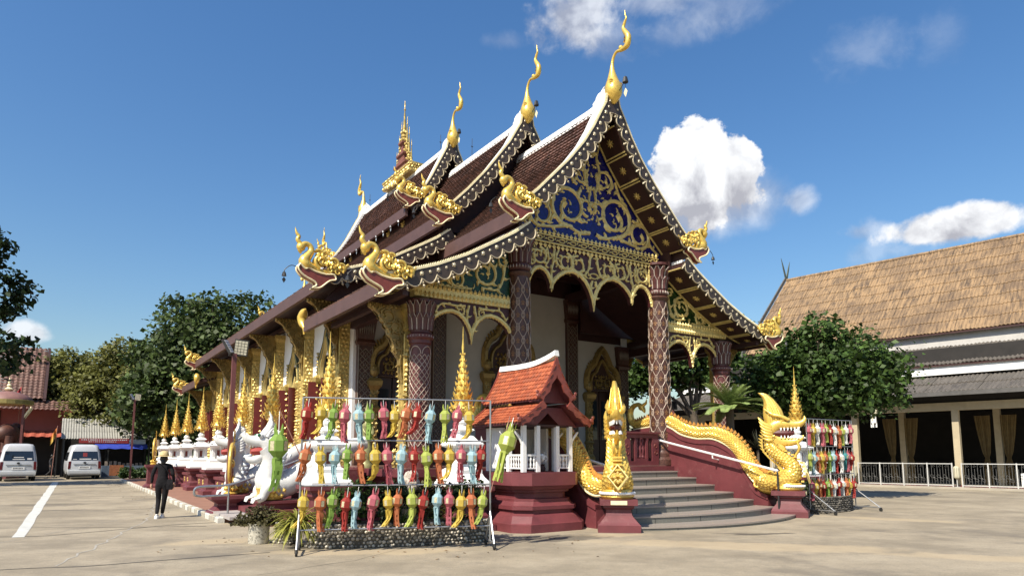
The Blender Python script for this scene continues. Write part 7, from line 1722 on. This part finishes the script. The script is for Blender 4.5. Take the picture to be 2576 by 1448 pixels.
for s in (-1, 1): b = MB(); b.m = Matrix.Translation((-12.05, 10.4, 14.4)) @ Matrix.Rotation(s * radians(24), 4, 'X'); b.rings([[(-.04, -.09, 0), (.04, -.09, 0), (.04, .09, 0), (-.04, .09, 0)], [(-.03, -.07, 1.0), (.03, -.07, 1.0), (.03, .07, 1.0), (-.03, .07, 1.0)], [(-.01, -.01, 1.7), (.01, -.01, 1.7), (.01, .01, 1.7), (-.01, .01, 1.7)]]); b.m = None; HP('crossed_finial', b, pm('green_grey_wood', (.10, .13, .11), .8))
b = MB(); b.prism([(0, 0), (1, 0), (1, 1), (0, 1)], 0, 1) if False else None
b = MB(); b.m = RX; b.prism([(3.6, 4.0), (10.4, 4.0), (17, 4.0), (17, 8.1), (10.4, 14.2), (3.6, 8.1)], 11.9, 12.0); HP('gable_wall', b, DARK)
BEIGE = pm('beige_plaster', (.50, .42, .28), .75, 0, .1, 3, .1, 20, (.33, .28, .2), .6, .15)
b = MB(); b.box(-15.4, 9.5, -.15, .15, 3.72, 4.1); HP('front_beam', b, BEIGE)
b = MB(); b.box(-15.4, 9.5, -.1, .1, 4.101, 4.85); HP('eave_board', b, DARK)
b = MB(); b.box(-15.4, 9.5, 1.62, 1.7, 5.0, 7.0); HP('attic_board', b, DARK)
for t in (-3.95, .65, 5.25, -8.55, -13.1): b = MB(); b.box(t - .14, t + .14, -.14, .14, 0.1, 3.719); HP('column', b, BEIGE)
for t in (-7.2, -2.6, 1.7, 6.2): b = MB(); b.box(t - .14, t + .14, 2.8, 3.08, 0.1, 3.95); HP('inner_column', b, BEIGE)
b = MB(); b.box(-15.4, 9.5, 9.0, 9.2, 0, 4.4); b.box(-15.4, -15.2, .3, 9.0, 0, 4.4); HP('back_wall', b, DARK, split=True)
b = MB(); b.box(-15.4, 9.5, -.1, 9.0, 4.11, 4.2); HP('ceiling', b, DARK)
b = MB(); b.box(-15.6, 9.6, -.75, 9.3, .0, .10); HP('terrace', b, pm('terrace_concrete', (.40, .36, .29), .8, 0, .15, 1.5, .1, 20))
b = MB(); b.box(-15.6, 9.6, -.22, -.16, .101, .17); HP('maroon_kerb', b, MAROON)
CURT = pm('gold_curtain', (.33, .24, .11), .8, 0, .2, 4, trans=.2)
for t in (-7.75, -6.75, -3.2, -2.1, 1.1, 2.2):
    b = MB(); n = 28; rs_ = []
    for zz, w in ((3.55, .34), (2.6, .28), (1.7, .17), (1.45, .09), (1.2, .14), (.15, .2)):
        rs_.append([(t + w * (2 * i / n - 1) + (.12 if t in (-7.75, -3.2, 1.1) else -.12) * (3.55 - zz) / 2.4 * (1 if zz > 1.2 else .8), 2.72 + .05 * sin(i * 1.9), zz) for i in range(n + 1)])
    b.rings(rs_, False, False); HP('curtain', b, CURT, True)
b = MB(); b.box(2.9, 3.5, .6, 1.1, .1, .75); o = HP('plastic_crate', b, WHITEP); b = MB(); b.box(3.7, 4.3, .6, 1.1, .1, .72); HP('plastic_crate', b, WHITEP)
# iron fences between the columns
FEN = pm('white_iron', (.62, .62, .60), .5, .2, .1, 10); FEND = pm('grey_iron', (.16, .16, .155), .5, .4, .2, 10)
def fence(t0, t1, npan, label):
    o = thing('iron_fence', label, 'fence', HL.matrix_basis @ Vector((t0, -.45, .10)), HR, 'iron fences of the hall'); w = (t1 - t0) / npan
    for k in range(npan + 1): b = MB(); x = min(max(k * w, .025), t1 - t0 - .025); b.box(x - .025, x + .025, -.025, .025, 0, 1.12); b.build('post', FEN, o)
    b = MB(); b.box(0, t1 - t0, -.02, .02, 1.06, 1.10); b.build('top_rail', FEN, o); b = MB(); b.box(0, t1 - t0, -.02, .02, .05, .09); b.build('bottom_rail', FEN, o)
    for k in range(npan):
        for j in range(9): b = MB(); x = k * w + w * (j + .5) / 9; b.box(x - .007, x + .007, -.007, .007, .09, 1.06 if j % 2 else .86); b.build('bar', FEND, o)
        sc1 = MB()
        for x in (.25, .5, .75):
            X = k * w + w * x
            spiral(sc1, X - .07, .5, .075, pi / 2, 1.2, .018, .012, -.008, leaves=False); spiral(sc1, X + .07, .32, .075, -pi / 2, 1.2, .018, .012, -.008, leaves=False); spiral(sc1, X, .95, .05, 0, .9, .016, .012, -.008, leaves=False)
            for q in range(6): a = q * pi / 3; sc1.leaf((X, -.01, .41), (0, -1, 0), (cos(a), 0, sin(a)), .04, .09, .015)
        sc1.build('scroll_infill', FEND, o)
    return o
fence(-3.78, .48, 4, 'iron fence with white posts between the two lit hall columns'); fence(.82, 5.1, 4, 'iron fence with white posts at the right edge of the picture'); fence(-8.4, -4.12, 4, 'iron fence partly hidden behind the farther lantern rack')
for t, lb in ((-3.95, 'white barrel lantern at the foot of the hall column beside the farther rack'), (.65, 'white barrel lantern at the foot of the rightmost lit hall column')):
    o = thing('column_lantern', lb, 'lantern', HL.matrix_basis @ Vector((t, -.55, .102)), HR, 'white lanterns at the hall columns'); b = MB(); b.lathe([(.06, .38), (.125, .44), (.135, .5), (.135, .86), (.125, .92), (.06, .97)], 10); b.build('lantern_body', pm('cream_paper', (.72, .68, .5), .6, 0, .1, 8, trans=.2), o)
    b = MB(); b.tube([(0, 0, 0), (0, 0, .38)], .02, 6); b.lathe([(.12, 0), (.12, .015), (.02, .02)], 10); b.build('stand', FEN, o); b = MB()
    for k in range(10): a = k * pi / 5; b.tube([(.138 * cos(a), .138 * sin(a), .46), (.138 * cos(a), .138 * sin(a), .9)], .006, 4)
    b.build('ribs', FEND, o)
o = thing('hanging_lantern', 'pale paper lantern with long tassels hanging under the hall beam', 'lantern', HL.matrix_basis @ Vector((-2.75, -.8, 3.3)), HR); b = MB(); b.rings([oct_ring(.1, .62), oct_ring(.2, .52), oct_ring(.2, .38), oct_ring(.13, .3)]); b.build('crown', pm('cream_paper', (.72, .68, .5), .6), o); b = MB(); b.rings([oct_ring(.125, .3), oct_ring(.14, -.1)]); b.build('body', WHITEP, o)
b = MB()
for k in range(4): a = k * pi / 2; b.box(.12 * cos(a) - .03, .12 * cos(a) + .03, .12 * sin(a) - .004, .12 * sin(a) + .004, -.32, -.1)
b.build('tassels', WHITEP, o); b = MB(); b.tube([(0, 0, .6), (0, 0, 1.05)], .006, 4); b.build('string', STEELD, o); b = MB()
for k in range(3): b.lathe([(.02, .0), (.03, .03), (.02, .06)], 6, (0, -.145, .02 + k * .09))
b.build('gold_marks', CREAM, o)
# ------------------------------------------------------------------ far left: stall, red house, parade float
SL = thing('market_stall', 'open stall with grey corrugated roof and blue tarp behind the white van', 'stall', W(-10.2, 44.2), TA)
COR = pm('grey_corrugated', (.36, .35, .31), .6, .1, .25, 1.5, .1, 20, (.16, .15, .13), .55, .15)
n = 18
me = None
for k in range(n):
    b = MB(); q = 4; vs = []; fs = []; w = 5.9 / n
    for i in range(q * 2 + 1):
        x = w * i / (q * 2); z = .035 if i % 4 in (1, 2) else 0; vs += [(x, -.9, 2.75 + z), (x, 2.4, 4.35 + z)]
    for i in range(q * 2): fs.append((2 * i, 2 * i + 2, 2 * i + 3, 2 * i + 1))
    if me is None: b.add(vs, fs); me = b.mesh('roof_sheet', COR)
    mk('roof_sheet', me, SL, (-3.0 + k * w, 0, rnd.uniform(-.01, .01)))
for x in (-2.8, 0, 2.7):
    for y in (-.6, 2.3): b = MB(); b.box(x - .05, x + .05, y - .05, y + .05, 0, 2.8 if y < 0 else 4.2); b.build('post', STEELD, SL)
b = MB(); b.box(-2.9, 2.8, 2.4, 2.5, 0, 4.2); b.box(-2.9, -2.8, -.5, 2.4, 0, 2.7); b.build('back_panel', DARK, SL, split=True)
TARP = pm('blue_tarp', (.03, .06, .38), .5, 0, .25, 3, .2, 8); b = MB(); rs_ = []
for j in range(5): f = j / 4; rs_.append([(-.9 + 3.4 * i / 16, -.9 - .9 * f, 2.42 - .35 * f - .06 * sin(i * pi / 4) ** 2 * f) for i in range(17)])
b.rings(rs_, False, False); b.build('tarp_awning', TARP, SL, True)
b = MB(); b.box(-1.9, 1.3, -.98, -.95, 2.45, 2.8); b.build('red_banner', pm('banner_red', (.30, .03, .03), .6, 0, .2, 4), SL)
b = MB()
for k in range(22): x = -1.75 + k * .135; b.box(x, x + rnd.uniform(.06, .11), -.984, -.981, 2.66, 2.74)
for k in range(14): x = -1.3 + k * .13; b.box(x, x + rnd.uniform(.05, .1), -.984, -.981, 2.53, 2.59)
b.build('banner_lettering', STK, SL); b = MB(); b.box(1.32, 2.4, -.98, -.95, 2.4, 2.75); b.build('pale_banner', pm('banner_pale', (.5, .58, .62), .6, 0, .15, 3), SL)
tb = thing('stall_table', 'cluttered stall counter with an orange poster under the blue tarp', 'counter', W(-9.2, 42.6), TA); b = MB(); b.box(-1.4, 1.5, 0, .7, 0, .8); b.build('counter', pm('counter_blue', (.10, .14, .2), .7, 0, .3, 4), tb); b = MB(); b.box(-.9, 0, -.02, -.004, .08, .85); b.build('poster', pm('poster_orange', (.34, .12, .05), .6, 0, .3, 6, col2=(.5, .4, .25), c2=.58), tb); b = MB()
for k in range(9): b.box(-1.2 + k * .28, -1.02 + k * .28, .2, .4, .8, .8 + rnd.uniform(.08, .35))
b.build('goods', pm('goods', (.25, .2, .16), .6, 0, .4, 5, island=.6), tb, kind='stuff')
HS = thing('red_house', 'pink-walled house with brown tiled roof behind the vans', 'house', W(-19.0, 50.0), TA)
PINK = pm('pink_plaster', (.36, .10, .085), .75, 0, .12, 1, .1, 10); HTILE = pm('brown_house_tile', (.15, .075, .055), .7, 0, .2, 2, island=.25)
b = MB(); b.box(-7.5, 6.6, 0, 7, 0, 5.4); b.build('wall', PINK, HS)
vs, fs = [], []
def house_tiles(x0, x1, y0, z0, y1, z1, parent):
    b = MB(); L_ = hypot(y1 - y0, z1 - z0); nr = int(L_ / .33); ncol = int((x1 - x0) / .32)
    for r in range(nr):
        for c in range(ncol):
            f0, f1 = r / nr, (r + 1.12) / nr; xa = x0 + (x1 - x0) * c / ncol; xb = xa + (x1 - x0) / ncol; xm = (xa + xb) / 2
            b.add([(xa, y0 + (y1 - y0) * f0, z0 + (z1 - z0) * f0 + .05), (xm, y0 + (y1 - y0) * f0, z0 + (z1 - z0) * f0 + .13), (xb, y0 + (y1 - y0) * f0, z0 + (z1 - z0) * f0 + .05), (xb, y0 + (y1 - y0) * f1, z0 + (z1 - z0) * f1), (xm, y0 + (y1 - y0) * f1, z0 + (z1 - z0) * f1 + .08), (xa, y0 + (y1 - y0) * f1, z0 + (z1 - z0) * f1)], [(0, 1, 4, 5), (1, 2, 3, 4)])
    b.build('roof_tiles', HTILE, parent, kind='stuff')
house_tiles(-8.0, 4.4, -1.0, 5.9, 3.2, 10.4, HS); house_tiles(-8.0, 6.9, -1.9, 5.0, -.6, 5.8, HS)
b = MB(); b.box(4.4, 4.6, -1.0, 3.3, 5.7, 6.0); b.m = RX; b.prism([(-1.1, 5.8), (3.2, 10.5), (3.2, 10.2), (-.8, 5.6)], -4.62, -4.42); b.m = None; b.build('verge_board', DWOOD, HS, split=True)
b = MB(); b.m = RX; b.prism([(-.6, 5.2), (3.2, 9.9), (7, 5.2)], -4.3, -4.2); b.m = None; b.build('gable_wall', DWOOD, HS)
b = MB(); b.box(-.2, 1.8, -.06, -.01, 3.6, 5.0); wn = b.build('window', DWOOD, HS); b = MB(); b.box(-.05, .75, -.08, -.062, 3.75, 4.9); b.box(.85, 1.65, -.08, -.062, 3.75, 4.9); b.build('pane', VG, wn, split=True)
ORC = pm('orange_corrugated', (.42, .10, .06), .6, 0, .15, 2); b = MB(); vs = []; fs = []
for i in range(61): x = -3.0 + 9.2 * i / 60; z = .05 if i % 4 in (1, 2) else 0; vs += [(x, -2.4, 2.95 + z), (x, -.6, 3.45 + z)]
for i in range(60): fs.append((2 * i, 2 * i + 2, 2 * i + 3, 2 * i + 1))
b.add(vs, fs); b.build('awning', ORC, HS)
for x in (-1.2, 2.4, 5.6): b = MB(); b.box(x - .05, x + .05, -2.35, -2.25, 0, 2.95); b.build('awning_post', STEELD, HS)
b = MB(); b.box(-3, 6.2, -.5, -.02, 0, 2.9); b.build('dark_shopfront', DARK, HS); b = MB(); b.box(-2, 4.4, -3.2, -2.6, .5, 1.25); b.build('red_counter', pm('counter_red', (.22, .02, .025), .5, 0, .2, 3), HS)
# ceremonial parasol pavilion over a red elephant
PV_ = thing('parasol_pavilion', 'pink domed parasol with gold fringe above the silver van', 'pavilion', W(-16.45, 43.2), TA)
b = MB(); b.lathe([(1.45, 5.35), (1.4, 5.5), (1.1, 5.75), (.5, 5.95), (.12, 6.02), (.1, 6.1)], 20); b.build('canopy', pm('pink_cloth', (.26, .13, .11), .6, 0, .15, 3), PV_, True, 40); b = MB(); b.lathe([(1.46, 5.05), (1.5, 5.1), (1.5, 5.36), (1.44, 5.38)], 20); b.build('gold_rim', pm('dull_gold', (.36, .29, .10), .5, .4, .2, 4), PV_); b = MB(); b.lathe([(.2, 6.05), (.28, 6.15), (.1, 6.3), (.16, 6.4), (.06, 6.55), (.1, 6.62), (.02, 7.0)], 10); b.build('finial', CREAM, PV_)  # canopy pink dulled: tree shade put into the cloth colour
for s in (-1, 1):
    for t in (-1, 1): b = MB(); b.box(s * .95 - .07, s * .95 + .07, t * .95 - .07, t * .95 + .07, 0, 5.1); b.build('post', POSTM, PV_); b = MB(); b.tube([(s * .95, t * .95, 4.1), (s * 1.4, t * 1.0, 4.9)], .06, 6); b.build('strut', CREAM, PV_)
el = thing('elephant_statue', 'dark red elephant statue standing under the pink parasol', 'statue', W(-16.3, 43.0, 1.9), TA + 1.2); b = MB(); b.ball((0, 0, 1.15), .75, 14, 9, 1.35, .9, .9); b.ball((1.05, 0, 1.45), .45, 12, 8, 1, .9, 1.1); b.tube(cr([(1.35, 0, 1.45), (1.6, 0, 1.0), (1.58, 0, .5), (1.75, 0, .3)], 4), [.2 - .011 * i for i in range(13)], 8)
for x in (-.6, .6):
    for y in (-.38, .38): b.tube([(x, y, 1.0), (x, y, .4), (x, y, 0)], [.3, .24, .25], 10)
for s in (-1, 1): b.ball((.85, s * .5, 1.45), .38, 10, 7, .35, .25, 1.1)
b.build('elephant_body', pm('red_elephant', (.10, .035, .022), .6, 0, .25, 4), el, True, 60); b = MB(); b.mould(-1.2, 1.4, -.6, .6, [(.1, -1.9), (.1, -1.7), (0, -1.6), (0, -.2), (.1, -.12), (.1, -.01)]); b.build('statue_base', MAROON, el)
for i, (u, v, h, c, lb) in enumerate(((-15.9, 44.0, 6.6, (.55, .5, .52), 'small red and white flag on a pole beside the house roof'), (-13.6, 41.2, 3.6, (.6, .33, .08), 'small orange flag on a pole behind the silver van'))):
    o = thing('flag', lb, 'flag', W(u, v), TA); b = MB(); b.tube([(0, 0, 0), (.15, 0, h)], .022, 6); b.build('pole', BAM, o)
    for k, cc in enumerate(((.5, .04, .05), (.65, .63, .62), (.06, .06, .25)) if i == 0 else ((.6, .2, .04), (.62, .4, .08))):
        b = MB(); z0 = h - .15 - k * .32; vs = [(.15 - .3 * j / 6 - .05, .08 * sin(j * 1.5), z0 - .1 * j) for j in range(7)]; vs2 = [(x, y, z - .32) for x, y, z in vs]; b.add(vs + vs2, [(j, j + 1, j + 8, j + 7) for j in range(6)]); b.build('stripe', pm('flag_%d%d' % (i, k), cc, .7), o)
# planting and stump beyond the sidewalk
shrub('clipped_hedge', 'clipped green hedge beside the far red lamp post', W(-8.6, 34.3), [(x, 0, .45, .42) for x in (-1.2, -.6, 0, .6, 1.2, 1.8)], 4500, .12, G3, 60, 'hedge')
o = thing('dead_tree', 'bare forked tree stump at the far end of the sidewalk', 'stump', W(-7.2, 35.2)); b = MB(); b.tube(cr([(0, 0, 0), (-.1, 0, .9), (-.5, 0, 1.8), (-.7, 0, 2.6)], 4), [.25, .24, .22, .2, .19, .18, .17, .16, .15, .14, .13, .12, .1], 9); b.tube(cr([(-.15, 0, 1.0), (.5, 0, 1.6), (.9, 0, 2.4)], 4), [.17, .16, .15, .14, .13, .12, .11, .1, .08], 8); b.build('trunk', pm('pale_bark', (.24, .17, .11), .85, 0, .3, 5, .4, 15), o, True)
shrub('leafy_plant', 'pale leafy plant growing beside the bare stump', W(-7.5, 34.2), [(0, 0, .6, .5), (.4, 0, 1.0, .45)], 900, .22, LEAFM('pale_leaves', (.13, .17, .06), .4), 61, 'plant')
b = MB(); rs = np.random.default_rng(77)
tw = thing('woodland', 'dark belt of trees closing the view behind the yard', 'trees', (-10, 75, 0)); tw['kind'] = 'stuff'
bl = [(x + rs.normal() * 2, rs.normal() * 3, rs.uniform(2, 5.2), rs.uniform(2.8, 4.2)) for x in range(-75, 130, 4)]
pts, nr = crown_points(bl, 30000, 1.0, rs); mk('foliage', leaf_cloud('foliage', pts, nr, .8, G4, rs), tw)

# dry leaves blown against the kerb and planter
b = MB(); r_ = random.Random(8)
for k in range(130):
    if k % 2: p = W(-10.2 - abs(r_.gauss(0, .5)), r_.uniform(3, 30))
    else: p = Vector((r_.uniform(-6, 1.5), r_.uniform(10.6, 13.6), 0))
    a = r_.uniform(0, 6.28); l = r_.uniform(.02, .045); d = Vector((cos(a), sin(a), 0)); e = Vector((-sin(a), cos(a), 0)); c = Vector((p.x, p.y, .008))
    b.add([tuple(c - d * l), tuple(c + e * l * .45 + Vector((0, 0, .012))), tuple(c + d * l), tuple(c - e * l * .45 + Vector((0, 0, .008)))], [(0, 1, 2, 3)])
lo = b.build('fallen_leaves', pm('dry_leaf', (.20, .12, .05), .8, 0, .3, 3, island=.6), kind='stuff'); tag(lo, 'dry fallen leaves scattered along the kerb and planter', 'leaves')
